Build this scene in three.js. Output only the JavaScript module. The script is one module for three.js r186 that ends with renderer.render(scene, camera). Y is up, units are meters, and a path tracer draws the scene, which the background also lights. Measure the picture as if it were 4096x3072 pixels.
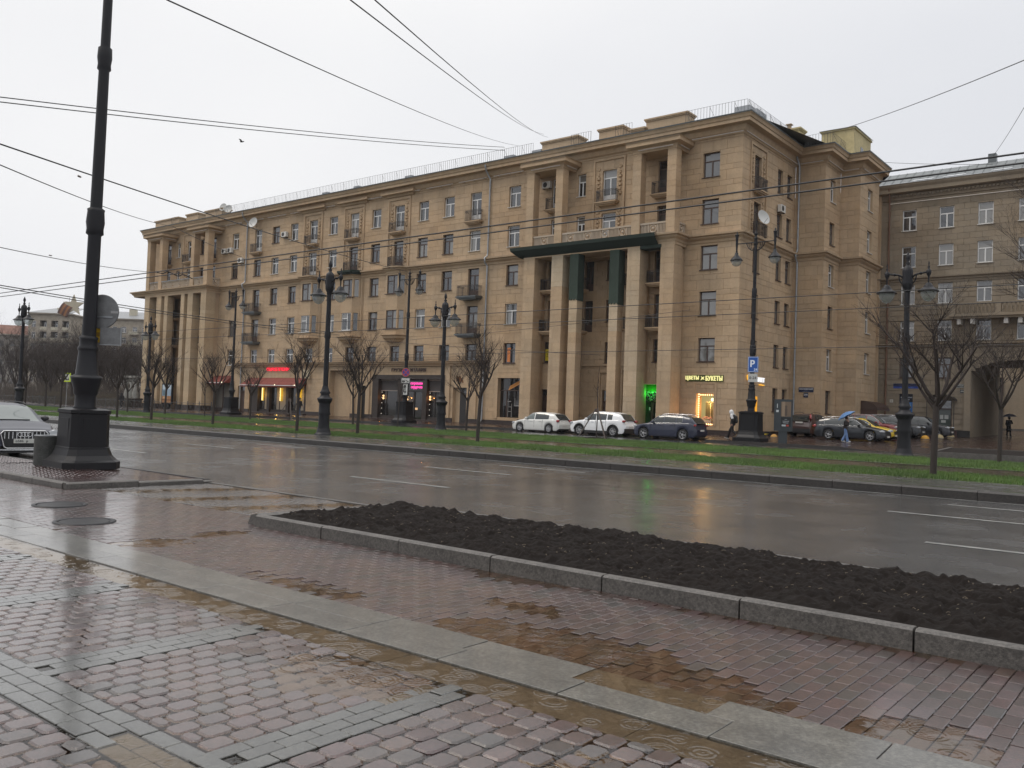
import * as THREE from 'three';
import { mergeGeometries } from 'three/addons/utils/BufferGeometryUtils.js';
import { FontLoader } from 'three/addons/loaders/FontLoader.js';
import { TextGeometry } from 'three/addons/geometries/TextGeometry.js';

// ---------- camera ----------
const scene = new THREE.Scene();
const R = THREE.MathUtils.degToRad;
const camera = new THREE.PerspectiveCamera(47.69, 4 / 3, 0.1, 1500);
camera.rotation.order = 'YXZ';
camera.position.set(0, 1.62, 0);
camera.rotation.set(R(1.743), R(38.79), R(2.075));
scene.add(camera);

// ---------- numbers ----------
let seed = 7;
const rnd = () => { seed = (seed + 0x6D2B79F5) | 0; let t = Math.imul(seed ^ (seed >>> 15), 1 | seed); t = (t + Math.imul(t ^ (t >>> 7), 61 | t)) ^ t; return ((t ^ (t >>> 14)) >>> 0) / 4294967296; };
const rr = (a, b) => a + (b - a) * rnd();
const clamp = (x, a = 0, b = 1) => Math.min(b, Math.max(a, x));
const mix = (a, b, t) => a + (b - a) * t;
const sstep = (a, b, x) => { const t = clamp((x - a) / (b - a)); return t * t * (3 - 2 * t); };
const hash = (x, y, s) => { let h = Math.imul(x, 374761393) ^ Math.imul(y, 668265263) ^ Math.imul(s, 1274126177); h = Math.imul(h ^ (h >>> 13), 1274126177); return ((h ^ (h >>> 16)) >>> 0) / 4294967296; };
function tn(x, y, p, s) {             // value noise that repeats every p cells
  const xi = Math.floor(x), yi = Math.floor(y), fx = x - xi, fy = y - yi, u = fx * fx * (3 - 2 * fx), v = fy * fy * (3 - 2 * fy);
  const m = (a) => ((a % p) + p) % p;
  const a = hash(m(xi), m(yi), s), b = hash(m(xi + 1), m(yi), s), c = hash(m(xi), m(yi + 1), s), d = hash(m(xi + 1), m(yi + 1), s);
  return a + (b - a) * u + (c - a) * v + (a - b - c + d) * u * v;
}
const fbm = (x, y, p, oct, s) => { let a = 0.5, t = 0, n = 0; for (let i = 0; i < oct; i++) { t += a * tn(x, y, p, s + i); n += a; a *= 0.55; x *= 2; y *= 2; p *= 2; } return t / n; };
const wn = (x, z, s) => tn(x + 4096, z + 4096, 1 << 20, s);   // world noise

// ---------- sky: bright overcast, whiter towards the left of the street ----------
{
  const w = 1024, h = 512, d = new Float32Array(w * h * 4);
  const glow = new THREE.Vector3(-0.83, 0.27, -0.5).normalize(), v = new THREE.Vector3();
  for (let j = 0; j < h; j++) for (let i = 0; i < w; i++) {
    const ph = (i / w - 0.5) * 2 * Math.PI, th = (j / h - 0.5) * Math.PI;
    v.set(Math.cos(ph) * Math.cos(th), Math.sin(th), Math.sin(ph) * Math.cos(th));
    const e = Math.max(0, v.y), g = Math.acos(clamp(v.dot(glow), -1, 1));
    const cl = fbm((v.x + 2) * 5, (v.z + 2) * 5 + v.y * 6, 4096, 4, 3) - 0.5;
    const cl2 = fbm((v.x + 2) * 2.2 + v.y * 3, (v.z + 2) * 2.2, 4096, 3, 9) - 0.5;
    const gl = Math.exp(-(g * g) / (0.62 * 0.62));
    let L = 0.75 + 0.17 * gl + cl * 0.05 + cl2 * 0.07;
    L *= 1 + 1.25 * sstep(0.34, 1, e);
    if (v.y < 0) L *= 0.5;
    const warm = clamp((L - 0.6) / 0.35);
    const k = (j * w + i) * 4;
    d[k] = L * mix(0.93, 1.0, warm); d[k + 1] = L * mix(0.975, 1.0, warm); d[k + 2] = L * mix(1.08, 1.008, warm); d[k + 3] = 1;
  }
  const sky = new THREE.DataTexture(d, w, h, THREE.RGBAFormat, THREE.FloatType);
  sky.mapping = THREE.EquirectangularReflectionMapping; sky.magFilter = sky.minFilter = THREE.LinearFilter; sky.wrapS = THREE.RepeatWrapping; sky.needsUpdate = true;
  scene.background = sky; scene.environment = sky; scene.environmentIntensity = 1;
}
const sun = new THREE.DirectionalLight(0xfff4e6, 1.0);
sun.position.set(-130, 150, 30); sun.target.position.set(-40, 0, -40); sun.castShadow = true; sun.shadow.radius = 34; sun.shadow.mapSize.set(2048, 2048);
Object.assign(sun.shadow.camera, { left: -110, right: 110, top: 110, bottom: -110, near: 1, far: 500 });
scene.add(sun, sun.target);
scene.fog = new THREE.FogExp2(0xd8dce2, 0.00018);
const EXPOSURE = 1.0;

// ---------- geometry collector ----------
class MB {
  constructor() { this.p = []; this.n = []; this.u = []; this.c = []; this.col = null; this.m = null; }
  v(x, y, z, nx, ny, nz, u, v) {
    if (this.m) { const a = this.m.elements, X = x, Y = y, Z = z; x = a[0] * X + a[4] * Y + a[8] * Z + a[12]; y = a[1] * X + a[5] * Y + a[9] * Z + a[13]; z = a[2] * X + a[6] * Y + a[10] * Z + a[14];
      const A = nx, B = ny, C = nz; nx = a[0] * A + a[4] * B + a[8] * C; ny = a[1] * A + a[5] * B + a[9] * C; nz = a[2] * A + a[6] * B + a[10] * C; const l = Math.hypot(nx, ny, nz) || 1; nx /= l; ny /= l; nz /= l; }
    this.p.push(x, y, z); this.n.push(nx, ny, nz); this.u.push(u, v); if (this.col) this.c.push(this.col[0], this.col[1], this.col[2]);
  }
  tri(a, b, c, na, nb, nc) {
    let ux = b[0] - a[0], uy = b[1] - a[1], uz = b[2] - a[2], vx = c[0] - a[0], vy = c[1] - a[1], vz = c[2] - a[2];
    let x = uy * vz - uz * vy, y = uz * vx - ux * vz, z = ux * vy - uy * vx; const l = Math.hypot(x, y, z); if (l < 1e-12) return this; x /= l; y /= l; z /= l;
    const f = Math.abs(y) > 0.7 ? (q) => [q[0], q[2]] : Math.abs(x) > Math.abs(z) ? (q) => [q[2], q[1]] : (q) => [q[0], q[1]];
    [[a, na], [b, nb], [c, nc]].forEach(([q, n]) => { const t = f(q); n = n || [x, y, z]; this.v(q[0], q[1], q[2], n[0], n[1], n[2], t[0], t[1]); });
    return this;
  }
  quad(a, b, c, d) { return this.tri(a, b, c).tri(a, c, d); }
  uquad(a, b, c, d, u0 = 0, v0 = 0, u1 = 1, v1 = 1) {   // a bottom left, b bottom right, c top right, d top left, with a 0-1 uv
    const s = this.u.length; this.quad(a, b, c, d); const t = [u0, v0, u1, v0, u1, v1, u0, v0, u1, v1, u0, v1]; for (let i = 0; i < 12; i++) this.u[s + i] = t[i]; return this;
  }
  box(x0, x1, y0, y1, z0, z1, skip = '') {
    if (x0 > x1) [x0, x1] = [x1, x0]; if (y0 > y1) [y0, y1] = [y1, y0]; if (z0 > z1) [z0, z1] = [z1, z0];
    if (!skip.includes('f')) this.quad([x0, y0, z1], [x1, y0, z1], [x1, y1, z1], [x0, y1, z1]);
    if (!skip.includes('b')) this.quad([x1, y0, z0], [x0, y0, z0], [x0, y1, z0], [x1, y1, z0]);
    if (!skip.includes('r')) this.quad([x1, y0, z1], [x1, y0, z0], [x1, y1, z0], [x1, y1, z1]);
    if (!skip.includes('l')) this.quad([x0, y0, z0], [x0, y0, z1], [x0, y1, z1], [x0, y1, z0]);
    if (!skip.includes('t')) this.quad([x0, y1, z1], [x1, y1, z1], [x1, y1, z0], [x0, y1, z0]);
    if (!skip.includes('d')) this.quad([x0, y0, z0], [x1, y0, z0], [x1, y0, z1], [x0, y0, z1]);
    return this;
  }
  geo(g, mat) {
    g = g.index ? g.toNonIndexed() : g; if (!g.attributes.normal) g.computeVertexNormals();
    const o = this.m; if (mat) this.m = o ? o.clone().multiply(mat) : mat;
    const p = g.attributes.position.array, n = g.attributes.normal.array;
    for (let i = 0; i < p.length; i += 9) {
      const q = (k) => [p[i + k * 3], p[i + k * 3 + 1], p[i + k * 3 + 2]], m = (k) => [n[i + k * 3], n[i + k * 3 + 1], n[i + k * 3 + 2]];
      this.tri(q(0), q(1), q(2), m(0), m(1), m(2));
    }
    this.m = o; return this;
  }
  cyl(x, y0, y1, z, r0, r1 = r0, seg = 10, open = false) {
    const g = new THREE.CylinderGeometry(r1, r0, y1 - y0, seg, 1, open); return this.geo(g, new THREE.Matrix4().makeTranslation(x, (y0 + y1) / 2, z));
  }
  lathe(prof, seg = 16, mat) { return this.geo(new THREE.LatheGeometry(prof.map((q) => new THREE.Vector2(Math.max(0.0001, q[0]), q[1])), seg), mat); }
  tube(pts, r, seg = 6, n = 0) {          // r: number or function of t
    const P = pts.map((q) => new THREE.Vector3(...q)); let line = P;
    if (n) line = new THREE.CatmullRomCurve3(P).getPoints(n);
    const up = new THREE.Vector3(), ax = new THREE.Vector3(), b = new THREE.Vector3(), rings = [];
    for (let i = 0; i < line.length; i++) {
      ax.subVectors(line[Math.min(i + 1, line.length - 1)], line[Math.max(i - 1, 0)]).normalize();
      if (!i || Math.abs(up.dot(ax)) > 0.98) up.set(Math.abs(ax.y) > 0.8 ? 1 : 0, Math.abs(ax.y) > 0.8 ? 0 : 1, 0.01).normalize();
      b.crossVectors(ax, up).normalize(); up.crossVectors(b, ax).normalize();
      const rad = typeof r === 'function' ? r(i / (line.length - 1)) : r, ring = [];
      for (let k = 0; k < seg; k++) { const a = (k / seg) * Math.PI * 2, c = Math.cos(a), s = Math.sin(a), nx = b.x * c + up.x * s, ny = b.y * c + up.y * s, nz = b.z * c + up.z * s; ring.push([[line[i].x + nx * rad, line[i].y + ny * rad, line[i].z + nz * rad], [nx, ny, nz]]); }
      rings.push(ring);
    }
    for (let i = 0; i + 1 < rings.length; i++) for (let k = 0; k < seg; k++) {
      const A = rings[i][k], B = rings[i][(k + 1) % seg], C = rings[i + 1][(k + 1) % seg], D = rings[i + 1][k];
      this.tri(A[0], C[0], B[0], A[1], C[1], B[1]); this.tri(A[0], D[0], C[0], A[1], D[1], C[1]);
    }
    for (const [ring, e] of [[rings[0], 1], [rings[rings.length - 1], 0]]) for (let k = 1; k + 1 < seg; k++) e ? this.tri(ring[0][0], ring[k][0], ring[k + 1][0]) : this.tri(ring[0][0], ring[k + 1][0], ring[k][0]);
    return this;
  }
  prism(pts, z0, z1) {                    // outline in x, y pushed along z
    const s = new THREE.Shape(pts.map((q) => new THREE.Vector2(q[0], q[1])));
    return this.geo(new THREE.ExtrudeGeometry(s, { depth: z1 - z0, bevelEnabled: false }), new THREE.Matrix4().makeTranslation(0, 0, z0));
  }
  at(x, y, z, turn = 0, s = 1) { this.m = new THREE.Matrix4().compose(new THREE.Vector3(x, y, z), new THREE.Quaternion().setFromAxisAngle(new THREE.Vector3(0, 1, 0), turn), new THREE.Vector3(s, s, s)); return this; }
  build() {
    const g = new THREE.BufferGeometry();
    g.setAttribute('position', new THREE.Float32BufferAttribute(this.p, 3)); g.setAttribute('normal', new THREE.Float32BufferAttribute(this.n, 3)); g.setAttribute('uv', new THREE.Float32BufferAttribute(this.u, 2));
    if (this.c.length) g.setAttribute('color', new THREE.Float32BufferAttribute(this.c, 3));
    return g;
  }
}
const used = {};
const numbered = (n) => { const k = used[n] = (used[n] ?? -1) + 1; return k ? n + '_' + String(k).padStart(3, '0') : n; };
function mesh(name, g, mat, parent) {
  const m = new THREE.Mesh(g instanceof MB ? g.build() : g, mat); m.name = parent ? name : numbered(name); m.castShadow = m.receiveShadow = true; (parent || scene).add(m); return m;
}
function part(name, parent) { const g = new THREE.Group(); g.name = name; parent.add(g); return g; }
function tag(o, label, category, group) { o.userData.label = label; o.userData.category = category; if (group) o.userData.group = group; return o; }
function thing(name, label, category, pos = [0, 0, 0], turn = 0, group) { const g = new THREE.Group(); g.name = numbered(name); g.position.set(...pos); g.rotation.y = turn; scene.add(g); return tag(g, label, category, group); }
function struct(name, g, mat) { const m = mesh(name, g, mat); m.userData.kind = 'structure'; return m; }
function structGroup(name) { const g = new THREE.Group(); g.name = numbered(name); g.userData.kind = 'structure'; scene.add(g); return g; }
function copy(o, name, pos, turn, label, group) { const c = o.clone(); c.name = numbered(name); c.userData = { ...o.userData }; if (label) c.userData.label = label; if (group) c.userData.group = group; c.position.set(...pos); c.rotation.y = turn; scene.add(c); return c; }

// ---------- textures ----------
function tex(n, fn, srgb, rep = 1) {       // fn(u, v) -> grey or [r, g, b], 0-1
  const d = new Uint8Array(n * n * 4);
  for (let j = 0; j < n; j++) for (let i = 0; i < n; i++) { const q = fn(i / n, j / n), k = (j * n + i) * 4; if (q.length) { d[k] = clamp(q[0]) * 255; d[k + 1] = clamp(q[1]) * 255; d[k + 2] = clamp(q[2]) * 255; } else d[k] = d[k + 1] = d[k + 2] = clamp(q) * 255; d[k + 3] = 255; }
  const t = new THREE.DataTexture(d, n, n); t.wrapS = t.wrapT = THREE.RepeatWrapping; t.magFilter = THREE.LinearFilter; t.minFilter = THREE.LinearMipmapLinearFilter; t.generateMipmaps = true;
  if (srgb) t.colorSpace = THREE.SRGBColorSpace; t.repeat.set(rep, rep); t.needsUpdate = true; return t;
}
const rep = (t, s) => { const c = t.clone(); c.repeat.set(s, s); c.needsUpdate = true; return c; };
const T = {};
T.fine = tex(256, (u, v) => 0.5 * fbm(u * 32, v * 32, 32, 3, 5) + 0.5 * hash(Math.floor(u * 256), Math.floor(v * 256), 8), false, 1);
T.mott = tex(512, (u, v) => { const a = fbm(u * 4, v * 4, 4, 5, 11), b = fbm(u * 24, v * 24, 24, 3, 21); return 0.80 + 0.22 * a + 0.10 * (b - 0.5); }, true, 0.25);
T.stone = tex(1024, (u, v) => { const a = fbm(u * 5, v * 5, 5, 5, 31) - 0.5, b = fbm(u * 3 + 0.3, v * 3, 3, 4, 41) - 0.5, c = fbm(u * 90, v * 90, 90, 2, 47) - 0.5, s = fbm(u * 40, v * 3, 3, 3, 55) - 0.5; const L = 0.9 + 0.16 * a + 0.06 * c + 0.06 * s; return [L + 0.04 * b, L - 0.01 * b, L - 0.07 * b]; }, true, 1 / 9);
T.granite = tex(512, (u, v) => { const h = hash(Math.floor(u * 512), Math.floor(v * 512), 3), b = fbm(u * 60, v * 60, 60, 2, 13), a = fbm(u * 6, v * 6, 6, 3, 17); return 0.55 + 0.3 * (b - 0.5) + 0.25 * (h - 0.5) + 0.2 * (a - 0.5); }, true, 1);
T.asph = tex(1024, (u, v) => { const h = hash(Math.floor(u * 1024), Math.floor(v * 1024), 5), b = fbm(u * 128, v * 128, 128, 2, 3), a = fbm(u * 7, v * 7, 7, 4, 19); return 0.62 + 0.18 * (h - 0.5) + 0.25 * (b - 0.5) + 0.35 * (a - 0.5); }, true, 0.25);
T.asphB = tex(512, (u, v) => 0.6 * fbm(u * 128, v * 128, 128, 2, 71) + 0.4 * hash(Math.floor(u * 512), Math.floor(v * 512), 6), false, 1);
T.wet = tex(512, (u, v) => { const a = fbm(u * 5, v * 9, 1000, 1, 3) * 0, b = fbm(u * 6, v * 6, 6, 4, 23); return clamp(0.3 + 1.1 * (b - 0.5) + a, 0.1, 0.75); }, false, 0.16);
T.ripple = tex(1024, (u, v) => 0.5, false, 1);
{ // rain rings on standing water, 2.4 m a side
  const n = 1024, f = new Float32Array(n * n), s0 = seed; seed = 99;
  for (let k = 0; k < 200; k++) {
    const cx = rnd() * n, cy = rnd() * n, R0 = 8 + rnd() * rnd() * 50, ring = 3.2 + rnd() * 3, A = rr(0.4, 1);
    for (let y = -R0 - 14 | 0; y <= R0 + 14; y++) for (let x = -R0 - 14 | 0; x <= R0 + 14; x++) { const r = Math.hypot(x, y), e = (r - R0) / (ring * 1.7); if (e > 3 || e < -4) continue; const i = ((cy + y + n * 2 | 0) % n) * n + ((cx + x + n * 2 | 0) % n); f[i] += A * Math.cos((r - R0) / ring * 2.1) * Math.exp(-e * e * 0.5); }
  }
  seed = s0; const d = T.ripple.image.data;
  for (let i = 0; i < n * n; i++) { const x = (i % n) / n, y = Math.floor(i / n) / n, w = clamp(0.5 + 0.2 * f[i] + 0.28 * (fbm(x * 24, y * 24, 24, 3, 61) - 0.5)) * 255; d[i * 4] = d[i * 4 + 1] = d[i * 4 + 2] = w; }
  T.ripple.repeat.set(1 / 2.4, 1 / 2.4);
}
// ---------- materials ----------
const C = (r, g, b) => new THREE.Color().setRGB(r, g, b);
const mat = (c, o = {}) => { const m = new THREE.MeshPhysicalMaterial({ roughness: 0.8, ...o }); m.color.setRGB(...c); return m; };
const M = {
  stone: mat([0.56, 0.40, 0.25], { roughness: 0.82, map: T.stone, bumpMap: T.fine, bumpScale: 0.003, vertexColors: true }),
  stoneP: mat([0.56, 0.40, 0.25], { roughness: 0.82, map: T.stone, bumpMap: T.fine, bumpScale: 0.003 }),
  stonePale: mat([0.55, 0.46, 0.36], { roughness: 0.85, map: T.stone }),
  plinth: mat([0.15, 0.10, 0.085], { roughness: 0.45, map: T.granite }),
  yellow: mat([0.62, 0.52, 0.28], { roughness: 0.85, map: T.mott }),
  brownS: mat([0.135, 0.095, 0.075], { roughness: 0.5, map: T.granite }),
  greyB: mat([0.33, 0.265, 0.19], { roughness: 0.85, map: T.stone, vertexColors: true }),
  greyBP: mat([0.33, 0.265, 0.19], { roughness: 0.85, map: T.stone }),
  white: mat([0.72, 0.72, 0.71], { roughness: 0.45 }),
  whiteP: mat([0.62, 0.60, 0.56], { roughness: 0.6 }),
  brownF: mat([0.075, 0.045, 0.035], { roughness: 0.5 }),
  darkF: mat([0.03, 0.027, 0.026], { roughness: 0.5 }),
  zinc: mat([0.42, 0.44, 0.46], { roughness: 0.45, metalness: 0.6, map: T.mott }),
  roofM: mat([0.16, 0.175, 0.18], { roughness: 0.4, metalness: 0.3, map: T.mott }),
  iron: mat([0.013, 0.013, 0.016], { roughness: 0.45, specularIntensity: 0.6, bumpMap: T.fine, bumpScale: 0.002 }),
  ironD: mat([0.008, 0.0075, 0.009], { roughness: 0.42, specularIntensity: 0.6, bumpMap: T.fine, bumpScale: 0.001 }),
  rail: mat([0.04, 0.035, 0.033], { roughness: 0.55 }),
  pipe: mat([0.55, 0.50, 0.45], { roughness: 0.5 }),
  netG: mat([0.022, 0.034, 0.027], { roughness: 0.9 }),
  netG2: mat([0.042, 0.062, 0.047], { roughness: 0.92, map: T.mott }),
  bark: mat([0.034, 0.025, 0.021], { roughness: 0.75, bumpMap: T.fine, bumpScale: 0.01 }),
  twig: mat([0.036, 0.025, 0.021], { roughness: 0.8 }),
  black: mat([0.012, 0.012, 0.013], { roughness: 0.5 }),
  rubber: mat([0.016, 0.016, 0.017], { roughness: 0.8 }),
  glassG: mat([0.75, 0.78, 0.78], { roughness: 0.25, transmission: 0.75, thickness: 0, ior: 1.5 }),
};
// opaque glossy panes: dim room darkness and curtain tones put into the colour
M.pane = [[0.022, 0.024, 0.026], [0.05, 0.052, 0.052], [0.10, 0.10, 0.098], [0.19, 0.185, 0.17], [0.03, 0.032, 0.038]].map((c) => mat(c, { roughness: 0.04, ior: 2.1 }));
M.shopGlass = mat([0.02, 0.018, 0.017], { roughness: 0.05, ior: 1.7 });
const glow = (r, g, b, s = 1) => { const m = mat([0.1 * r, 0.1 * g, 0.1 * b], { roughness: 0.6 }); m.emissive = C(r, g, b); m.emissiveIntensity = s; return m; };

// text painted on a canvas
function canvasTex(w, h, draw) { const c = document.createElement('canvas'); c.width = w; c.height = h; const x = c.getContext('2d'); draw(x, w, h); const t = new THREE.CanvasTexture(c); t.colorSpace = THREE.SRGBColorSpace; t.magFilter = THREE.LinearFilter; return t; }
function signMat(w, h, draw, o = {}) { return mat([1, 1, 1], { map: canvasTex(w, h, draw), roughness: 0.5, ...o }); }
const fontB = await new FontLoader().loadAsync('fonts/droid/droid_sans_bold.typeface.json');
function letters(str, height, depth = 0.06, wantW) {
  const g = new TextGeometry(str, { font: fontB, size: height, depth, curveSegments: 3, bevelEnabled: false }); g.computeBoundingBox(); const b = g.boundingBox; g.translate(-b.min.x, -b.min.y, 0);
  g.scale(wantW ? wantW / (b.max.x - b.min.x) : 1, height / (b.max.y - b.min.y), 1); return g;
}
// ================= ground =================
camera.updateMatrixWorld(); camera.updateProjectionMatrix();
const _v = new THREE.Vector3();
const seen = (x, y, z, m = 1.35) => { _v.set(x, y, z).project(camera); return _v.z < 1 && Math.abs(_v.x) < m && Math.abs(_v.y) < m; };
const depthOf = (x, y, z) => Math.hypot(x, y - 1.62, z);
const gy = (z) => (z < -50 ? 0.25 + 0.0185 * (-50 - z) : 0.25);      // the far side rises gently to the buildings

const wetRed = (c, o = {}) => mat(c, { roughness: 0.34, clearcoat: 0.9, clearcoatRoughness: 0.13, bumpMap: rep(T.fine, 3), bumpScale: 0.0022, map: rep(T.granite, 1.3), ...o });
Object.assign(M, {
  paver: wetRed([1.55, 1.55, 1.55], { vertexColors: true, roughness: 0.26 }),
  brick: wetRed([1.55, 1.55, 1.55], { vertexColors: true, roughness: 0.3 }),
  slab: mat([0.42, 0.42, 0.39], { roughness: 0.33, clearcoat: 0.8, clearcoatRoughness: 0.14, map: rep(T.granite, 1), bumpMap: rep(T.fine, 4), bumpScale: 0.003 }),
  kerb: mat([0.30, 0.275, 0.25], { roughness: 0.5, map: rep(T.granite, 1), bumpMap: rep(T.fine, 3), bumpScale: 0.004 }),
  kerbD: mat([0.12, 0.105, 0.095], { roughness: 0.45, map: rep(T.granite, 0.7), bumpMap: rep(T.fine, 3), bumpScale: 0.004 }),
  sand: mat([0.05, 0.036, 0.032], { roughness: 0.5, bumpMap: T.fine, bumpScale: 0.004 }),
  asphalt: mat([0.085, 0.083, 0.082], { roughness: 0.62, clearcoat: 0.5, clearcoatRoughness: 0.22, roughnessMap: T.wet, map: T.asph, bumpMap: rep(T.asphB, 1.6), bumpScale: 0.0045, ior: 1.5 }),
  paint: mat([0.55, 0.55, 0.52], { roughness: 0.4, map: rep(T.asph, 1.1), bumpMap: rep(T.asphB, 2), bumpScale: 0.003 }),
  farPave: mat([0.15, 0.085, 0.07], { roughness: 0.5, roughnessMap: rep(T.wet, 0.3), map: rep(T.granite, 0.7), bumpMap: rep(T.asphB, 1), bumpScale: 0.006 }),
  medSlab: mat([0.17, 0.165, 0.155], { roughness: 0.55, roughnessMap: rep(T.wet, 0.3), map: rep(T.granite, 0.7), bumpMap: rep(T.asphB, 1), bumpScale: 0.006 }),
  pathM: mat([0.17, 0.115, 0.085], { roughness: 0.42, roughnessMap: rep(T.wet, 0.22), map: rep(T.granite, 0.5), bumpMap: rep(T.asphB, 0.8), bumpScale: 0.004 }),
  soil: mat([0.017, 0.0125, 0.0105], { roughness: 0.8, specularIntensity: 0.35, map: rep(T.mott, 2), bumpMap: rep(T.asphB, 3), bumpScale: 0.01 }),
  turf: mat([0.05, 0.075, 0.02], { roughness: 0.9, map: rep(T.mott, 0.8) }),
  water: mat([0.80, 0.70, 0.58], { roughness: 0.02, transmission: 1, thickness: 0, ior: 1.33, bumpMap: T.ripple, bumpScale: 0.004 }),
});
const sheet = (x0, x1, z0, z1, y) => new MB().quad([x0, y, z0], [x1, y, z0], [x1, y, z1], [x0, y, z1]);   // z0 nearer the camera
struct('ground', sheet(-700, 500, 300, -700, -0.4), mat([0.09, 0.085, 0.07], { roughness: 0.9, map: rep(T.mott, 0.1) }));

// ---- main road with its dashes
{
  const road = structGroup('road');
  mesh('asphalt', sheet(-420, 90, -9.62, -21.66, 0), M.asphalt, road);
  mesh('asphalt', sheet(-420, -20.3, -8.62, -9.62, -0.001), M.asphalt, road);
  for (const [z, x0] of [[-13.08, -15.06], [-17.07, -16.65], [-19.72, -16.2]]) for (let k = -5; k < 3; k++) {
    const x = x0 + k * 12; mesh('lane_dash', sheet(x, x + 3, z + 0.075, z - 0.075, 0.005), M.paint, road);
  }
  mesh('edge_line', sheet(-200, 60, -21.28, -21.36, 0.005), M.paint, road).userData.label = 'faint worn white line along the median kerb';
  const far = structGroup('side_road');
  mesh('asphalt', sheet(-420, 90, -41.5, -53.2, 0.08), M.asphalt, far);
  for (let k = -6; k < 3; k++) mesh('lane_dash', sheet(-13 + k * 12, -10 + k * 12, -42.4, -42.5, 0.085), M.paint, far);
}
// ---- median
function stones(parent, x0, x1, len, prof, m, label) {   // kerb stones laid along x; prof is a z, y outline
  for (let x = x0; x < x1 - 0.01; x += len) { const e = Math.min(x + len - 0.012, x1), b = new MB(); b.m = new THREE.Matrix4().makeRotationY(-Math.PI / 2); b.prism(prof.map(([z, y]) => [z, y]), -e, -x); mesh('kerb_stone', b, m, parent); }
}
{
  const k = structGroup('median_kerb');
  stones(k, -60, 14, 1.6, [[-21.92, -0.05], [-21.655, -0.05], [-21.655, 0.17], [-21.69, 0.2], [-21.92, 0.2]], M.kerbD);
  mesh('kerb_run', new MB().box(-420, -60.02, -0.05, 0.2, -21.92, -21.66), M.kerbD, k);
  struct('median_pavement', sheet(-420, 90, -21.92, -25.3, 0.195), M.medSlab);
  struct('median_path', sheet(-420, 90, -28.9, -33.7, 0.176), M.pathM);
  struct('median_far_kerb', new MB().box(-420, 90, 0.02, 0.2, -41.62, -41.4), M.kerb);
  const gm = new THREE.InstancedMesh((() => { const b = new MB(); for (let i = 0; i < 7; i++) { const a = rr(0, 6.28), r = rr(0, 0.09), h = rr(0.05, 0.11), x = Math.cos(a) * r, z = Math.sin(a) * r, w = 0.007, d = rr(0, 6.28), l = rr(0.01, 0.05); b.tri([x - w * Math.cos(d), 0, z - w * Math.sin(d)], [x + w * Math.cos(d), 0, z + w * Math.sin(d)], [x + l * Math.sin(d), h, z + l * Math.cos(d)]); } return b.build(); })(), mat([0.085, 0.16, 0.026], { roughness: 0.7, transmission: 0.25, thickness: 0 }), 64000);
  gm.name = 'grass'; gm.userData = { kind: 'stuff', label: 'fresh green grass on the two median lawns', category: 'grass' };
  const mt = new THREE.Matrix4(), q = new THREE.Quaternion(), s = new THREE.Vector3(), p = new THREE.Vector3(), col = new THREE.Color(); let n = 0;
  while (n < 64000) {
    const near = rnd() < 0.42, z = near ? rr(-25.3, -28.95) : rr(-33.7, -41.35), x = near ? 6 - 85 * Math.pow(rnd(), 1.35) : 8 - 125 * Math.pow(rnd(), 1.3);
    const w = wn(x * 0.8, z * 0.8, 4), edge = near ? Math.min(-25.3 - z, z + 28.95) : Math.min(-33.7 - z, z + 41.35); if (edge < 0.35 * wn(x * 1.7, z * 1.7, 9)) continue;
    if (!seen(x, 0.2, z, 1.5)) { n++; gm.setMatrixAt(n - 1, mt.makeScale(0.001, 0.001, 0.001).setPosition(x, 0.19, z)); gm.setColorAt(n - 1, col.setRGB(1, 1, 1)); continue; }
    const sc = rr(0.75, 1.3) * (1 + Math.min(1.1, depthOf(x, 0, z) / 60)); q.setFromAxisAngle(_v.set(0, 1, 0), rr(0, 6.28)); gm.setMatrixAt(n, mt.compose(p.set(x, 0.19, z), q, s.set(sc, rr(0.7, 1.25), sc))); const L = 0.7 + 0.6 * w; gm.setColorAt(n, col.setRGB(L * rr(0.85, 1.2), L, L * 0.9)); n++;
  }
  gm.castShadow = gm.receiveShadow = true; scene.add(gm);
  struct('lawn', (() => { const b = new MB(); b.quad([-420, 0.188, -25.3], [90, 0.188, -25.3], [90, 0.188, -28.95], [-420, 0.188, -28.95]); b.quad([-420, 0.188, -33.65], [90, 0.188, -33.65], [90, 0.188, -41.4], [-420, 0.188, -41.4]); return b; })(), M.turf);
}
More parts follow.
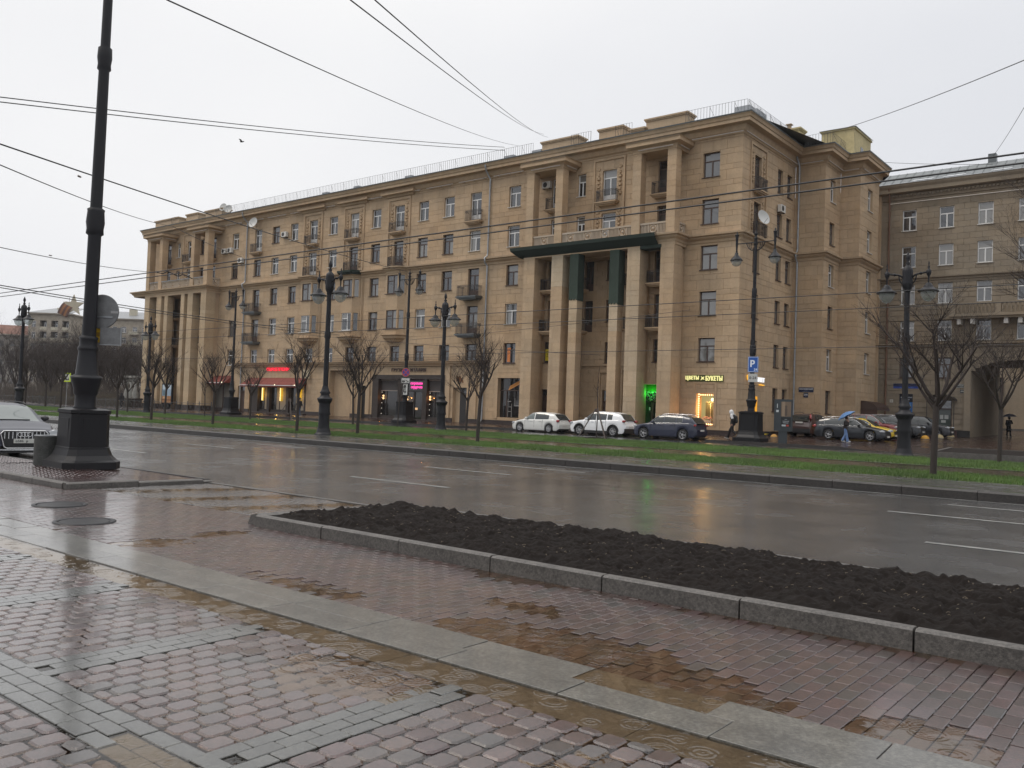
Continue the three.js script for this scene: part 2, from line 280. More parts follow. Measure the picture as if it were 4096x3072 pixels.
// ---- far pavement: kerb line with a parking pocket
{
  const L = [[-420, -46.6], [-71, -46.6], [-69, -50.4], [-47, -50.4], [-45.4, -52.9], [-25.6, -52.9], [-24.5, -49.9], [-16.4, -49.9], [-14.6, -50.1], [90, -50.1]];
  const b = new MB(), k = structGroup('far_kerb');
  for (let i = 0; i + 1 < L.length; i++) {
    const [x0, z0] = L[i], [x1, z1] = L[i + 1], yk = i >= 7 ? 0.1 : 0.25, y0 = i === 8 ? 0.1 : 0.25, y1 = i >= 7 ? 0.1 : 0.25;
    b.quad([x0, y0, z0], [x1, y1, z1], [x1, gy(-54), -54], [x0, gy(-54), -54]);
    const dx = x1 - x0, dz = z1 - z0, l = Math.hypot(dx, dz), nx = -dz / l * 0.15, nz = dx / l * 0.15;
    const kb = new MB(); kb.quad([x0 + nx * 0.1, 0, z0 + nz * 0.1], [x1 + nx * 0.1, 0, z1 + nz * 0.1], [x1 + nx * 0.1, y1 + 0.006, z1 + nz * 0.1], [x0 + nx * 0.1, y0 + 0.006, z0 + nz * 0.1]); kb.quad([x0 + nx * 0.1, y0 + 0.006, z0 + nz * 0.1], [x1 + nx * 0.1, y1 + 0.006, z1 + nz * 0.1], [x1 - nx, y1 + 0.006, z1 - nz], [x0 - nx, y0 + 0.006, z0 - nz]);
    mesh('kerb_run', kb, M.kerbD, k); if (yk < 0) break;
  }
  b.quad([-420, gy(-54), -54], [90, gy(-54), -54], [90, gy(-140), -140], [-420, gy(-140), -140]);
  struct('far_pavement', b, M.farPave);
  // planted bed at the corner of the square
  const bed = structGroup('square_flowerbed');
  mesh('kerb_run', new MB().box(-10.6, 40, 0.0, 0.36, -46.1, -45.9), M.kerb, bed); mesh('kerb_run', new MB().box(-10.6, 40, 0.05, 0.46, -53.1, -52.9), M.kerb, bed);
  mesh('kerb_run', new MB().quad([-10.6, 0.05, -45.9], [-10.6, 0.36, -45.9], [-11.3, 0.46, -53.1], [-11.3, 0.05, -53.1]).quad([-10.6, 0.36, -45.9], [-10.4, 0.36, -45.9], [-11.1, 0.46, -53.1], [-11.3, 0.46, -53.1]), M.kerb, bed);
  mesh('soil', new MB().quad([-10.5, 0.33, -46.05], [40, 0.33, -46.05], [40, 0.43, -53], [-11.2, 0.43, -53]), M.soil, bed);
}
// ---- near side: shape of the paved surface, with the hollows where rain stands
const DIPS = [[-4.0, -3.5, 0.55, 0.36, 0.015], [-3.3, -4.95, 1.25, 0.5, 0.015], [-2.4, -4.75, 0.8, 0.4, 0.012], [-5.2, -6.75, 0.6, 0.3, 0.013], [-1.15, -4.95, 0.45, 0.3, 0.012], [-9.2, -5.15, 0.35, 0.45, 0.012], [-9.35, -6.1, 0.22, 0.5, 0.012], [-3.75, -2.08, 0.32, 0.2, 0.012], [-10.6, -4.45, 1.3, 0.4, 0.012], [-6.3, -4.95, 0.9, 0.16, 0.012], [-2.2, -6.75, 1.6, 0.12, 0.009], [-4.4, -5.75, 0.5, 0.18, 0.010], [-2.2, -3.3, 0.3, 0.4, 0.009]];
const hp = (x, z) => { let h = 0.0022 * (2 * wn(x * 0.9, z * 0.9, 3) - 1) + 0.0022 * (2 * wn(x * 2.7, z * 2.7, 4) - 1); for (const [cx, cz, rx, rz, d] of DIPS) { const w = 0.25 * (wn(x * 3, z * 3, 6) - 0.5) + 0.2 * (wn(x * 9, z * 9, 7) - 0.5), e = Math.hypot((x - cx) / rx, (z - cz) / rz) + w; h -= d * sstep(1.25, 0.6, e); } return h; };
function paver(b, cx, cz, lx, lz, cut, ch, y, tone, tilt = 0.006, depth = 0.05) {
  const tx = rr(-tilt, tilt), tz = rr(-tilt, tilt), hx = lx / 2, hz = lz / 2; b.col = tone;
  const ring = (i, dy) => { const X = hx - i, Z = hz - i, c = Math.max(0.001, cut - i * 0.4); return [[-X + c, Z], [X - c, Z], [X, Z - c], [X, -Z + c], [X - c, -Z], [-X + c, -Z], [-X, -Z + c], [-X, Z - c]].map(([x, z]) => [cx + x, y + dy + tx * x + tz * z, cz + z]); };
  const t = ring(ch, 0), m = ring(0, -ch * 0.8), d = ring(0, -depth);
  for (let k = 1; k < 7; k++) b.tri(t[0], t[k], t[k + 1]);
  for (let k = 0; k < 8; k++) { const n = (k + 1) % 8; b.quad(m[k], m[n], t[n], t[k]); b.quad(d[k], d[n], m[n], m[k]); }
}
function field(name, pieceName, material, list, stuffLabel) {   // list of [x, z, area, draw(b)]
  const g = structGroup(name); list = list.filter((q) => seen(q[0], 0, q[1], 1.45));
  list.sort((a, b) => b[2] / depthOf(b[0], 0, b[1]) ** 3 * (seen(b[0], 0, b[1], 1) ? 1 : 0.01) - a[2] / depthOf(a[0], 0, a[1]) ** 3 * (seen(a[0], 0, a[1], 1) ? 1 : 0.01));
  const rest = new MB();
  list.forEach((q, i) => { if (i < 300) { const b = new MB(); q[3](b); mesh(pieceName, b, material, g); } else q[3](rest); });
  if (rest.p.length) { const m = mesh(pieceName + 's', rest, material, g); m.userData.kind = 'stuff'; if (stuffLabel) m.userData.label = stuffLabel; }
  return g;
}
const redTone = () => { const L = rr(0.75, 1.25), w = rnd(); return w < 0.12 ? [0.085 * L, 0.06 * L, 0.05 * L] : [0.125 * L, rr(0.058, 0.068) * L, rr(0.048, 0.06) * L]; };
const greyTone = () => { const L = rr(0.85, 1.15); return [0.115 * L, 0.118 * L, 0.105 * L]; };
{ // square pavement of tumbled red setts cut by grey bands
  const list = [], zb = (z) => (z < -2.0 && z > -2.32) || (z > -0.4 && z < -0.08), bands = []; for (let k = 0; k < 14; k++) bands.push(-3.42 - 1.93 * (k - 2));
  const inBand = (x) => bands.some((c) => Math.abs(x - c) < 0.158);
  // grey bands along z
  for (const c of bands) for (let r = 0; r < 3; r++) { const x = c + (r - 1) * 0.105; for (let z = -0.4 - (r % 2) * 0.105; z > -3.84; z -= 0.21) { const zc = z - 0.1; if (zb(zc)) continue; const l = Math.min(0.204, (zc + 3.845) * 2); if (l < 0.06) continue; list.push([x, zc, 0.02, (b) => paver(b, x, zc, 0.1, l, 0.006, 0.004, hp(x, zc) + rr(-0.001, 0.001), greyTone(), 0.004)]); } }
  // grey bands along x
  for (const z0 of [-2.0]) for (let r = 0; r < 3; r++) for (let x = 2 - (r % 2) * 0.105; x > -24; x -= 0.21) { const xc = x, z = z0 - 0.052 - r * 0.105; list.push([xc, z, 0.02, (b) => paver(b, xc, z, 0.204, 0.1, 0.006, 0.004, hp(xc, z) + rr(-0.001, 0.001), greyTone(), 0.004)]); }
  // red setts in rows along z, joints staggered
  const px = 0.136;
  for (let f = 0; f < bands.length - 1; f++) {
    const x1 = bands[f] - 0.16, x0 = bands[f + 1] + 0.16, n = Math.floor((x1 - x0) / px), pw = (x1 - x0) / n;
    for (let i = 0; i < n; i++) for (const [za, zc] of [[-0.42, -1.99], [-2.33, -3.84]]) {
      const x = x0 + (i + 0.5) * pw, m = Math.round((za - zc) / 0.172), pz = (za - zc) / m;
      for (let k = 0; k <= m; k++) { let a = za - (k - (i % 2 ? 0.5 : 0)) * pz, e = a - pz; a = Math.min(a, za); e = Math.max(e, zc); if (a - e < 0.04) continue; const z = (a + e) / 2, l = a - e - rr(0.009, 0.013), w = pw - rr(0.009, 0.013); list.push([x, z, 0.023, (b) => paver(b, x, z, w, l, 0.022, 0.011, hp(x, z) + rr(-0.002, 0.002), redTone(), 0.018)]); }
    }
  }
  field('sett_pavement', 'paving_sett', M.paver, list, 'wet red and grey setts further along the pavement');
}
{ // three courses of granite slabs; the first is a gutter under running water
  const list = [], rows = [[-3.85, -4.14, -0.0125, 0.9], [-4.145, -4.45, 0.004, 0.95], [-4.455, -4.75, 0.001, 0.9]];
  rows.forEach(([za, zc, dy, len], r) => { for (let x = 2.2 - r * 0.37; x > -26; x -= len) { const xc = x - len / 2, z = (za + zc) / 2; list.push([xc, z, 0.27, (b) => paver(b, xc, z, len - 0.008, za - zc - 0.004, 0.004, 0.003, dy + 0.5 * hp(xc, z), ((L) => [L, L * 0.99, L * 0.95])(rr(0.85, 1.12) * (r === 0 ? 0.8 : 1)), 0.0015, 0.06)]); } });
  const gm = M.slab.clone(); gm.vertexColors = true; gm.color.setRGB(0.36, 0.35, 0.315); field('granite_strip', 'granite_slab', gm, list);
}
const inBedOrIsland = (x, z) => (x > -9.85 && z < -6.78) || (x < -15.2 && z < -6.85);
{ // red bricks, long side along z
  const list = [];
  for (let i = 0; i < 230; i++) { const x = 1.8 - (i + 0.5) * 0.1035; for (let k = 0; k < 14; k++) { let a = -4.755 - (k - (i % 2 ? 0.5 : 0)) * 0.2065, e = a - 0.2065; a = Math.min(a, -4.755); if (x < -9.85) e = Math.max(e, -7.35); if (x >= -9.85) e = Math.max(e, -6.9); if (x < -15.2) e = Math.max(e, -6.86); if (a - e < 0.05) continue; const z = (a + e) / 2, l = a - e - 0.006; list.push([x, z, 0.02, (b) => paver(b, x, z, 0.0975, l, 0.005, 0.004, hp(x, z) + rr(-0.0012, 0.0012), redTone(), 0.008)]); } }
  field('brick_pavement', 'paving_brick', M.brick, list, 'wet red paving bricks further along the pavement');
  const l2 = [];
  for (let r = 0; r < 21; r++) for (let x = -9.92 - (r % 2) * 0.07; x > -15.1; x -= 0.145) { const z = -7.4 - (r + 0.5) * 0.107, y = -0.004 + 0.006 * Math.sin(x * 4.2 + z * 1.3) + rr(-0.002, 0.002), xc = x; if (z < -9.58) continue; l2.push([xc, z, 0.015, (b) => paver(b, xc, z, 0.136, 0.098, 0.014, 0.009, y, (() => { const L = rr(0.8, 1.2); return [0.11 * L, 0.092 * L, 0.082 * L]; })(), 0.012)]); }
  field('driveway', 'driveway_sett', M.paver, l2, 'wet brown grey setts of the driveway');
}
struct('bedding_sand', sheet(-60, 30, 4, -9.63, -0.042), M.sand);
struct('pavement_beyond', (() => { const b = new MB(); b.quad([-120, -0.004, 4], [-26, -0.004, 4], [-26, -0.004, -6.85], [-120, -0.004, -6.85]); return b; })(), M.farPave);
struct('standing_water', (() => { const b = new MB(); b.quad([-26, -0.0075, 1], [2.2, -0.0075, 1], [2.2, -0.0075, -6.9], [-26, -0.0075, -6.9]); b.quad([-15.15, -0.0076, -6.9], [-9.85, -0.0076, -6.9], [-9.85, -0.0076, -9.6], [-15.15, -0.0076, -9.6]); return b; })(), M.water);
mesh('flush_kerb', new MB().box(-15.2, -9.7, -0.06, 0.004, -9.68, -9.585), M.kerb).userData.kind = 'structure';
{ // round manhole lids in the wet pavement
  for (const [x, z, l] of [[-11.2, -4.62 - 0.7, 'round iron manhole lid in the wet paving near the granite strip'], [-13.1, -5.85, 'round iron manhole lid in the wet paving towards the lamp island']]) { const t = thing('manhole_cover', l, 'manhole', [x, 0.004, z]); mesh('lid', new MB().lathe([[0.001, 0.006], [0.29, 0.006], [0.3, 0.002], [0.3, -0.03]], 28), M.ironD, t); mesh('rim', new MB().lathe([[0.31, -0.03], [0.31, 0.004], [0.33, 0.009], [0.37, 0.009], [0.375, -0.03]], 28), M.iron, t); }
}
// ---- flowerbed of bare soil with its kerb
{
  const k = structGroup('flowerbed');
  const prof = [[-6.77, -0.05], [-6.915, -0.05], [-6.915, 0.118], [-6.9, 0.14], [-6.88, 0.15], [-6.80, 0.15], [-6.77, 0.135]].map(([z, y]) => [z, y]).reverse();
  for (let x = -9.62, i = 0; x < 3; x += 1.33, i++) { const b = new MB(); b.m = new THREE.Matrix4().makeTranslation(0, rr(-0.004, 0.004), rr(-0.005, 0.005)).multiply(new THREE.Matrix4().makeRotationY(-Math.PI / 2)); b.prism(prof, -(x + 1.315), -x); mesh('kerb_stone', b, M.kerb, k); }
  const e = new MB(); e.prism([[-9.64, 0], [-9.63, 0.125], [-9.72, 0.15], [-9.84, 0.12], [-9.9, 0.0]], -7.28, -6.85); mesh('kerb_end_stone', e, M.kerb, k);
  for (let z = -7.3; z > -9.4; z -= 1.1) { const b = new MB(); b.prism([[-9.66, -0.05], [-9.66, 0.11], [-9.68, 0.13], [-9.76, 0.13], [-9.8, 0.1], [-9.8, -0.05]].map(([x, y]) => [x + (-7.3 - z) * 0.05, y]), Math.max(z - 1.09, -9.6), z); mesh('kerb_stone', b, M.kerb, k); }
  for (let x = -9.6; x < 3; x += 1.33) mesh('kerb_stone', new MB().box(x, x + 1.315, -0.05, 0.11, -9.58, -9.46), M.kerb, k);
  const b = new MB(), nx = 560, nz = 130, H = [];
  for (let j = 0; j <= nz; j++) for (let i = 0; i <= nx; i++) { const x = -9.66 + (i / nx) ** 1 * 12.2, z = -6.9 - (j / nz) * 2.57, ed = Math.min(1, Math.min(j, nz - j, i) / 10); H.push([x, 0.1 + 0.05 * ed + ed * (0.045 * (wn(x * 2, z * 2, 1) - 0.4) + 0.075 * (wn(x * 7, z * 7, 2) - 0.5) + 0.05 * (wn(x * 19, z * 19, 3) - 0.5) + 0.03 * (wn(x * 44, z * 44, 5) - 0.5)), z]); }
  const at = (i, j) => H[j * (nx + 1) + i];
  const g = new THREE.BufferGeometry(), idx = []; g.setAttribute('position', new THREE.Float32BufferAttribute(H.flat(), 3)); g.setAttribute('uv', new THREE.Float32BufferAttribute(H.flatMap((q) => [q[0], q[2]]), 2));
  for (let j = 0; j < nz; j++) for (let i = 0; i < nx; i++) { const a = j * (nx + 1) + i, c = a + nx + 1; idx.push(a, a + 1, c + 1, a, c + 1, c); } g.setIndex(idx); g.computeVertexNormals(); mesh('soil', g, M.soil, k);
  const bits = new MB(); for (let i = 0; i < 420; i++) { const x = rr(-9.3, 2), z = rr(-7.05, -9.3), j = Math.round((-6.9 - z) / 2.57 * nz), ii = Math.round((x + 9.66) / 12.2 * nx), y = at(ii, j)[1] + 0.008, a = rr(0, 6.28), l = rr(0.01, 0.045); bits.tube([[x, y, z], [x + Math.cos(a) * l * 0.6, y + rr(0, 0.014), z + Math.sin(a) * l * 0.6], [x + Math.cos(a + 0.5) * l, y + rr(-0.004, 0.01), z + Math.sin(a + 0.5) * l]], 0.0016, 4); }
  mesh('plant_fibres', bits, mat([0.25, 0.2, 0.14], { roughness: 0.8 }), k).userData.kind = 'stuff';
}
// ---- island under the big lamp post
{
  const t = structGroup('lamp_island'), prof = [[-6.86, -0.06], [-6.86, 0.085], [-6.88, 0.105], [-7.0, 0.105], [-7.0, -0.06]];
  for (let x = -36; x < -15.4; x += 1.3) { const b = new MB(); b.m = new THREE.Matrix4().makeRotationY(-Math.PI / 2); b.prism(prof, -Math.min(x + 1.285, -15.33), -x); mesh('kerb_stone', b, M.kerb, t); }
  for (let z = -6.88; z > -9.7; z -= 1.3) mesh('kerb_stone', new MB().prism([[-15.2, -0.06], [-15.2, 0.085 - (-6.88 - z) * 0.024], [-15.23, 0.105 - (-6.88 - z) * 0.024], [-15.35, 0.105 - (-6.88 - z) * 0.024], [-15.35, -0.06]].reverse(), Math.max(z - 1.285, -9.66), z), M.kerb, t);
  mesh('kerb_run', new MB().box(-20.3, -15.36, -0.06, 0.06, -9.7, -9.62), M.kerbD, t); mesh('kerb_run', new MB().box(-60, -20.3, -0.06, 0.098, -8.7, -8.6), M.kerbD, t);
  const top = new MB(); top.quad([-20.3, 0.098, -7.0], [-15.35, 0.098, -7.0], [-15.35, 0.04, -9.63], [-20.3, 0.06, -9.63]); top.quad([-60, 0.098, -7.0], [-20.3, 0.098, -7.0], [-20.3, 0.098, -8.61], [-60, 0.098, -8.61]); mesh('red_paving', top, wetRed([0.2, 0.085, 0.075], { roughness: 0.32 }), t);
  const dots = new MB(); for (let x = -16.6; x > -26; x -= 0.16) for (let z = -7.1; z > -8.55; z -= 0.16) { const y = 0.098, cx = x + (Math.round(-z / 0.16) % 2) * 0.08, r = 0.034; for (let k = 0; k < 6; k++) { const a = k / 6 * 6.2832, a2 = (k + 1) / 6 * 6.2832; dots.tri([cx, y + 0.014, z], [cx + r * Math.cos(a2), y, z + r * Math.sin(a2)], [cx + r * Math.cos(a), y, z + r * Math.sin(a)]); } }
  const dm = mesh('tactile_studs', dots, wetRed([0.2, 0.085, 0.075], { roughness: 0.25 }), t); dm.userData.kind = 'stuff';
}
// ================= the long apartment building =================
const U0 = -67.56, ZW = -57.74, UC = 41.5, PC = 30.32;      // local x = 0 at the middle of the front, z = 0 on its face
const bld = thing('apartment_building', 'long ochre apartment building with two columned porticoes and ground floor shops', 'building', [U0, 0, ZW]);
const ROWS = [[5.66, 7.39], [9.02, 10.79], [12.37, 14.15], [15.72, 17.53], [19.16, 20.97]];
const WALL = part('wall', bld);
class Face {
  constructor(ox, oz, rot) { this.ox = ox; this.oz = oz; this.rot = rot; this.m = new THREE.Matrix4().makeTranslation(ox, 0, oz).multiply(new THREE.Matrix4().makeRotationY(rot)); }
  put(o, s, y, d = 0) { const v = new THREE.Vector3(s, y, d).applyMatrix4(this.m); o.position.copy(v); o.rotation.y = this.rot; return o; }
}
const BLOCKS = [], backing = new MB();
function courses(y0, y1) { const out = [], h = [0.74, 0.39]; let y = 0.72, i = 0; while (y < y1) { const e = y + h[i % 2]; if (e > y0 + 0.05) out.push([Math.max(y, y0), Math.min(e, y1), i]); y = e; i++; } return out; }
function cutBand(s0, s1, ya, yb, ops) { // intervals of s free of openings over the band
  let iv = [[s0, s1]]; for (const o of ops) if (o[2] < yb - 0.001 && o[3] > ya + 0.001) iv = iv.flatMap(([a, b]) => (o[1] <= a || o[0] >= b ? [[a, b]] : [[a, Math.min(b, o[0])], [Math.max(a, o[1]), b]].filter(([p, q]) => q - p > 0.01))); return iv;
}
function facePanel(f, s0, s1, y0, y1, ops, { len = 1.06, thick = 0.4, blocks = BLOCKS, back = backing, list = courses } = {}) {
  const ys = [y0, y1, ...ops.flatMap((o) => [o[2], o[3]])].filter((y) => y >= y0 && y <= y1).sort((a, b) => a - b);
  back.m = f.m; for (let i = 0; i + 1 < ys.length; i++) if (ys[i + 1] - ys[i] > 0.004) for (const [a, b] of cutBand(s0 + 0.02, s1 - 0.02, ys[i], ys[i + 1], ops)) back.box(a, b, ys[i], ys[i + 1], -thick, -0.034); back.m = null;
  for (const [ca, cb, ci] of list(y0, y1)) {
    const e = [ca, cb, ...ys.filter((y) => y > ca + 0.02 && y < cb - 0.02)].sort((a, b) => a - b);
    for (let i = 0; i + 1 < e.length; i++) for (const [a, b] of cutBand(s0, s1, e[i], e[i + 1], ops)) {
      let x = a; const off = (ci % 2 ? 0.5 : 0) * len; while (x < b - 0.02) { let n = (Math.floor((x - off) / len + 1.001)) * len + off; if (n > b - 0.18) n = b; if (n - x < 0.18 && n < b) n += len; n = Math.min(n, b);
        blocks.push({ m: f.m, b: [x + 0.008, n - 0.008, e[i] + (e[i] === ca ? 0.01 : 0), e[i + 1] - (e[i + 1] === cb ? 0.01 : 0), -0.05, 0] }); x = n; }
    }
  }
}
function flushBlocks(list, wall, material, back, backMat, name, keep = 300) {
  const w = bld.position; mesh('backing', back, backMat, wall);
  const P = wall.parent.position;
  list.forEach((q) => { const v = new THREE.Vector3((q.b[0] + q.b[1]) / 2, (q.b[2] + q.b[3]) / 2, 0).applyMatrix4(q.m).add(P), d = depthOf(v.x, v.y, v.z); q.k = (q.b[1] - q.b[0]) * (q.b[3] - q.b[2]) / (d * d) * (seen(v.x, v.y, v.z, 1) ? 1 : 0) * (q.pri || 1); });
  list.sort((a, b) => b.k - a.k); const rest = new MB();
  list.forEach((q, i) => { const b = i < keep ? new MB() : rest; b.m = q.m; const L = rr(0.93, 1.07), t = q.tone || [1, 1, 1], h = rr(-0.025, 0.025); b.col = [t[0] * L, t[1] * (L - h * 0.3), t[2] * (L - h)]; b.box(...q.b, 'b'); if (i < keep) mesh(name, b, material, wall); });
  if (rest.p.length) mesh(name + 's', rest, material, wall).userData.kind = 'stuff';
}
// ---- windows
const WG = {};
function windowUnit(parent, f, s, y0, y1, w, style, { door = false, pane = null, sill = true, recess = 0.22, name = 'window', two = false, single = false } = {}) {
  const h = y1 - y0, key = [w.toFixed(2), h.toFixed(2), door, two, single].join();
  if (!WG[key]) {
    const fr = new MB(), b = 0.075, panes = [], tr = single ? h : door ? h * 0.76 : h * 0.66, P = (x0, x1, a, e) => { panes.push(new MB().box(x0, x1, a, e, -0.035, -0.01, 'lrtdb').build()); };
    fr.box(-w / 2, -w / 2 + b, 0, h, -0.06, 0.02); fr.box(w / 2 - b, w / 2, 0, h, -0.06, 0.02); fr.box(-w / 2 + b, w / 2 - b, 0, b, -0.06, 0.02); fr.box(-w / 2 + b, w / 2 - b, h - b, h, -0.06, 0.02);
    if (!single) { fr.box(-w / 2 + b, w / 2 - b, tr - 0.045, tr + 0.045, -0.06, 0.025); P(-w / 2 + b, w / 2 - b, tr + 0.045, h - b); }
    const top = single ? h - b : tr - 0.045, low = door ? 0.62 : b;
    if (door) fr.box(-w / 2 + b, w / 2 - b, b, low, -0.05, 0.0);
    if (w > 0.75) { fr.box(-0.05, 0.05, b, top, -0.06, 0.025); P(-w / 2 + b, -0.05, low, top); P(0.05, w / 2 - b, low, top); } else P(-w / 2 + b, w / 2 - b, low, top);
    WG[key] = { fr: fr.build(), panes, sill: new MB().box(-w / 2 - 0.06, w / 2 + 0.06, -0.05, 0, -0.02, recess + 0.09).build() };
  }
  const G = WG[key], g = part(name, parent); f.put(g, s, y0, -recess);
  mesh('frame', G.fr, style === 'w' ? M.white : style === 'k' ? M.darkF : M.brownF, g);
  G.panes.forEach((p, i) => mesh('pane', p, M.pane[pane ?? [0, 1, 2, 0, 3, 4, 1][Math.floor(rnd() * 7)]], g));
  if (sill && !door) mesh('sill', G.sill, style === 'w' ? M.whiteP : M.brownF, g);
  return g;
}
function railing(w, h, d, step = 0.11, sides = true) {   // bars on three sides, w wide, d deep, from the wall at z = 0
  const b = new MB(), r = 0.012; for (const y of [0.06, h - 0.12, h]) { b.box(-w / 2, w / 2, y - 0.014, y + 0.014, d - 0.028, d); if (sides) { b.box(-w / 2, -w / 2 + 0.028, y - 0.014, y + 0.014, 0, d - 0.03); b.box(w / 2 - 0.028, w / 2, y - 0.014, y + 0.014, 0, d - 0.03); } }
  for (let x = -w / 2 + 0.014; x <= w / 2; x += step) b.box(x - r, x + r, 0, h - 0.015, d - 0.025, d - 0.003); if (sides) for (let z = step; z < d - 0.05; z += step) for (const x of [-w / 2 + 0.014, w / 2 - 0.014]) b.box(x - r, x + r, 0, h - 0.015, z - r, z + r);
  return b.build();
}
const RG = {};
function balcony(parent, f, s, y, w, d, style = 'stone', h = 0.92) {
  const g = part('balcony', parent); f.put(g, s, y, 0); const k = [w, d, h].join();
  if (!RG[k]) { const b = new MB(); b.box(-w / 2, w / 2, -0.1, 0, -0.02, d); b.box(-w / 2 + 0.07, w / 2 - 0.07, -0.2, -0.1, -0.02, d - 0.09); b.box(-w / 2 + 0.2, w / 2 - 0.2, -0.29, -0.2, -0.02, d - 0.22); RG[k] = [b.build(), railing(w - 0.16, h, d - 0.07)]; }
  mesh('slab', RG[k][0], style === 'dark' ? M.roofM : M.stoneP, g); mesh('railing', RG[k][1], M.rail, g); return g;
}
// ---- mouldings swept along the outline of the building
function sweep(b, path, prof, cap = true) {               // path [x, z] walked with the outside on the right hand; prof [out, y]
  const n = path.length, N = [];
  for (let i = 0; i < n; i++) { const e = []; for (const [p, q] of [[i - 1, i], [i, i + 1]]) if (p >= 0 && q < n) { const dx = path[q][0] - path[p][0], dz = path[q][1] - path[p][1], l = Math.hypot(dx, dz); e.push([-dz / l, dx / l]); } let x = e.reduce((a, q) => a + q[0], 0), z = e.reduce((a, q) => a + q[1], 0); const l = Math.hypot(x, z) || 1; x /= l; z /= l; const c = x * e[0][0] + z * e[0][1]; N.push([x / c, z / c]); }
  const pt = (i, j) => [path[i][0] + N[i][0] * prof[j][0], prof[j][1], path[i][1] + N[i][1] * prof[j][0]];
  for (let i = 0; i + 1 < n; i++) for (let j = 0; j + 1 < prof.length; j++) b.quad(pt(i, j), pt(i + 1, j), pt(i + 1, j + 1), pt(i, j + 1));
  if (cap) for (const i of [0, n - 1]) for (let j = 1; j + 1 < prof.length; j++) b.tri(pt(i, 0), pt(i, i ? j : j + 1), pt(i, i ? j + 1 : j));
}
const F = new Face(0, 0, 0), FS = new Face(UC, 0, Math.PI / 2), F1 = new Face(0, -10.06, 0), FS1 = new Face(43.89, 0, Math.PI / 2), F2 = new Face(0, -13.66, 0), FS2 = new Face(45.46, 0, Math.PI / 2), FL = new Face(-UC + 1.6, 0, -Math.PI / 2);
const UL = -39.9;                                          // left end of the front
const W = 1.29, hw = W / 2, ops = [], todo = [];
const win = (f, list, s, r, style, o = {}, w = W) => { const y0 = o.door ? ROWS[r][0] - 0.78 : ROWS[r][0]; list.push([s - w / 2, s + w / 2, y0, ROWS[r][1]]); todo.push(() => windowUnit(bld, f, s, y0, ROWS[r][1], w, style, o)); };
// columns of the middle part: offset, style per row (lower case: window, upper case: balcony door)
const COLS = [[-22.94 + 0, 'wdbbw'], [-20.72, 'wdbbw'], [-16.29, 'wDDbW'], [-13.03, 'wwbwb'], [-9.77, 'wwbww'], [-3.258, 'wwbww'], [3.258, 'bbbbw'], [9.77, 'bwbbw'], [13.03, 'bwbbw'], [16.29, 'bBBwW'], [20.72, 'bwbww']].slice(1);
for (const [u, st] of COLS) [...st].forEach((c, r) => { const l = c.toLowerCase(), door = c !== l; win(F, ops, u, r, l === 'w' ? 'w' : 'b', { door, pane: r < 1 ? [0, 1, 4][Math.floor(rnd() * 3)] : null }); });
for (const u of [-16.29, 16.29]) for (const r of [1, 2, 4]) todo.push(() => balcony(bld, F, u, ROWS[r][0] - 0.8, r === 4 ? 1.9 : 2.35, r === 4 ? 0.55 : 1.0, r === 4 ? 'stone' : 'dark', 0.95));
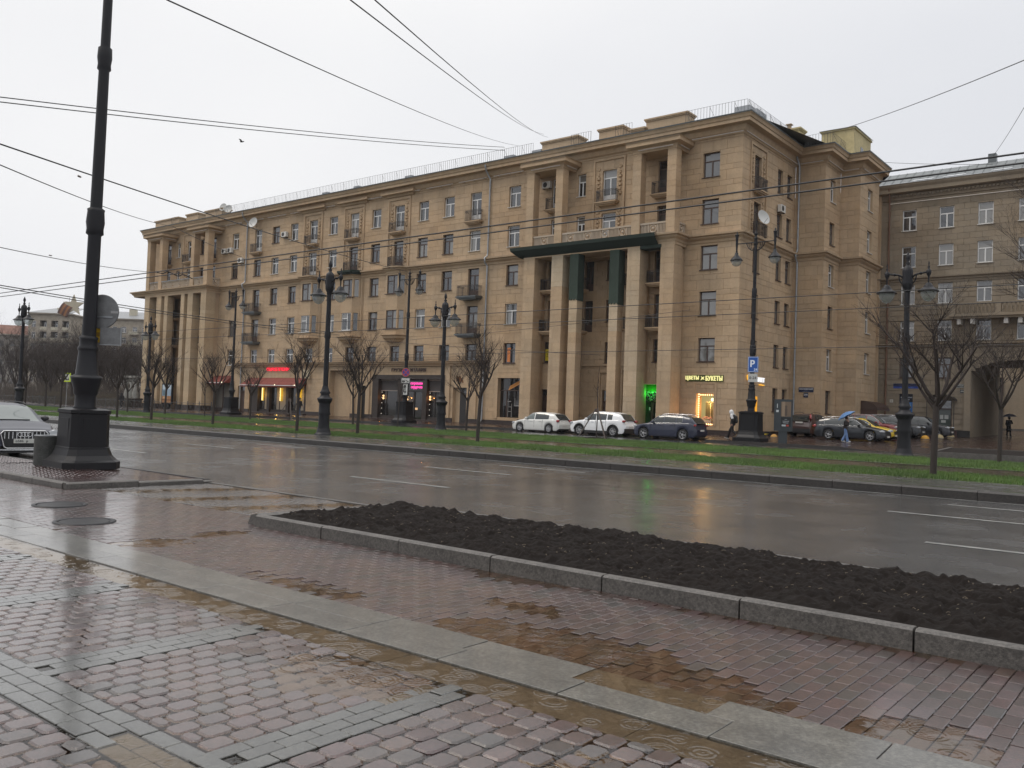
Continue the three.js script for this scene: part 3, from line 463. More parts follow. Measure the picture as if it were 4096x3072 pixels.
// ---- bays: corbel, two storeys of oriel, framed doors above
const BAYU = [-6.516, 0, 6.516];
BAYU.forEach((u, bi) => {
  win(F, ops, u, 0, bi ? 'b' : 'w'); win(F, ops, u, 3, bi === 0 ? 'w' : 'b', { door: true }, 1.32); win(F, ops, u, 4, 'w', { door: true }, 1.32); ops.push([u - 1.2, u + 1.2, 8.5, 14.9]);
  todo.push(() => {
    const g = part('oriel', bld); g.position.set(u, 0, 0);
    const out = [[-1.28, 0], [-0.78, 0.62], [0.78, 0.62], [1.28, 0]], b = new MB(), band = (y0, y1, o = 0) => { const p = out.map(([x, z]) => [x * (1 + o), z + o * 0.6 * (z > 0 ? 1 : 0)]); for (let i = 0; i < 3; i++) b.quad([p[i][0], y0, p[i][1]], [p[i + 1][0], y0, p[i + 1][1]], [p[i + 1][0], y1, p[i + 1][1]], [p[i][0], y1, p[i][1]]); for (const y of [y0, y1]) b.quad([p[0][0], y, p[0][1]], [p[1][0], y, p[1][1]], [p[2][0], y, p[2][1]], [p[3][0], y, p[3][1]]); };
    band(8.45, 9.02); band(10.79, 12.37); band(14.15, 14.95);
    for (const [a, e] of [[9.02, 10.79], [12.37, 14.15]]) for (const s of [-1, 1]) { b.box(s * 0.8 - 0.09, s * 0.8 + 0.09, a, e, 0.42, 0.6); b.box(s * 1.22 - 0.1, s * 1.22 + 0.1, a, e, -0.1, 0.1); }
    b.m = null; mesh('oriel_wall', b, M.stoneP, g);
    const c = new MB(), lv = [[1.72, 0.95, 8.46], [1.72, 0.95, 8.38], [1.5, 0.78, 8.3], [1.46, 0.74, 8.1], [1.2, 0.5, 7.95], [1.1, 0.42, 7.84], [0.6, 0.12, 7.7]];
    for (let i = 0; i + 1 < lv.length; i++) { const ring = ([w, d, y]) => [[-w, y, 0], [-w * 0.62, y, d], [w * 0.62, y, d], [w, y, 0]], A = ring(lv[i + 1]), B = ring(lv[i]); for (let k = 0; k < 3; k++) c.quad(A[k], A[k + 1], B[k + 1], B[k]); if (!i) c.quad(B[0], B[1], B[2], B[3]); }
    mesh('corbel', c, M.stoneP, g);
    [[9.02, 10.79, bi === 2 ? 'b' : 'w'], [12.37, 14.15, 'b']].forEach(([a, e, st]) => {
      const H = e - a, fr = new MB(), m = st === 'w' ? M.white : M.brownF; for (const x of [-0.72, 0.64]) fr.box(x, x + 0.08, 0, H, 0.46, 0.54); fr.box(-0.64, 0.64, 0, 0.08, 0.46, 0.54); fr.box(-0.64, 0.64, H - 0.08, H, 0.46, 0.54); fr.box(0.1, 0.19, 0.08, H - 0.08, 0.46, 0.54); fr.box(-0.64, 0.1, H * 0.66, H * 0.66 + 0.08, 0.46, 0.54);
      const wv = part('window', bld); wv.position.set(u, a, 0); mesh('frame', fr, m, wv); const pm = () => M.pane[[0, 1, 3, 2][Math.floor(rnd() * 4)]];
      for (const [x0, x1, y0, y1] of [[-0.64, 0.1, 0.08, H * 0.66], [-0.64, 0.1, H * 0.66 + 0.08, H - 0.08], [0.19, 0.64, 0.08, H - 0.08]]) mesh('pane', new MB().box(x0, x1, y0, y1, 0.48, 0.5, 'lrtdb'), pm(), wv);
      for (const s of [-1, 1]) { const q = new MB(); if (s > 0) q.quad([0.86, 0.05, 0.46], [1.18, 0.05, 0.06], [1.18, H - 0.05, 0.06], [0.86, H - 0.05, 0.46]); else q.quad([-1.18, 0.05, 0.06], [-0.86, 0.05, 0.46], [-0.86, H - 0.05, 0.46], [-1.18, H - 0.05, 0.06]); mesh('pane', q, pm(), wv); }
      mesh('sill', new MB().box(-0.95, 0.95, -0.05, 0, 0.4, 0.72), m === M.white ? M.whiteP : M.brownF, wv);
    });
    // framed upper doors with relief strips, a small pediment and two balconies
    const fr = part('door_surround', bld); fr.position.set(u, 0, 0); const k = new MB(); for (const s of [-1, 1]) { k.box(s * 1.46 - 0.07, s * 1.46 + 0.07, 14.98, 21.75, -0.01, 0.1); k.box(s * 1.28 - 0.03, s * 1.28 + 0.03, 14.98, 21.5, -0.01, 0.05); } k.box(-1.39, 1.39, 21.5, 21.75, -0.01, 0.1); mesh('frame', k, M.stoneP, fr);
    const pd = new MB(); sweep(pd, [[1.75, -0.02], [1.75, 0.02], [-1.75, 0.02], [-1.75, -0.02]].reverse(), [[0, 21.78], [0.12, 21.84], [0.2, 22.0], [0.5, 22.06], [0.5, 22.2], [0.56, 22.3], [0, 22.32]]); mesh('pediment', pd, M.stoneP, fr);
    mesh('relief', reliefStrip(), M.stoneP, fr); balcony(bld, F, u, 18.36, 1.95, 0.62); const r2 = part('balcony', bld); r2.position.set(u, 15.0, 0); mesh('railing', railing(1.9, 0.95, 0.5), M.rail, r2);
  });
});
let _rel; function reliefStrip() {                         // carved pendants beside the doors: rosette, bell, drops
  if (_rel) return _rel; const b = new MB();
  for (const s of [-1, 1]) for (const y0 of [18.2, 14.98]) { const x = s * 1.0, top = y0 + (y0 > 17 ? 2.95 : 2.7); b.lathe([[0.001, 0.05], [0.05, 0.05], [0.08, 0.02], [0.12, 0.06], [0.16, 0.06], [0.17, -0.02]], 12, new THREE.Matrix4().makeTranslation(x, top, 0).multiply(new THREE.Matrix4().makeRotationX(Math.PI / 2))); for (let i = 0; i < 6; i++) { const y = top - 0.5 - i * 0.33, w = [0.1, 0.2, 0.15, 0.19, 0.14, 0.17][i]; b.geo(new THREE.SphereGeometry(1, 8, 5), new THREE.Matrix4().makeTranslation(x, y, 0).multiply(new THREE.Matrix4().makeScale(w, 0.17, 0.07))); b.box(x - w * 0.8, x + w * 0.8, y + 0.11, y + 0.16, -0.01, 0.07); } }
  return (_rel = b.build());
}
// ---- the two porticoes
const pil = [[-6.89, -5.81], [-4.06, -2.99], [-2.23, -1.5], [1.5, 2.23], [2.99, 4.06], [5.81, 6.89]], upil = [[-6.85, -6.15], [-3.92, -3.25], [3.25, 3.92], [6.15, 6.85]], PD = 1.8;
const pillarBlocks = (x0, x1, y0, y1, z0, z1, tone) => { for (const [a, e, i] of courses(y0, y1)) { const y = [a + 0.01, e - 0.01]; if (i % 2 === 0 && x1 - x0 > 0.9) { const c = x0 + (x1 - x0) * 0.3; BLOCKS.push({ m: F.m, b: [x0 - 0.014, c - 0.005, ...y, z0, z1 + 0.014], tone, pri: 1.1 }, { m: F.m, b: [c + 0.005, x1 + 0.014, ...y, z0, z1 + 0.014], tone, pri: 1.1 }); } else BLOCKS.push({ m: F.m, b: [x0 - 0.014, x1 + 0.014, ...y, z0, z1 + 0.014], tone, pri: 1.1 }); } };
const balus = (w) => { // pierced parapet: uprights, slots and rosettes
  const b = new MB(), h = 0.92; b.box(-w / 2, w / 2, 0, 0.1, -0.07, 0.07); b.box(-w / 2, w / 2, h - 0.13, h, -0.08, 0.08); const n = Math.max(1, Math.round(w / 1.55)), m = w / n;
  for (let k = 0; k < n; k++) { const c = -w / 2 + (k + 0.5) * m; b.geo(new THREE.TorusGeometry(0.27, 0.055, 6, 18), new THREE.Matrix4().makeTranslation(c, 0.45, 0)); b.geo(new THREE.SphereGeometry(0.12, 8, 6), new THREE.Matrix4().makeTranslation(c, 0.47, 0)); b.box(c - 0.025, c + 0.025, 0.1, 0.3, -0.03, 0.03); for (const s of [-1, 1]) { b.box(c + s * 0.37 - 0.035, c + s * 0.37 + 0.035, 0.1, h - 0.13, -0.05, 0.05); for (let q = 0.5; q < m / 2 - 0.03; q += 0.12) b.box(c + s * q - 0.028, c + s * q + 0.028, 0.1, h - 0.13, -0.05, 0.05); } }
  return b;
};
for (const [c, right] of [[PC, true], [-PC, false]]) {
  const L = right ? -1 : 1; ops.push([c - 2.99, c + 2.99, 0.3, 14.1]);
  // side bays and recess behind the columns
  const back = new Face(0, -1.25, 0), bo = [];
  for (const s of [-1, 1]) {
    const u = c + s * 5.0; win(F, ops, right && s < 0 ? u - 0.3 : u, 0, 'b', { pane: 1 }); win(F, ops, u, 1, 'b', { door: true, pane: [1, 2][s > 0 ? 1 : 0] }); win(F, ops, u, 2, 'b', { door: true, pane: 1 }, 1.4); win(F, ops, u, 3, right && s < 0 ? 'w' : 'b', {}, 1.25); win(F, ops, u, 4, right && s < 0 ? 'w' : 'b', { door: true }, 1.25);
    win(F, ops, c + s * 2.65, 3, s < 0 ? 'w' : 'b', {}, 0.8); win(F, ops, c + s * 2.65, 4, s < 0 ? 'w' : 'b', {}, 0.8);
    todo.push(() => { for (const r of [1, 2]) { balcony(bld, F, u, ROWS[r][0] - 0.82, 1.74, 1.05); const e = new Face(0, -0.35, 0); balcony(bld, e, c + s * 2.45, ROWS[r][0] - 0.82, 1.2, 1.0); } balcony(bld, F, u, 18.36, 1.9, 0.62); });
  }
  win(back, bo, c - 0.1, 0, 'b', { pane: 0 }); win(back, bo, c - 0.1, 1, 'b', { pane: 0 }); win(back, bo, c - 0.1, 2, 'b', { pane: 1 }); bo.push([c - 0.85, c + 0.65, 0.3, 3.5]);
  for (const s of [-1, 1]) for (const r of [1, 2]) { const y0 = ROWS[r][0] - 0.78; bo.push([c + s * 2.45 - 0.42, c + s * 2.45 + 0.42, y0, ROWS[r][1]]); todo.push(() => windowUnit(bld, back, c + s * 2.45, y0, ROWS[r][1], 0.84, 'b', { door: true, pane: 1 })); }
  win(F, ops, c, 3, 'w', {}, 1.32); win(F, ops, c, 4, 'w', { door: true }, 1.32);
  facePanel(back, c - 2.99, c + 2.99, 0.35, 14.1, bo);
  for (const s of [-1, 1]) facePanel(new Face(c + s * 2.99, 0, s < 0 ? Math.PI / 2 : -Math.PI / 2), s < 0 ? 0.0 : -1.25, s < 0 ? 1.25 : 0.0, 0.35, 14.1, []);
  todo.push(() => {
    const ceil = new MB().box(c - 2.99, c + 2.99, 14.0, 14.2, -1.25, 0); mesh('portico_ceiling', ceil, M.stoneP, bld);
    const dr = part('entrance_door', bld); dr.position.set(c - 0.1, 0.39, -1.45); mesh('leaf', new MB().box(-0.72, 0.72, 0, 2.2, -0.05, 0.02).box(-0.6, 0.6, 0.1, 2.1, 0.02, 0.04), M.brownF, dr); mesh('transom_pane', new MB().box(-0.72, 0.72, 2.28, 3.08, -0.05, 0), M.pane[0], dr); mesh('handle', new MB().box(0.45, 0.5, 0.95, 1.3, 0.04, 0.1), M.zinc, dr); mesh('frame', new MB().box(-0.75, 0.75, 2.2, 2.28, -0.05, 0.04), M.brownF, dr);
    const sur = new MB(); for (const s of [-1, 1]) sur.box(c - 0.1 + s * 1.05 - 0.12, c - 0.1 + s * 1.05 + 0.12, 0.4, 5.1, -1.25, -1.16); sur.box(c - 1.27, c + 1.07, 4.9, 5.15, -1.25, -1.1); sur.box(c - 2.9, c + 2.8, 5.45, 5.62, -1.25, -1.12); mesh('door_moulding', sur, M.stoneP, bld);
    pil.forEach(([a, e], i) => {
      const small = i === 2 || i === 3, z0 = small ? 1.05 : 0.6, p = part('pillar', bld); mesh('shaft', new MB().box(c + a, c + e, 0.9, 14.12, z0, PD), M.stoneP, p); mesh('base', new MB().box(c + a - 0.1, c + e + 0.1, 0.3, 0.9, z0 - 0.1, PD + 0.12), M.plinth, p); if (!small) mesh('rear_pilaster', new MB().box(c + a + 0.16, c + e - 0.16, 0.9, 14.1, -0.01, 0.6), M.stoneP, p);
    });
    const en = new MB(); en.box(c - 6.95, c + 6.95, 14.1, 14.36, -0.01, PD + 0.02); mesh('entablature', en, M.stoneP, bld);
    upil.forEach(([a, e]) => { const p = part('pier', bld); mesh('shaft', new MB().box(c + a, c + e, 14.98, 21.2, 1.05, PD), M.stoneP, p); });
    for (const s of [-1, 1]) { const x0 = c + s * 5.05, hw2 = 1.85, e2 = part('loggia_roof', bld); const q = new MB(); q.box(x0 - hw2, x0 + hw2, 21.18, 21.42, -0.01, PD + 0.05); sweep(q, [[x0 - hw2, 0], [x0 - hw2, PD], [x0 + hw2, PD], [x0 + hw2, 0]], [[0.05, 21.4], [0.1, 21.5], [0.35, 21.6], [0.42, 21.62], [0.42, 21.86], [0.5, 21.94], [0, 21.98]]); mesh('cornice', q, M.stoneP, e2); mesh('top', new MB().box(x0 - hw2 - 0.4, x0 + hw2 + 0.4, 21.93, 21.99, 0, PD + 0.4), M.roofM, e2); const t = new MB(); t.tube([[x0 - 1.3, 21.36, PD + 0.2], [x0 + 1.6, 21.36, PD + 0.2]], 0.035, 6); t.tube([[x0 + hw2 + 0.2, 21.36, PD - 0.2], [x0 + hw2 + 0.2, 21.36, 0.3]], 0.035, 6); mesh('snow_pipe', t, M.pipe, e2); }
    for (const [a, e] of [[-6.1, -3.95], [-3.2, 3.2], [3.95, 6.1]]) { const g = part('balustrade', bld); g.position.set(c + (a + e) / 2, 14.98, PD - 0.15); mesh('parapet', balus(e - a), M.stonePale, g); if (!right) mesh('sheet_cover', new MB().box(-(e - a) / 2, (e - a) / 2, 0.92, 0.99, -0.14, 0.16), M.zinc, g); }
    const g2 = part('balustrade', bld); g2.position.set(c + 6.75, 14.98, 0.6); g2.rotation.y = Math.PI / 2; mesh('parapet', balus(1.1), M.stonePale, g2);
    // framed door in the middle, as on the bays
    const fr = part('door_surround', bld); fr.position.set(c, 0, 0); const k = new MB(); for (const s of [-1, 1]) k.box(s * 1.4 - 0.07, s * 1.4 + 0.07, 14.98, 21.95, -0.01, 0.1); k.box(-1.33, 1.33, 21.75, 21.95, -0.01, 0.1); mesh('frame', k, M.stoneP, fr); mesh('relief', reliefStrip(), M.stoneP, fr); balcony(bld, F, c, 18.36, 1.95, 0.62);
    if (right) { // torn green netting over the cornice and two columns
      const n = part('protective_netting', bld); n.userData.label = 'dark green protective netting over the portico cornice and two columns'; const b = new MB(); sweep(b, [[c - 7.3, -0.1], [c - 7.3, PD], [c + 5.6, PD]], [[0.02, 14.2], [0.2, 14.32], [0.62, 14.72], [0.66, 14.98], [0.3, 15.0]], false); b.box(c + 4.06, c + 5.85, 13.95, 14.2, 1.0, PD + 0.04); mesh('cornice_netting', b, M.netG, n);
      for (const [i, y] of [[2, 10.5], [3, 10.0]]) { const [a, e] = pil[i], q = new MB(), st = 9; for (let s = 0; s < st; s++) { const x0 = c + a - 0.04 + (e - a + 0.08) * s / st, x1 = c + a - 0.04 + (e - a + 0.08) * (s + 1) / st; q.box(x0, x1, y + 0.06 * Math.sin(s * 2.1), 14.1, 1.0, PD + 0.06); } q.box(c + e + 0.04, c + e + 0.06, y - 0.08, 14.1, 1.0, PD + 0.04); mesh('column_netting', q, M.netG2, n); }
    }
  });
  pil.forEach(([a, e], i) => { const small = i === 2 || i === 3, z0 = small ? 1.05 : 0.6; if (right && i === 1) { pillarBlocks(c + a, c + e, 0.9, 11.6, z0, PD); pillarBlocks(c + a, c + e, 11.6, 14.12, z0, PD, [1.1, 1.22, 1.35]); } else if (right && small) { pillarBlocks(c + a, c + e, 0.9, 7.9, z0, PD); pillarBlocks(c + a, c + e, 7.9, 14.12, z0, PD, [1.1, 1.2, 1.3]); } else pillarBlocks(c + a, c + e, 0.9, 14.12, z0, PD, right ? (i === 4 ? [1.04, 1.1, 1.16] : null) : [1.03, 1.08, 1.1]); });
  upil.forEach(([a, e]) => pillarBlocks(c + a, c + e, 14.98, 21.18, 1.05, PD));
}
// ---- right end of the front, and the windows of the side faces
for (let r = 0; r < 5; r++) win(F, ops, 39.07, r, 'b', { pane: r > 2 ? 2 : 3 }, 1.32);
const so = [], s1o = [], s2o = [];
for (let r = 0; r < 5; r++) { if (r > 2) win(FS, so, 2.72, r, 'b', { door: true, pane: 1 }, 1.2); else win(FS, so, 2.72, r, 'b', { pane: 1 }, 1.15); win(FS, so, 6.96, r, 'b', { pane: 2 }, 1.02); win(FS, so, 8.86, r, 'b', { pane: 2 }, 1.02); win(FS1, s1o, 11.85, r, r % 2 ? 'b' : 'w', { pane: 2 }, 1.15); win(FS2, s2o, 16.3, r, 'w', { pane: 3 }, 1.25); }
for (const s of [6.96, 8.86]) { so.push([s - 0.5, s + 0.5, 2.28, 4.05]); todo.push(() => windowUnit(bld, FS, s, 2.28, 4.05, 1.0, 'b', { pane: 1 })); }
s1o.push([11.25, 12.45, 2.27, 4.08]); todo.push(() => windowUnit(bld, FS1, 11.85, 2.27, 4.08, 1.2, 'b', { pane: 1 }));
todo.push(() => { balcony(bld, FS, 2.72, 18.36, 1.8, 0.5); const r2 = part('balcony', bld); FS.put(r2, 2.72, 15.0, 0); mesh('railing', railing(1.8, 0.95, 0.45), M.rail, r2); const fr = part('door_surround', bld); FS.put(fr, 2.72, 0, 0); const k = new MB(); for (const s of [-1, 1]) k.box(s * 1.4 - 0.07, s * 1.4 + 0.07, 14.98, 21.75, -0.01, 0.1); k.box(-1.33, 1.33, 21.55, 21.75, -0.01, 0.1); mesh('frame', k, M.stoneP, fr); mesh('relief', reliefStrip(), M.stoneP, fr); });
// ---- shop fronts
const SH = [[-23.9, -20.0, 0.62, 3.9], [-18.95, -17.6, 0.3, 3.3], [-16.7, -6.6, 0.45, 4.2], [-2.9, 0.5, 0.3, 5.05], [1.75, 3.1, 0.35, 3.55], [3.65, 13.6, 0.4, 4.62], [14.35, 16.0, 0.3, 3.5], [19.62, 22.15, 1.0, 4.38], [PC - 6.15, PC - 4.75, 0.3, 3.47], [33.6, 35.55, 0.3, 3.95], [38.4, 39.75, 1.05, 3.35], [-24.9, -24.2, 0.9, 3.3]];
ops.push(...SH);
facePanel(F, UL, UC, 0.35, 22.3, ops); facePanel(FS, 0, 10.06, 0.35, 22.3, so); facePanel(F1, UC, 43.89, 0.35, 22.3, []); facePanel(FS1, 10.06, 13.66, 0.35, 22.3, s1o); facePanel(F2, 43.89, 45.46, 0.35, 22.3, []); facePanel(FS2, 13.66, 18.7, 0.35, 22.3, s2o);
{ // far end and hidden back, plain
  const b = new MB(); b.box(UL, UL + 0.4, 0.3, 22.3, -14, -0.4); b.box(UL, 45, 0.3, 22.3, -21.4, -21); b.box(44.3, 44.7, 0.3, 22.3, -21.2, -18.7); b.box(UL + 0.4, UC - 0.5, 0.3, 22.2, -3.4, -3.0); mesh('rear_wall', b, M.stoneP, bld);
  mesh('inner_partition', new MB().box(UL + 0.4, UC - 0.4, 0.3, 22.2, -2.9, -2.8), M.whiteP, bld);
}
todo.forEach((f) => f());
flushBlocks(BLOCKS, WALL, M.stone, backing, M.stoneP, 'facade_block', 300);
// ---- plinth, cornices, roof
{
  const outline = [[UL, -14], [UL, 0], [UC, 0], [UC, -10.06], [43.89, -10.06], [43.89, -13.66], [45.46, -13.66], [45.46, -18.7]];
  const doors = SH.filter((o) => o[2] < 0.5).map((o) => [o[0], o[1]]).concat([[PC - 2.99, PC + 2.99], [-PC - 2.99, -PC + 2.99]]).sort((a, b) => a[0] - b[0]); let x = UL - 0.06; const pl = new MB();
  for (const [a, e] of [...doors, [UC + 0.06, 99]]) { if (a > x) mesh('plinth', new MB().box(x, a, 0.2, 0.74, -0.02, 0.07), M.plinth, bld); x = Math.max(x, e); } pl.box(UC - 0.02, UC + 0.07, 0.2, 0.74, -10.06, -0.02); pl.box(UC + 0.07, 43.95, 0.2, 0.8, -10.08, -10.0); pl.box(43.87, 43.96, 0.2, 0.86, -13.66, -10.08); pl.box(43.96, 45.5, 0.2, 0.9, -13.68, -13.6); pl.box(45.44, 45.53, 0.2, 0.96, -18.7, -13.68); mesh('plinth', pl, M.plinth, bld);
  const top = new MB(); sweep(top, outline, [[-0.02, 21.95], [0.05, 22.0], [0.07, 22.1], [0.2, 22.2], [0.3, 22.5], [0.36, 22.56], [0.78, 22.6], [0.78, 22.84], [0.84, 22.86], [0.9, 23.02], [0.97, 23.1], [0.97, 23.15], [-0.3, 23.2]]); mesh('main_cornice', top, M.stoneP, bld);
  const gut = new MB(); sweep(gut, outline, [[0.85, 23.12], [1.0, 23.12], [1.02, 23.2], [0.8, 23.24], [0.3, 23.3], [-2.5, 23.6], [-2.6, 23.2]]); mesh('gutter', gut, M.roofM, bld);
  const mid = new MB(), pr = [[-0.02, 14.3], [0.04, 14.34], [0.08, 14.5], [0.22, 14.62], [0.26, 14.66], [0.26, 14.74], [0.44, 14.8], [0.46, 14.93], [0.0, 15.0]], P1 = PD, bay = (u) => [[u - 1.3, 0], [u - 0.8, 0.62], [u + 0.8, 0.62], [u + 1.3, 0]];
  sweep(mid, [[UL, -14], [UL, P1], [-PC + 6.95, P1], [-PC + 6.95, 0], ...BAYU.flatMap(bay), [PC - 6.95, 0], [PC - 6.95, P1], [PC + 6.95, P1], [PC + 6.95, 0], ...outline.slice(2)], pr); mesh('string_cornice', mid, M.stoneP, bld);
  mesh('portico_floor', new MB().box(UL, -PC + 6.9, 14.9, 14.985, -0.02, P1).box(PC - 6.9, PC + 6.9, 14.9, 14.985, -0.02, P1), M.stonePale, bld);
  const net = new MB(); sweep(net, bay(0), [[0.3, 14.6], [0.52, 14.8], [0.54, 15.0], [0.1, 15.02]], false); mesh('bay_netting', net, M.netG, bld);
  const low = new MB(); sweep(low, [[-19.4, -0.02], [-19.4, 0.12], [17.95, 0.12], [17.95, -0.02]], [[-0.02, 5.42], [0.06, 5.45], [0.1, 5.58], [0.28, 5.66], [0.3, 5.78], [0.42, 5.82], [0.44, 5.88], [-0.1, 5.92]]); mesh('shop_cornice', low, M.stoneP, bld);
  const fr = new MB(); for (let u = -2.7; u < 17.6; u += 2.25) fr.box(u - 0.02, u + 0.02, 5.9, 6.32, 0.3, 0.34); for (const y of [6.02, 6.25]) fr.box(-2.7, 17.6, y - 0.012, y + 0.012, 0.31, 0.33); for (let u = -2.6; u < 17.6; u += 0.14) fr.box(u - 0.007, u + 0.007, 6.02, 6.25, 0.313, 0.327); mesh('ledge_railing', fr, M.rail, bld);
  const rf = part('roof', bld), deck = new MB(); deck.quad([UL - 0.5, 23.3, 0.3], [UC + 0.4, 23.3, 0.3], [UC - 6, 25.0, -10], [UL + 6, 25.0, -10]); deck.quad([UC + 0.4, 23.3, 0.3], [46, 23.4, -18.7], [UC - 6, 25, -18], [UC - 6, 25, -10]); deck.quad([UL - 0.5, 23.3, -14], [UL - 0.5, 23.3, 0.3], [UL + 6, 25, -10], [UL + 6, 25, -14]); mesh('roof_sheet', deck, M.roofM, rf);
  const ch = (x0, x1, y1, z0 = -1.7, z1 = -0.5, m = M.stoneP) => { const b = new MB().box(x0, x1, 23.1, y1 - 0.22, z0, z1).box(x0 - 0.07, x1 + 0.07, y1 - 0.22, y1 - 0.12, z0 - 0.07, z1 + 0.07).box(x0 - 0.14, x1 + 0.14, y1 - 0.12, y1, z0 - 0.14, z1 + 0.14); mesh('parapet_block', b, m, rf); };
  ch(23.1, 26.75, 24.5); ch(28.85, 31.05, 24.56); ch(33.2, 36.7, 24.6); ch(-39.8, -34.2, 24.55); ch(-32.4, -29.8, 24.6); ch(-28.1, -24.6, 24.55); ch(32.0, 33.2, 23.95, -1.4, -0.2);
  ch(40.3, 42.0, 24.9, -10.5, -9.3, M.yellow); mesh('flue', new MB().box(41.6, 41.85, 23.2, 24.7, -8.0, -7.75).box(41.5, 41.95, 24.7, 24.76, -8.1, -7.65), M.stoneP, rf);
  mesh('stair_tower', new MB().box(42.4, 45.0, 23.2, 25.35, -17.6, -13.2).box(42.3, 45.1, 25.35, 25.5, -17.7, -13.1), M.yellow, rf); mesh('tower_roof', new MB().quad([42.2, 25.5, -13.0], [45.2, 25.5, -13.0], [44.3, 25.95, -14.5], [43.1, 25.95, -14.5]).quad([45.2, 25.5, -13.0], [45.2, 25.5, -17.8], [44.3, 25.95, -16.4], [44.3, 25.95, -14.5]).quad([42.2, 25.5, -17.8], [42.2, 25.5, -13.0], [43.1, 25.95, -14.5], [43.1, 25.95, -16.4]), M.zinc, rf); mesh('tower_window', new MB().box(44.98, 45.02, 23.5, 24.3, -15.6, -14.9), M.pane[0], rf);
  mesh('vent_unit', new MB().box(39.6, 41.4, 23.3, 24.5, -4.2, -2.4).box(39.5, 40.7, 24.5, 25.0, -3.9, -2.7), M.zinc, rf); for (const [u, w] of [[18.9, 1.1], [24.0, 0], [22.0, 1.0], [-6, 0.9], [-1, 0.8], [6.5, 0.9]]) if (w) mesh('dormer', new MB().box(u, u + w, 23.3, 23.95, -1.6, -0.5), M.zinc, rf);
  const fence = new MB(), line = (a, c, y = 23.22) => { const n = Math.round(Math.hypot(c[0] - a[0], c[1] - a[1]) / 0.24); for (let i = 0; i <= n; i++) { const t = i / n, xx = mix(a[0], c[0], t), z = mix(a[1], c[1], t), p = i % 8 === 0; fence.box(xx - (p ? 0.016 : 0.008), xx + (p ? 0.016 : 0.008), y, y + 0.95 + rr(-0.02, 0.02), z - 0.008, z + 0.008); if (p && i + 2 < n) fence.tube([[xx, y + 0.85, z], [xx + 0.4, y + 0.05, z - 0.02]], 0.01, 4); } fence.tube([[a[0], y + 0.94, a[1]], [(a[0] + c[0]) / 2, y + 0.96, (a[1] + c[1]) / 2], [c[0], y + 0.94, c[1]]], 0.011, 4); };
  line([-24.3, 0.6], [23.0, 0.6]); line([26.9, 0.6], [28.8, 0.6]); line([31.1, 0.6], [32.6, 0.6]); line([37.2, 0.6], [UC + 0.5, 0.6]); line([UC + 0.55, 0.5], [UC + 0.55, -9.6]); line([UC + 0.8, -9.5], [44.4, -9.5]); line([44.5, -9.7], [44.5, -12.8]); line([-34, 0.6], [-32.6, 0.6]); mesh('roof_fence', fence, M.rail, rf);
  const sp = new MB(); for (let u = UL + 1; u < UC - 3; u += 4.1) { if (Math.abs(Math.abs(u + 1.6) - PC) < 7) continue; sp.tube([[u, 22.05, 0.3], [u + 3.3, 22.05, 0.3]], 0.035, 6); for (const k of [0.5, 1.7, 2.9]) sp.box(u + k - 0.03, u + k + 0.03, 22.0, 22.05, 0, 0.3); } sp.tube([[37.6, 22.05, 0.3], [41.6, 22.05, 0.3]], 0.035, 6); sp.tube([[UC + 0.3, 22.05, 0.1], [UC + 0.3, 22.05, -9.6]], 0.035, 6); sp.tube([[UC + 0.5, 22.05, -9.7], [43.8, 22.05, -9.7]], 0.035, 6); sp.tube([[44.2, 22.05, -9.9], [44.2, 22.05, -13.3]], 0.035, 6); sp.tube([[44.2, 22.05, -13.35], [45.4, 22.05, -13.35]], 0.035, 6); sp.tube([[45.76, 22.05, -13.6], [45.76, 22.05, -18]], 0.035, 6); mesh('snow_pipe', sp, M.pipe, bld);
  const dp = (u, z = 0.14, x2) => { const b = new MB(); b.tube([[u, 23.0, z + 0.75], [u, 22.85, z + 0.75], [u + 0.0, 22.5, z + 0.6], [u, 21.9, z], [u, 15.3, z], [u, 15.1, z + 0.05], [u, 14.85, z + 0.4], [u, 14.5, z + 0.35], [u, 14.2, z], [u, 0.75, z], [u, 0.55, z + 0.2]], 0.075, 8); for (let y = 1.5; y < 21.8; y += 2.2) b.cyl(u, y, y + 0.05, z, 0.095, 0.095, 8); mesh('downpipe', b, M.zinc, bld); };
  dp(18.0); dp(-18.3); dp(41.72 + 0.15, -9.85);
  const cb = new MB(); for (const u of [-3.2 - 1.65, 1.62, -1.62 - 6.5 + 3.25]) { cb.tube([[u, 14.4, 0.05], [u, 6.0, 0.05]], 0.03, 5); cb.tube([[u + 0.16, 14.4, 0.05], [u + 0.16, 6.0, 0.05]], 0.03, 5); } mesh('wall_cables', cb, M.stoneP, bld);
}
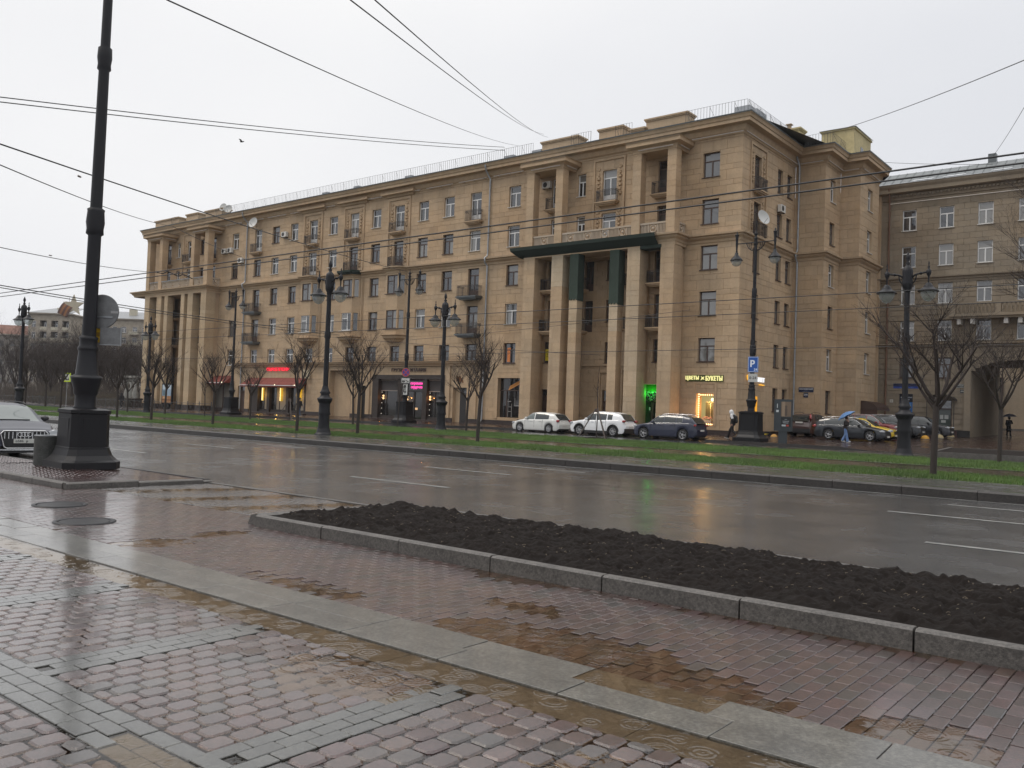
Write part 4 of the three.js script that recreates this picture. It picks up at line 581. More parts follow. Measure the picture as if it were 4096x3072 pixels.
// ---- shop fronts of the long building
{
  const shop = (u0, u1, y0, y1, d = -0.35) => part('shop_window', bld);
  const strip = (p, name, m, ...boxes) => { const b = new MB(); boxes.forEach((q) => b.box(...q)); return mesh(name, b, m, p); };
  // red awning shop
  { const p = shop(); strip(p, 'lintel', M.brownS, [-16.7, -6.6, 3.85, 4.2, -0.5, -0.02]); for (const u of [-16.7, -13.5, -10.1, -7.0]) strip(p, 'pier', M.brownS, [u, u + (u < -16 ? 1.5 : 0.45), 0.45, 3.85, -0.5, -0.06]);
    for (const [a, e] of [[-15.2, -13.5], [-13.05, -10.1], [-9.65, -7.0]]) { strip(p, 'pane', M.shopGlass, [a, e, 0.75, 3.85, -0.45, -0.4]); strip(p, 'mullion', M.darkF, [(a + e) / 2 - 0.03, (a + e) / 2 + 0.03, 0.75, 3.85, -0.4, -0.34]); strip(p, 'stallboard', M.brownS, [a, e, 0.45, 0.75, -0.5, -0.25]); strip(p, 'display_back', mat([0.34, 0.3, 0.24]), [a + 0.9, e - 0.15, 0.8, 3.4, -0.399, -0.394]); }
    for (const u of [-14.85, -11.6, -8.3]) { const l = mesh('light_strip', new MB().box(u, u + 0.16, 1.74, 3.15, -0.39, -0.34), glow(1.0, 0.75, 0.3, 1.6), p), y = mesh('light_strip', new MB().box(u + 0.2, u + 0.52, 1.72, 3.15, -0.39, -0.35), glow(0.95, 0.55, 0.02, 0.5), p); const L = new THREE.PointLight(0xffc860, 1.6); L.position.set(u + 0.2, 2.4, 0.15); p.add(L); L.castShadow = true; }
  }
  const awn = mat([0.22, 0.05, 0.035], { roughness: 0.75, map: rep(T.mott, 2) });
  for (const [u0, u1, y] of [[-24.2, -20.0, 4.45], [-16.75, -13.45, 4.25], [-13.4, -10.1, 4.25], [-10.05, -6.7, 4.25]]) { const p = part('awning', bld); mesh('canvas', new MB().quad([u0, y - 0.85, 1.25], [u1, y - 0.85, 1.25], [u1, y, 0.03], [u0, y, 0.03]).quad([u0, y - 1.05, 1.25], [u1, y - 1.05, 1.25], [u1, y - 0.86, 1.25], [u0, y - 0.86, 1.25]).tri([u0, y - 0.85, 0.03], [u0, y - 0.85, 1.25], [u0, y, 0.03]).tri([u1, y - 0.85, 1.25], [u1, y - 0.85, 0.03], [u1, y, 0.03]), awn, p); mesh('front_bar', new MB().box(u0, u1, y - 0.9, y - 0.84, 1.25, 1.3), M.white, p); const lamp = mesh('awning_lamp', new MB().geo(new THREE.SphereGeometry(0.06, 8, 6), new THREE.Matrix4().makeTranslation(u1 - 0.25, y - 0.82, 1.28)), glow(1, 0.9, 0.6, 2), p); }
  { const p = shop(); strip(p, 'pane', M.pane[3], [-23.9, -20.0, 0.62, 3.9, -0.4, -0.36]); for (const u of [-22.4, -21.0]) strip(p, 'mullion', M.brownF, [u, u + 0.12, 0.62, 3.9, -0.36, -0.28]); strip(p, 'mannequin_dress', mat([0.4, 0.45, 0.38]), [-20.9, -20.5, 1.0, 2.4, -0.34, -0.3]); }
  const door = (u0, u1, y0, y1, m = M.brownF, z = -0.38) => { const p = part('door', bld); strip(p, 'leaf', m, [u0, u1, y0, y1, z - 0.08, z]); strip(p, 'panel', m, [u0 + 0.12, u1 - 0.12, y0 + 0.15, y0 + 0.95, z, z + 0.025], [u0 + 0.12, u1 - 0.12, y0 + 1.1, Math.min(y1 - 0.6, y0 + 2.1), z, z + 0.025]); strip(p, 'transom_pane', M.pane[0], [u0 + 0.08, u1 - 0.08, y1 - 0.5, y1 - 0.08, z, z + 0.02]); strip(p, 'handle', M.zinc, [u1 - 0.22, u1 - 0.17, y0 + 0.95, y0 + 1.25, z + 0.02, z + 0.08]); return p; };
  door(-18.95, -17.6, 0.35, 3.3); door(1.75, 3.1, 0.35, 3.55, M.darkF); door(14.9, 16.0, 0.35, 3.5, M.darkF); strip(bld, 'door_niche', M.stoneP, [14.3, 14.9, 0.35, 3.5, -0.42, -0.38]); door(PC - 6.15, PC - 4.75, 0.4, 3.47, M.brownF);
  strip(bld, 'niche_back', M.stoneP, [-2.95, 0.55, 0.3, 5.1, -0.75, -0.7], [-2.95, -2.9, 0.3, 5.05, -0.7, -0.4], [0.5, 0.55, 0.3, 5.05, -0.7, -0.4]); strip(bld, 'niche_gate', mat([0.09, 0.045, 0.03], { roughness: 0.4 }), [0.42, 0.49, 0.35, 3.2, -0.65, -0.05]);
  for (const u of [-3.3, 0.95, 2.72 + 0.35, 13.75, 16.95]) strip(bld, 'shop_pilaster', M.stoneP, [u - 0.27, u + 0.27, 0.74, 5.42, -0.01, 0.13]);
  // restaurant front
  { const p = shop(); strip(p, 'surround', M.brownS, [3.65, 13.6, 4.22, 4.62, -0.55, 0.04], [3.65, 4.5, 0.4, 4.22, -0.55, 0.02], [7.15, 7.75, 0.4, 4.22, -0.55, -0.05], [10.45, 11.0, 0.4, 4.22, -0.55, -0.05], [13.25, 13.6, 0.4, 4.22, -0.55, 0.02]);
    for (const [a, e] of [[4.5, 7.15], [11.0, 13.25]]) { strip(p, 'pane', M.shopGlass, [a, e, 0.72, 3.1, -0.5, -0.46]); strip(p, 'blind', mat([0.075, 0.07, 0.068]), [a, e, 3.14, 4.1, -0.5, -0.44]); strip(p, 'lintel_bar', mat([0.32, 0.28, 0.25]), [a, e, 4.1, 4.22, -0.5, -0.3], [a, e, 3.08, 3.14, -0.48, -0.38]); strip(p, 'mullion', M.darkF, [a + 0.72, a + 0.8, 0.72, 3.1, -0.46, -0.4]); strip(p, 'stallboard', M.brownS, [a, e, 0.4, 0.72, -0.5, -0.2]); for (let q = 0; q < 5; q++) strip(p, 'lamp_bead', glow(1, 0.9, 0.75, 1), [a + 0.06, a + 0.11, 0.85 + q * 0.52, 0.9 + q * 0.52, -0.46, -0.42]); }
    strip(p, 'door_pane', M.shopGlass, [7.75, 10.45, 0.45, 4.1, -0.52, -0.48]); strip(p, 'door_frame', M.darkF, [8.95, 9.1, 0.45, 3.1, -0.48, -0.4], [7.75, 10.45, 3.05, 3.18, -0.48, -0.4]); strip(p, 'door_handle', mat([0.4, 0.33, 0.22], { metalness: 0.7, roughness: 0.3 }), [8.82, 8.88, 1.3, 2.2, -0.46, -0.4]);
    for (const [u, y] of [[4.95, 2.6], [8.25, 2.55], [11.25, 2.6], [13.1, 2.75]]) { const q = new MB(); for (const dy of [0, -0.24]) q.geo(new THREE.SphereGeometry(0.1, 10, 8), new THREE.Matrix4().makeTranslation(u, y + dy, -0.3)); mesh('wall_lamp', q, glow(1.0, 0.62, 0.3, 1.6), p); const L = new THREE.PointLight(0xffa050, 0.5); L.position.set(u, y - 0.1, -0.1); L.castShadow = true; p.add(L); }
    strip(p, 'shop_lamp', glow(1, 0.6, 0.3, 0.8), [9.2, 9.5, 1.35, 1.55, -0.47, -0.44]);
  }
  strip(bld, 'shop_step', M.plinth, [-16.9, -6.4, 0.25, 0.48, -0.3, 0.5]); strip(bld, 'shop_step', M.plinth, [3.5, 13.8, 0.25, 0.46, -0.3, 0.4]);
  // big display window and moulding
  { const p = shop(); strip(p, 'pane', M.shopGlass, [19.62, 22.15, 1.0, 3.3, -0.4, -0.36], [19.62, 22.15, 3.36, 4.38, -0.4, -0.36]); strip(p, 'frame', M.brownF, [19.62, 22.15, 3.3, 3.36, -0.38, -0.3], [20.35, 20.42, 1.0, 3.3, -0.38, -0.3]); strip(p, 'moulding', M.stoneP, [19.3, 19.62, 0.9, 4.38, -0.05, 0.06], [22.15, 22.35, 0.9, 4.38, -0.05, 0.06], [19.3, 22.35, 4.38, 4.62, -0.05, 0.08]); strip(p, 'display_shelf', mat([0.3, 0.29, 0.28]), [20.45, 20.85, 2.35, 2.42, -0.355, -0.33], [20.5, 20.54, 1.05, 2.6, -0.355, -0.33], [20.9, 20.94, 1.05, 2.2, -0.355, -0.33], [20.5, 20.94, 1.5, 1.54, -0.355, -0.33], [20.5, 20.94, 1.9, 1.94, -0.355, -0.33], [21.2, 21.95, 2.0, 2.06, -0.355, -0.33], [21.25, 21.29, 2.0, 2.7, -0.355, -0.33], [21.8, 21.84, 2.0, 2.6, -0.355, -0.33]); for (let q = 0; q < 4; q++) { const b = new MB(); b.m = new THREE.Matrix4().makeTranslation(20.55 + q * 0.04, 3.35 + q * 0.09, -0.35).multiply(new THREE.Matrix4().makeRotationZ(0.42)); b.box(0, 1.35 - q * 0.05, 0, 0.085, 0, 0.01); mesh('orange_stripe', b, mat([0.75, 0.33, 0.1]), p); } }
  for (const [u, c] of [[20.72, 'o']]) { const p = part('window_poster', bld); mesh('poster', new MB().box(20.35, 20.72, 5.78, 7.0, -0.21, -0.2), mat([0.62, 0.2, 0.05], { roughness: 0.5 }), p); }
  // green lit doorway of the shop in the portico
  { const p = part('green_doorway', bld); strip(p, 'fascia', mat([0.08, 0.28, 0.02], { roughness: 0.5 }), [33.6, 35.55, 3.45, 3.95, -0.4, -0.3]); strip(p, 'canopy_edge', M.stoneP, [33.3, 35.6, 3.95, 4.0, -0.4, 0.5]); strip(p, 'pane', M.shopGlass, [33.95, 35.55, 0.4, 3.1, -0.45, -0.4]); strip(p, 'door_frame', M.brownF, [34.55, 34.7, 0.4, 2.75, -0.4, -0.32], [34.55, 35.55, 2.62, 2.78, -0.4, -0.32]); strip(p, 'notice', mat([0.6, 0.6, 0.58]), [34.85, 35.15, 1.6, 1.85, -0.4, -0.39], [34.3, 34.42, 2.0, 2.25, -0.4, -0.39]);
    strip(p, 'green_light_tube', glow(0.06, 1.0, 0.12, 1.7), [33.72, 33.86, 0.6, 2.55, -0.35, -0.28]); for (let q = 0; q < 5; q++) strip(p, 'green_light_letter', glow(0.1, 1.0, 0.15, 1.5), [33.85 + q * 0.34, 34.05 + q * 0.34, 3.36, 3.42, -0.3, -0.27]); const L = new THREE.PointLight(0x30ff50, 2.0); L.position.set(33.9, 2.2, 0.0); L.castShadow = true; p.add(L); const L2 = new THREE.PointLight(0x30ff50, 1.2); L2.position.set(34.6, 3.3, 0.05); L2.castShadow = true; p.add(L2);
    const lf = new MB(), lm = mat([0.24, 0.24, 0.22], { roughness: 0.7 }); for (let q = 0; q < 170; q++) { const x = rr(33.7, 35.5), y = x < 34.0 ? rr(2.5, 3.4) : rr(2.75, 3.4), a = rr(0, 6.28), l = rr(0.08, 0.18), w = 0.035; lf.tri([x - w * Math.sin(a), y + w * Math.cos(a), rr(-0.34, -0.2)], [x + w * Math.sin(a), y - w * Math.cos(a), rr(-0.34, -0.2)], [x + l * Math.cos(a), y + l * Math.sin(a), rr(-0.3, -0.1)]); } const g = mesh('leaf_garland', lf, lm, p); g.userData.kind = 'stuff'; }
  // lit florist window
  { const p = shop(); strip(p, 'glowing_back_wall', glow(0.55, 0.5, 0.22, 0.55), [38.4, 39.75, 1.05, 3.35, -0.95, -0.9]); strip(p, 'reveal', M.stoneP, [38.34, 38.4, 1.0, 3.4, -0.9, -0.35], [39.75, 39.8, 1.0, 3.4, -0.9, -0.35], [38.34, 39.8, 3.35, 3.42, -0.9, -0.35], [38.34, 39.8, 0.98, 1.05, -0.9, -0.35]); strip(p, 'inner_window', mat([0.08, 0.085, 0.05]), [38.75, 39.6, 1.5, 2.75, -0.89, -0.86]); strip(p, 'inner_frame', mat([0.35, 0.33, 0.22]), [38.75, 39.6, 2.72, 2.78, -0.86, -0.82], [39.14, 39.2, 1.5, 2.72, -0.86, -0.82], [39.55, 39.6, 1.5, 2.72, -0.86, -0.82]);  // florist back wall is emissive, standing in for lamplight inside
    const bulbs = new MB(); for (let y = 1.15; y < 3.3; y += 0.165) bulbs.geo(new THREE.SphereGeometry(0.052, 8, 6), new THREE.Matrix4().makeTranslation(38.47, y, -0.3)); for (let x = 38.62; x < 39.72; x += 0.17) { bulbs.geo(new THREE.SphereGeometry(0.05, 8, 6), new THREE.Matrix4().makeTranslation(x, 3.26, -0.3)); bulbs.geo(new THREE.SphereGeometry(0.055, 8, 6), new THREE.Matrix4().makeTranslation(x, 1.13, -0.3)); } mesh('light_bulbs', bulbs, glow(1.0, 0.72, 0.34, 3.2), p); strip(p, 'bulb_board', mat([0.35, 0.16, 0.05]), [38.4, 38.55, 1.05, 3.35, -0.38, -0.34], [38.55, 39.75, 3.2, 3.35, -0.38, -0.34], [38.55, 39.75, 1.05, 1.2, -0.38, -0.34]);
    mesh('ceiling_lamp', new MB().geo(new THREE.SphereGeometry(0.13, 10, 8), new THREE.Matrix4().makeTranslation(39.35, 2.93, -0.75)), glow(0.9, 1.0, 0.6, 2), p); const fl = new MB(); for (let q = 0; q < 60; q++) fl.geo(new THREE.IcosahedronGeometry(rr(0.03, 0.055), 0), new THREE.Matrix4().makeTranslation(rr(38.62, 39.4), rr(1.42, 1.68), rr(-0.7, -0.45))); mesh('flowers', fl, mat([0.5, 0.32, 0.28]), p); strip(p, 'flower_box', mat([0.3, 0.3, 0.3]), [38.6, 39.42, 1.2, 1.42, -0.72, -0.42]);
    const L = new THREE.PointLight(0xffb860, 3.0); L.position.set(39.0, 2.2, 0.12); L.castShadow = true; p.add(L); const L3 = new THREE.PointLight(0xffc880, 2.0); L3.position.set(39.1, 2.6, -0.55); L3.castShadow = true; p.add(L3); strip(p, 'moulding', M.stoneP, [38.1, 38.3, 3.4, 4.15, -0.02, 0.04], [38.3, 40.0, 4.05, 4.15, -0.02, 0.04], [39.85, 40.0, 1.0, 4.05, -0.02, 0.04]); }
  { const p = part('shop_window', bld); const b = new MB(); b.m = FS.m; b.box(3.1, 3.6, 1.3, 3.3, -0.012, 0.03); mesh('lit_strip', b, glow(0.9, 0.4, 0.03, 0.9), p); }
  // left portico: poster in the doorway and basement window
  const lb = part('framed_poster', bld); const pm = signMat(256, 384, (x, w, h) => { const g = x.createLinearGradient(0, 0, 0, h); x.fillStyle = '#8fa3b4'; x.fillRect(0, 0, w, h); x.fillStyle = '#b8c6d0'; x.fillRect(0, 0, w, h * 0.25); x.fillStyle = '#56707c'; x.fillRect(20, 120, 60, 110); x.fillStyle = '#a2754c'; x.fillRect(0, h * 0.62, w, h * 0.4); x.fillStyle = '#c9a27a'; x.fillRect(20, h * 0.66, w * 0.5, 40); x.fillStyle = '#7a4c2c'; x.fillRect(0, h * 0.8, w, 30); });
  mesh('poster', new MB().uquad([-30.7, 1.05, PD + 0.75], [-28.75, 1.05, PD + 0.75], [-28.75, 3.2, PD + 0.75], [-30.7, 3.2, PD + 0.75]), pm, lb); mesh('poster_frame', new MB().box(-30.85, -28.6, 0.9, 3.35, PD + 0.55, PD + 0.74), M.ironD, lb); mesh('poster_foot', new MB().box(-30.3, -29.2, 0.2, 0.9, PD + 0.5, PD + 0.8), M.ironD, lb);
}
// ---- lettering on the fronts
const glowW = (c, s) => glow(...c, s);
function signThing(name, label, f, s, y, d, rows) { const t = thing(name, label, 'sign'); const v = new THREE.Vector3(s, y, d).applyMatrix4(f.m).add(bld.position); t.position.copy(v); t.rotation.y = f.rot; rows.forEach(([str, h, w, m, x = 0, yy = 0, dep = 0.06]) => { const q = mesh('letters', letters(str, h, dep, w), m, t); q.position.set(x, yy, 0); }); return t; }
signThing('shop_sign', 'red glowing letter sign above the red awnings', F, -13.5, 5.0, 0.02, [['ПАSТОР', 0.36, 3.95, glow(1.0, 0.03, 0.06, 1.1), 0, 0, 0.12]]);
signThing('shop_sign', 'dark brown letters of the restaurant name above its brown stone front', F, 6.3, 4.93, 0.01, [['ГРУЗИЯ', 0.32, 1.95, M.brownF], ['+', 0.3, 0.3, M.darkF, 2.12, 0.01], ['ИТАЛИЯ', 0.32, 2.05, M.brownF, 2.55]]);
signThing('neon_sign', 'pink neon handwriting in the dark restaurant door', F, 8.5, 3.28, -0.42, [['согреваем', 0.3, 1.65, glow(1.0, 0.08, 0.42, 1.5), 0, 0.36, 0.02], ['сердечко', 0.3, 1.5, glow(1.0, 0.08, 0.42, 1.5), 0.08, 0, 0.02]]);
signThing('shop_sign', 'bronze letters beside the niche door of the corner of the restaurant', F, 14.75, 4.05, 0.0, [['М', 0.5, 0.48, mat([0.2, 0.09, 0.04], { metalness: 0.5, roughness: 0.4 }), 0], ['А', 0.45, 0.42, mat([0.2, 0.09, 0.04], { metalness: 0.5, roughness: 0.4 }), 0.42, -0.12]]);
const ye = glow(1.0, 0.92, 0.38, 1.0);
{ const t = signThing('shop_sign', 'glowing yellow florist letters above the bulb framed window', F, 37.55, 4.27, 0.06, [['ЦВЕТЫ', 0.36, 1.05, ye], ['БУКЕТЫ', 0.36, 1.3, ye, 1.6]]); mesh('leaf_mark', new MB().prism([[1.2, 0.05], [1.3, 0.2], [1.22, 0.33], [1.34, 0.25], [1.48, 0.3], [1.42, 0.18], [1.5, 0.08], [1.36, 0.12]], 0, 0.05), ye, t); mesh('backing_bar', new MB().box(-0.04, 2.95, -0.06, 0.42, -0.06, -0.03), mat([0.06, 0.07, 0.02]), t); }
{ const t = signThing('shop_sign', 'white and orange lit florist name on the side wall', FS, 1.55, 4.42, 0.06, [['ЛАВБУКЕТ', 0.34, 2.5, glow(0.95, 0.97, 1, 1.05), 0.62, -0.04], ['онлайн-цветы', 0.12, 0.95, glow(1.0, 0.5, 0.05, 1.1), 2.15, -0.3]]); mesh('leaf_mark', new MB().prism([[0.1, 0], [0.0, 0.3], [0.16, 0.42], [0.22, 0.3], [0.42, 0.34], [0.36, 0.12], [0.45, 0.02], [0.24, 0.1]], 0, 0.08), glow(1.0, 0.5, 0.04, 1.1), t); }
function plate(name, label, w, h, draw, pos, turn, mm = M.zinc, cat = 'sign', cw = 512) { const t = thing(name, label, cat, pos, turn); mesh('face', new MB().uquad([-w / 2, 0, 0.021], [w / 2, 0, 0.021], [w / 2, h, 0.021], [-w / 2, h, 0.021]), signMat(cw, Math.max(32, Math.round(cw * h / w)), draw), t); mesh('plate', new MB().box(-w / 2 - 0.01, w / 2 + 0.01, -0.01, h + 0.01, 0, 0.02), mm, t); return t; }
const fit = (x, str, w, y, size, col, font = 'bold') => { x.fillStyle = col; x.textAlign = 'center'; x.textBaseline = 'middle'; x.font = `${font} ${size}px sans-serif`; x.fillText(str, w / 2, y, w * 0.92); };
plate('street_sign', 'dark blue street name plate on the inner corner wall', 1.18, 0.37, (x, w, h) => { x.fillStyle = '#16213f'; x.fillRect(0, 0, w, h); fit(x, 'МОСКОВСКИЙ', w, h * 0.36, h * 0.42, '#d8dbe2'); fit(x, 'проспект', w, h * 0.68, h * 0.16, '#aab2c4', 'normal'); fit(x, 'MOSKOVSKY PROSPEKT', w, h * 0.87, h * 0.14, '#aab2c4', 'normal'); }, [-24.77, 3.9, -67.78], 0);
plate('house_number', 'dark blue house number plate below the street name plate', 0.36, 0.36, (x, w, h) => { x.fillStyle = '#141d38'; x.fillRect(0, 0, w, h); fit(x, '200', w, h * 0.42, h * 0.5, '#d8dbe2'); fit(x, 'дом', w, h * 0.82, h * 0.18, '#aab2c4', 'normal'); }, [-24.78, 3.48, -67.78], 0, M.zinc, 'sign', 128);
plate('window_notice', 'yellow phone number poster in the brown window of the portico', 0.42, 0.95, (x, w, h) => { x.fillStyle = '#d8c326'; x.fillRect(0, 0, w, h); fit(x, '209', w, h * 0.22, h * 0.17, '#1a1a12'); fit(x, '20', w, h * 0.42, h * 0.17, '#1a1a12'); fit(x, '07', w, h * 0.62, h * 0.17, '#1a1a12'); }, [U0 + PC - 5.3 - 0.35, 5.85, ZW - 0.19], 0, M.zinc, 'poster', 128);
plate('portrait_poster', 'dark portrait poster of a suited man in the central portico window', 0.5, 1.05, (x, w, h) => { x.fillStyle = '#1b1817'; x.fillRect(0, 0, w, h); x.fillStyle = '#a98d78'; x.beginPath(); x.ellipse(w * 0.5, h * 0.22, w * 0.13, h * 0.09, 0, 0, 7); x.fill(); x.fillStyle = '#2a2320'; x.fillRect(w * 0.36, h * 0.1, w * 0.28, h * 0.05); x.fillStyle = '#23252b'; x.beginPath(); x.moveTo(w * 0.15, h * 0.78); x.lineTo(w * 0.3, h * 0.38); x.lineTo(w * 0.7, h * 0.36); x.lineTo(w * 0.88, h * 0.78); x.fill(); x.fillStyle = '#cfd2d6'; x.beginPath(); x.moveTo(w * 0.44, h * 0.34); x.lineTo(w * 0.58, h * 0.34); x.lineTo(w * 0.62, h * 0.62); x.fill(); x.fillStyle = '#c9b52a'; x.fillRect(w * 0.14, h * 0.82, w * 0.72, h * 0.16); fit(x, '209', w, h * 0.9, h * 0.09, '#222'); }, [U0 + PC - 0.3, 5.75, ZW - 1.25 - 0.19], 0, M.zinc, 'poster', 128);
{ const t = plate('wall_clock', 'square pale wall clock beside the red awnings', 0.9, 0.9, (x, w, h) => { x.fillStyle = '#b9ab90'; x.fillRect(0, 0, w, h); x.strokeStyle = '#6a5e4c'; x.lineWidth = 6; x.strokeRect(6, 6, w - 12, h - 12); for (let i = 0; i < 12; i++) { const a = i / 12 * 6.283; x.fillStyle = '#6a5e4c'; x.fillRect(w / 2 + Math.sin(a) * w * 0.36 - 4, h / 2 - Math.cos(a) * h * 0.36 - 4, 8, 8); } x.fillStyle = '#2a2622'; x.fillRect(w / 2 - 4, h * 0.2, 8, h * 0.62); }, [U0 - 6.2, 4.2, ZW + 0.45], R(25), M.stonePale, 'clock', 256); mesh('bracket', new MB().box(-0.3, 0.3, 0.35, 0.45, -0.5, 0), M.ironD, t); }
// ---- things fixed to the walls
function acUnit(label, f, s, y, d = 0.0) { const t = thing('air_conditioner', label, 'air conditioner', [0, 0, 0], 0, 'air conditioners on the walls'); const v = new THREE.Vector3(s, y, d).applyMatrix4(f.m).add(bld.position); t.position.copy(v); t.rotation.y = f.rot; mesh('case', new MB().box(-0.42, 0.42, 0, 0.56, 0.08, 0.38), M.whiteP, t); mesh('fan_grille', new MB().lathe([[0.001, 0.01], [0.2, 0.012], [0.22, 0]], 16, new THREE.Matrix4().makeTranslation(-0.1, 0.28, 0.38).multiply(new THREE.Matrix4().makeRotationX(Math.PI / 2))), M.darkF, t); mesh('bracket', new MB().box(-0.35, -0.3, -0.06, 0, 0, 0.36).box(0.3, 0.35, -0.06, 0, 0, 0.36), M.rail, t); return t; }
acUnit('white air conditioner left of the pair beside the left portico', F, -22.6, 18.75); acUnit('white air conditioner right of the pair beside the left portico', F, -21.4, 18.75); acUnit('single white air conditioner beside the left downpipe', F, -19.2, 17.4); acUnit('pale air conditioner inside the upper loggia of the netted portico', F, 24.35, 20.2, 0.05); acUnit('white air conditioner on the side wall above a narrow window', FS, 6.75, 17.6); acUnit('white air conditioner on the long front under the top row', F, -11.2, 19.6);
function dish(label, p, turn, r = 0.5) { const t = thing('satellite_dish', label, 'satellite dish', p, turn, 'satellite dishes'); const pr = []; for (let i = 0; i <= 8; i++) { const x = r * i / 8; pr.push([x, x * x * 0.45]); } mesh('reflector', new MB().lathe([...pr, ...pr.slice().reverse().map(([a, b]) => [a, b - 0.015])], 20, new THREE.Matrix4().makeRotationX(Math.PI / 2 - 0.3)), mat([0.5, 0.5, 0.48], { roughness: 0.5 }), t); mesh('arm', new MB().tube([[0, -r * 0.9, 0.05], [0, -0.1, r * 0.9]], 0.014, 5).tube([[0, 0, -0.02], [0, -0.1, -0.5], [0, -0.6, -0.5]], 0.025, 5), M.rail, t); return t; }
dish('large satellite dish on the front wall right of the left downpipe', [U0 - 16.3, 21.6, ZW + 0.7], 0.2, 0.6); dish('satellite dish on the corner above the string cornice', [U0 + UC + 0.9, 16.1, ZW - 1.6], 1.2, 0.55); dish('white satellite dish at the end of the left roof block', [U0 - 24.5, 24.6, ZW - 0.6], 0.3, 0.5); dish('rusty rimmed satellite dish beside another on the left roof', [U0 - 23.1, 24.2, ZW - 0.4], 0.5, 0.5);
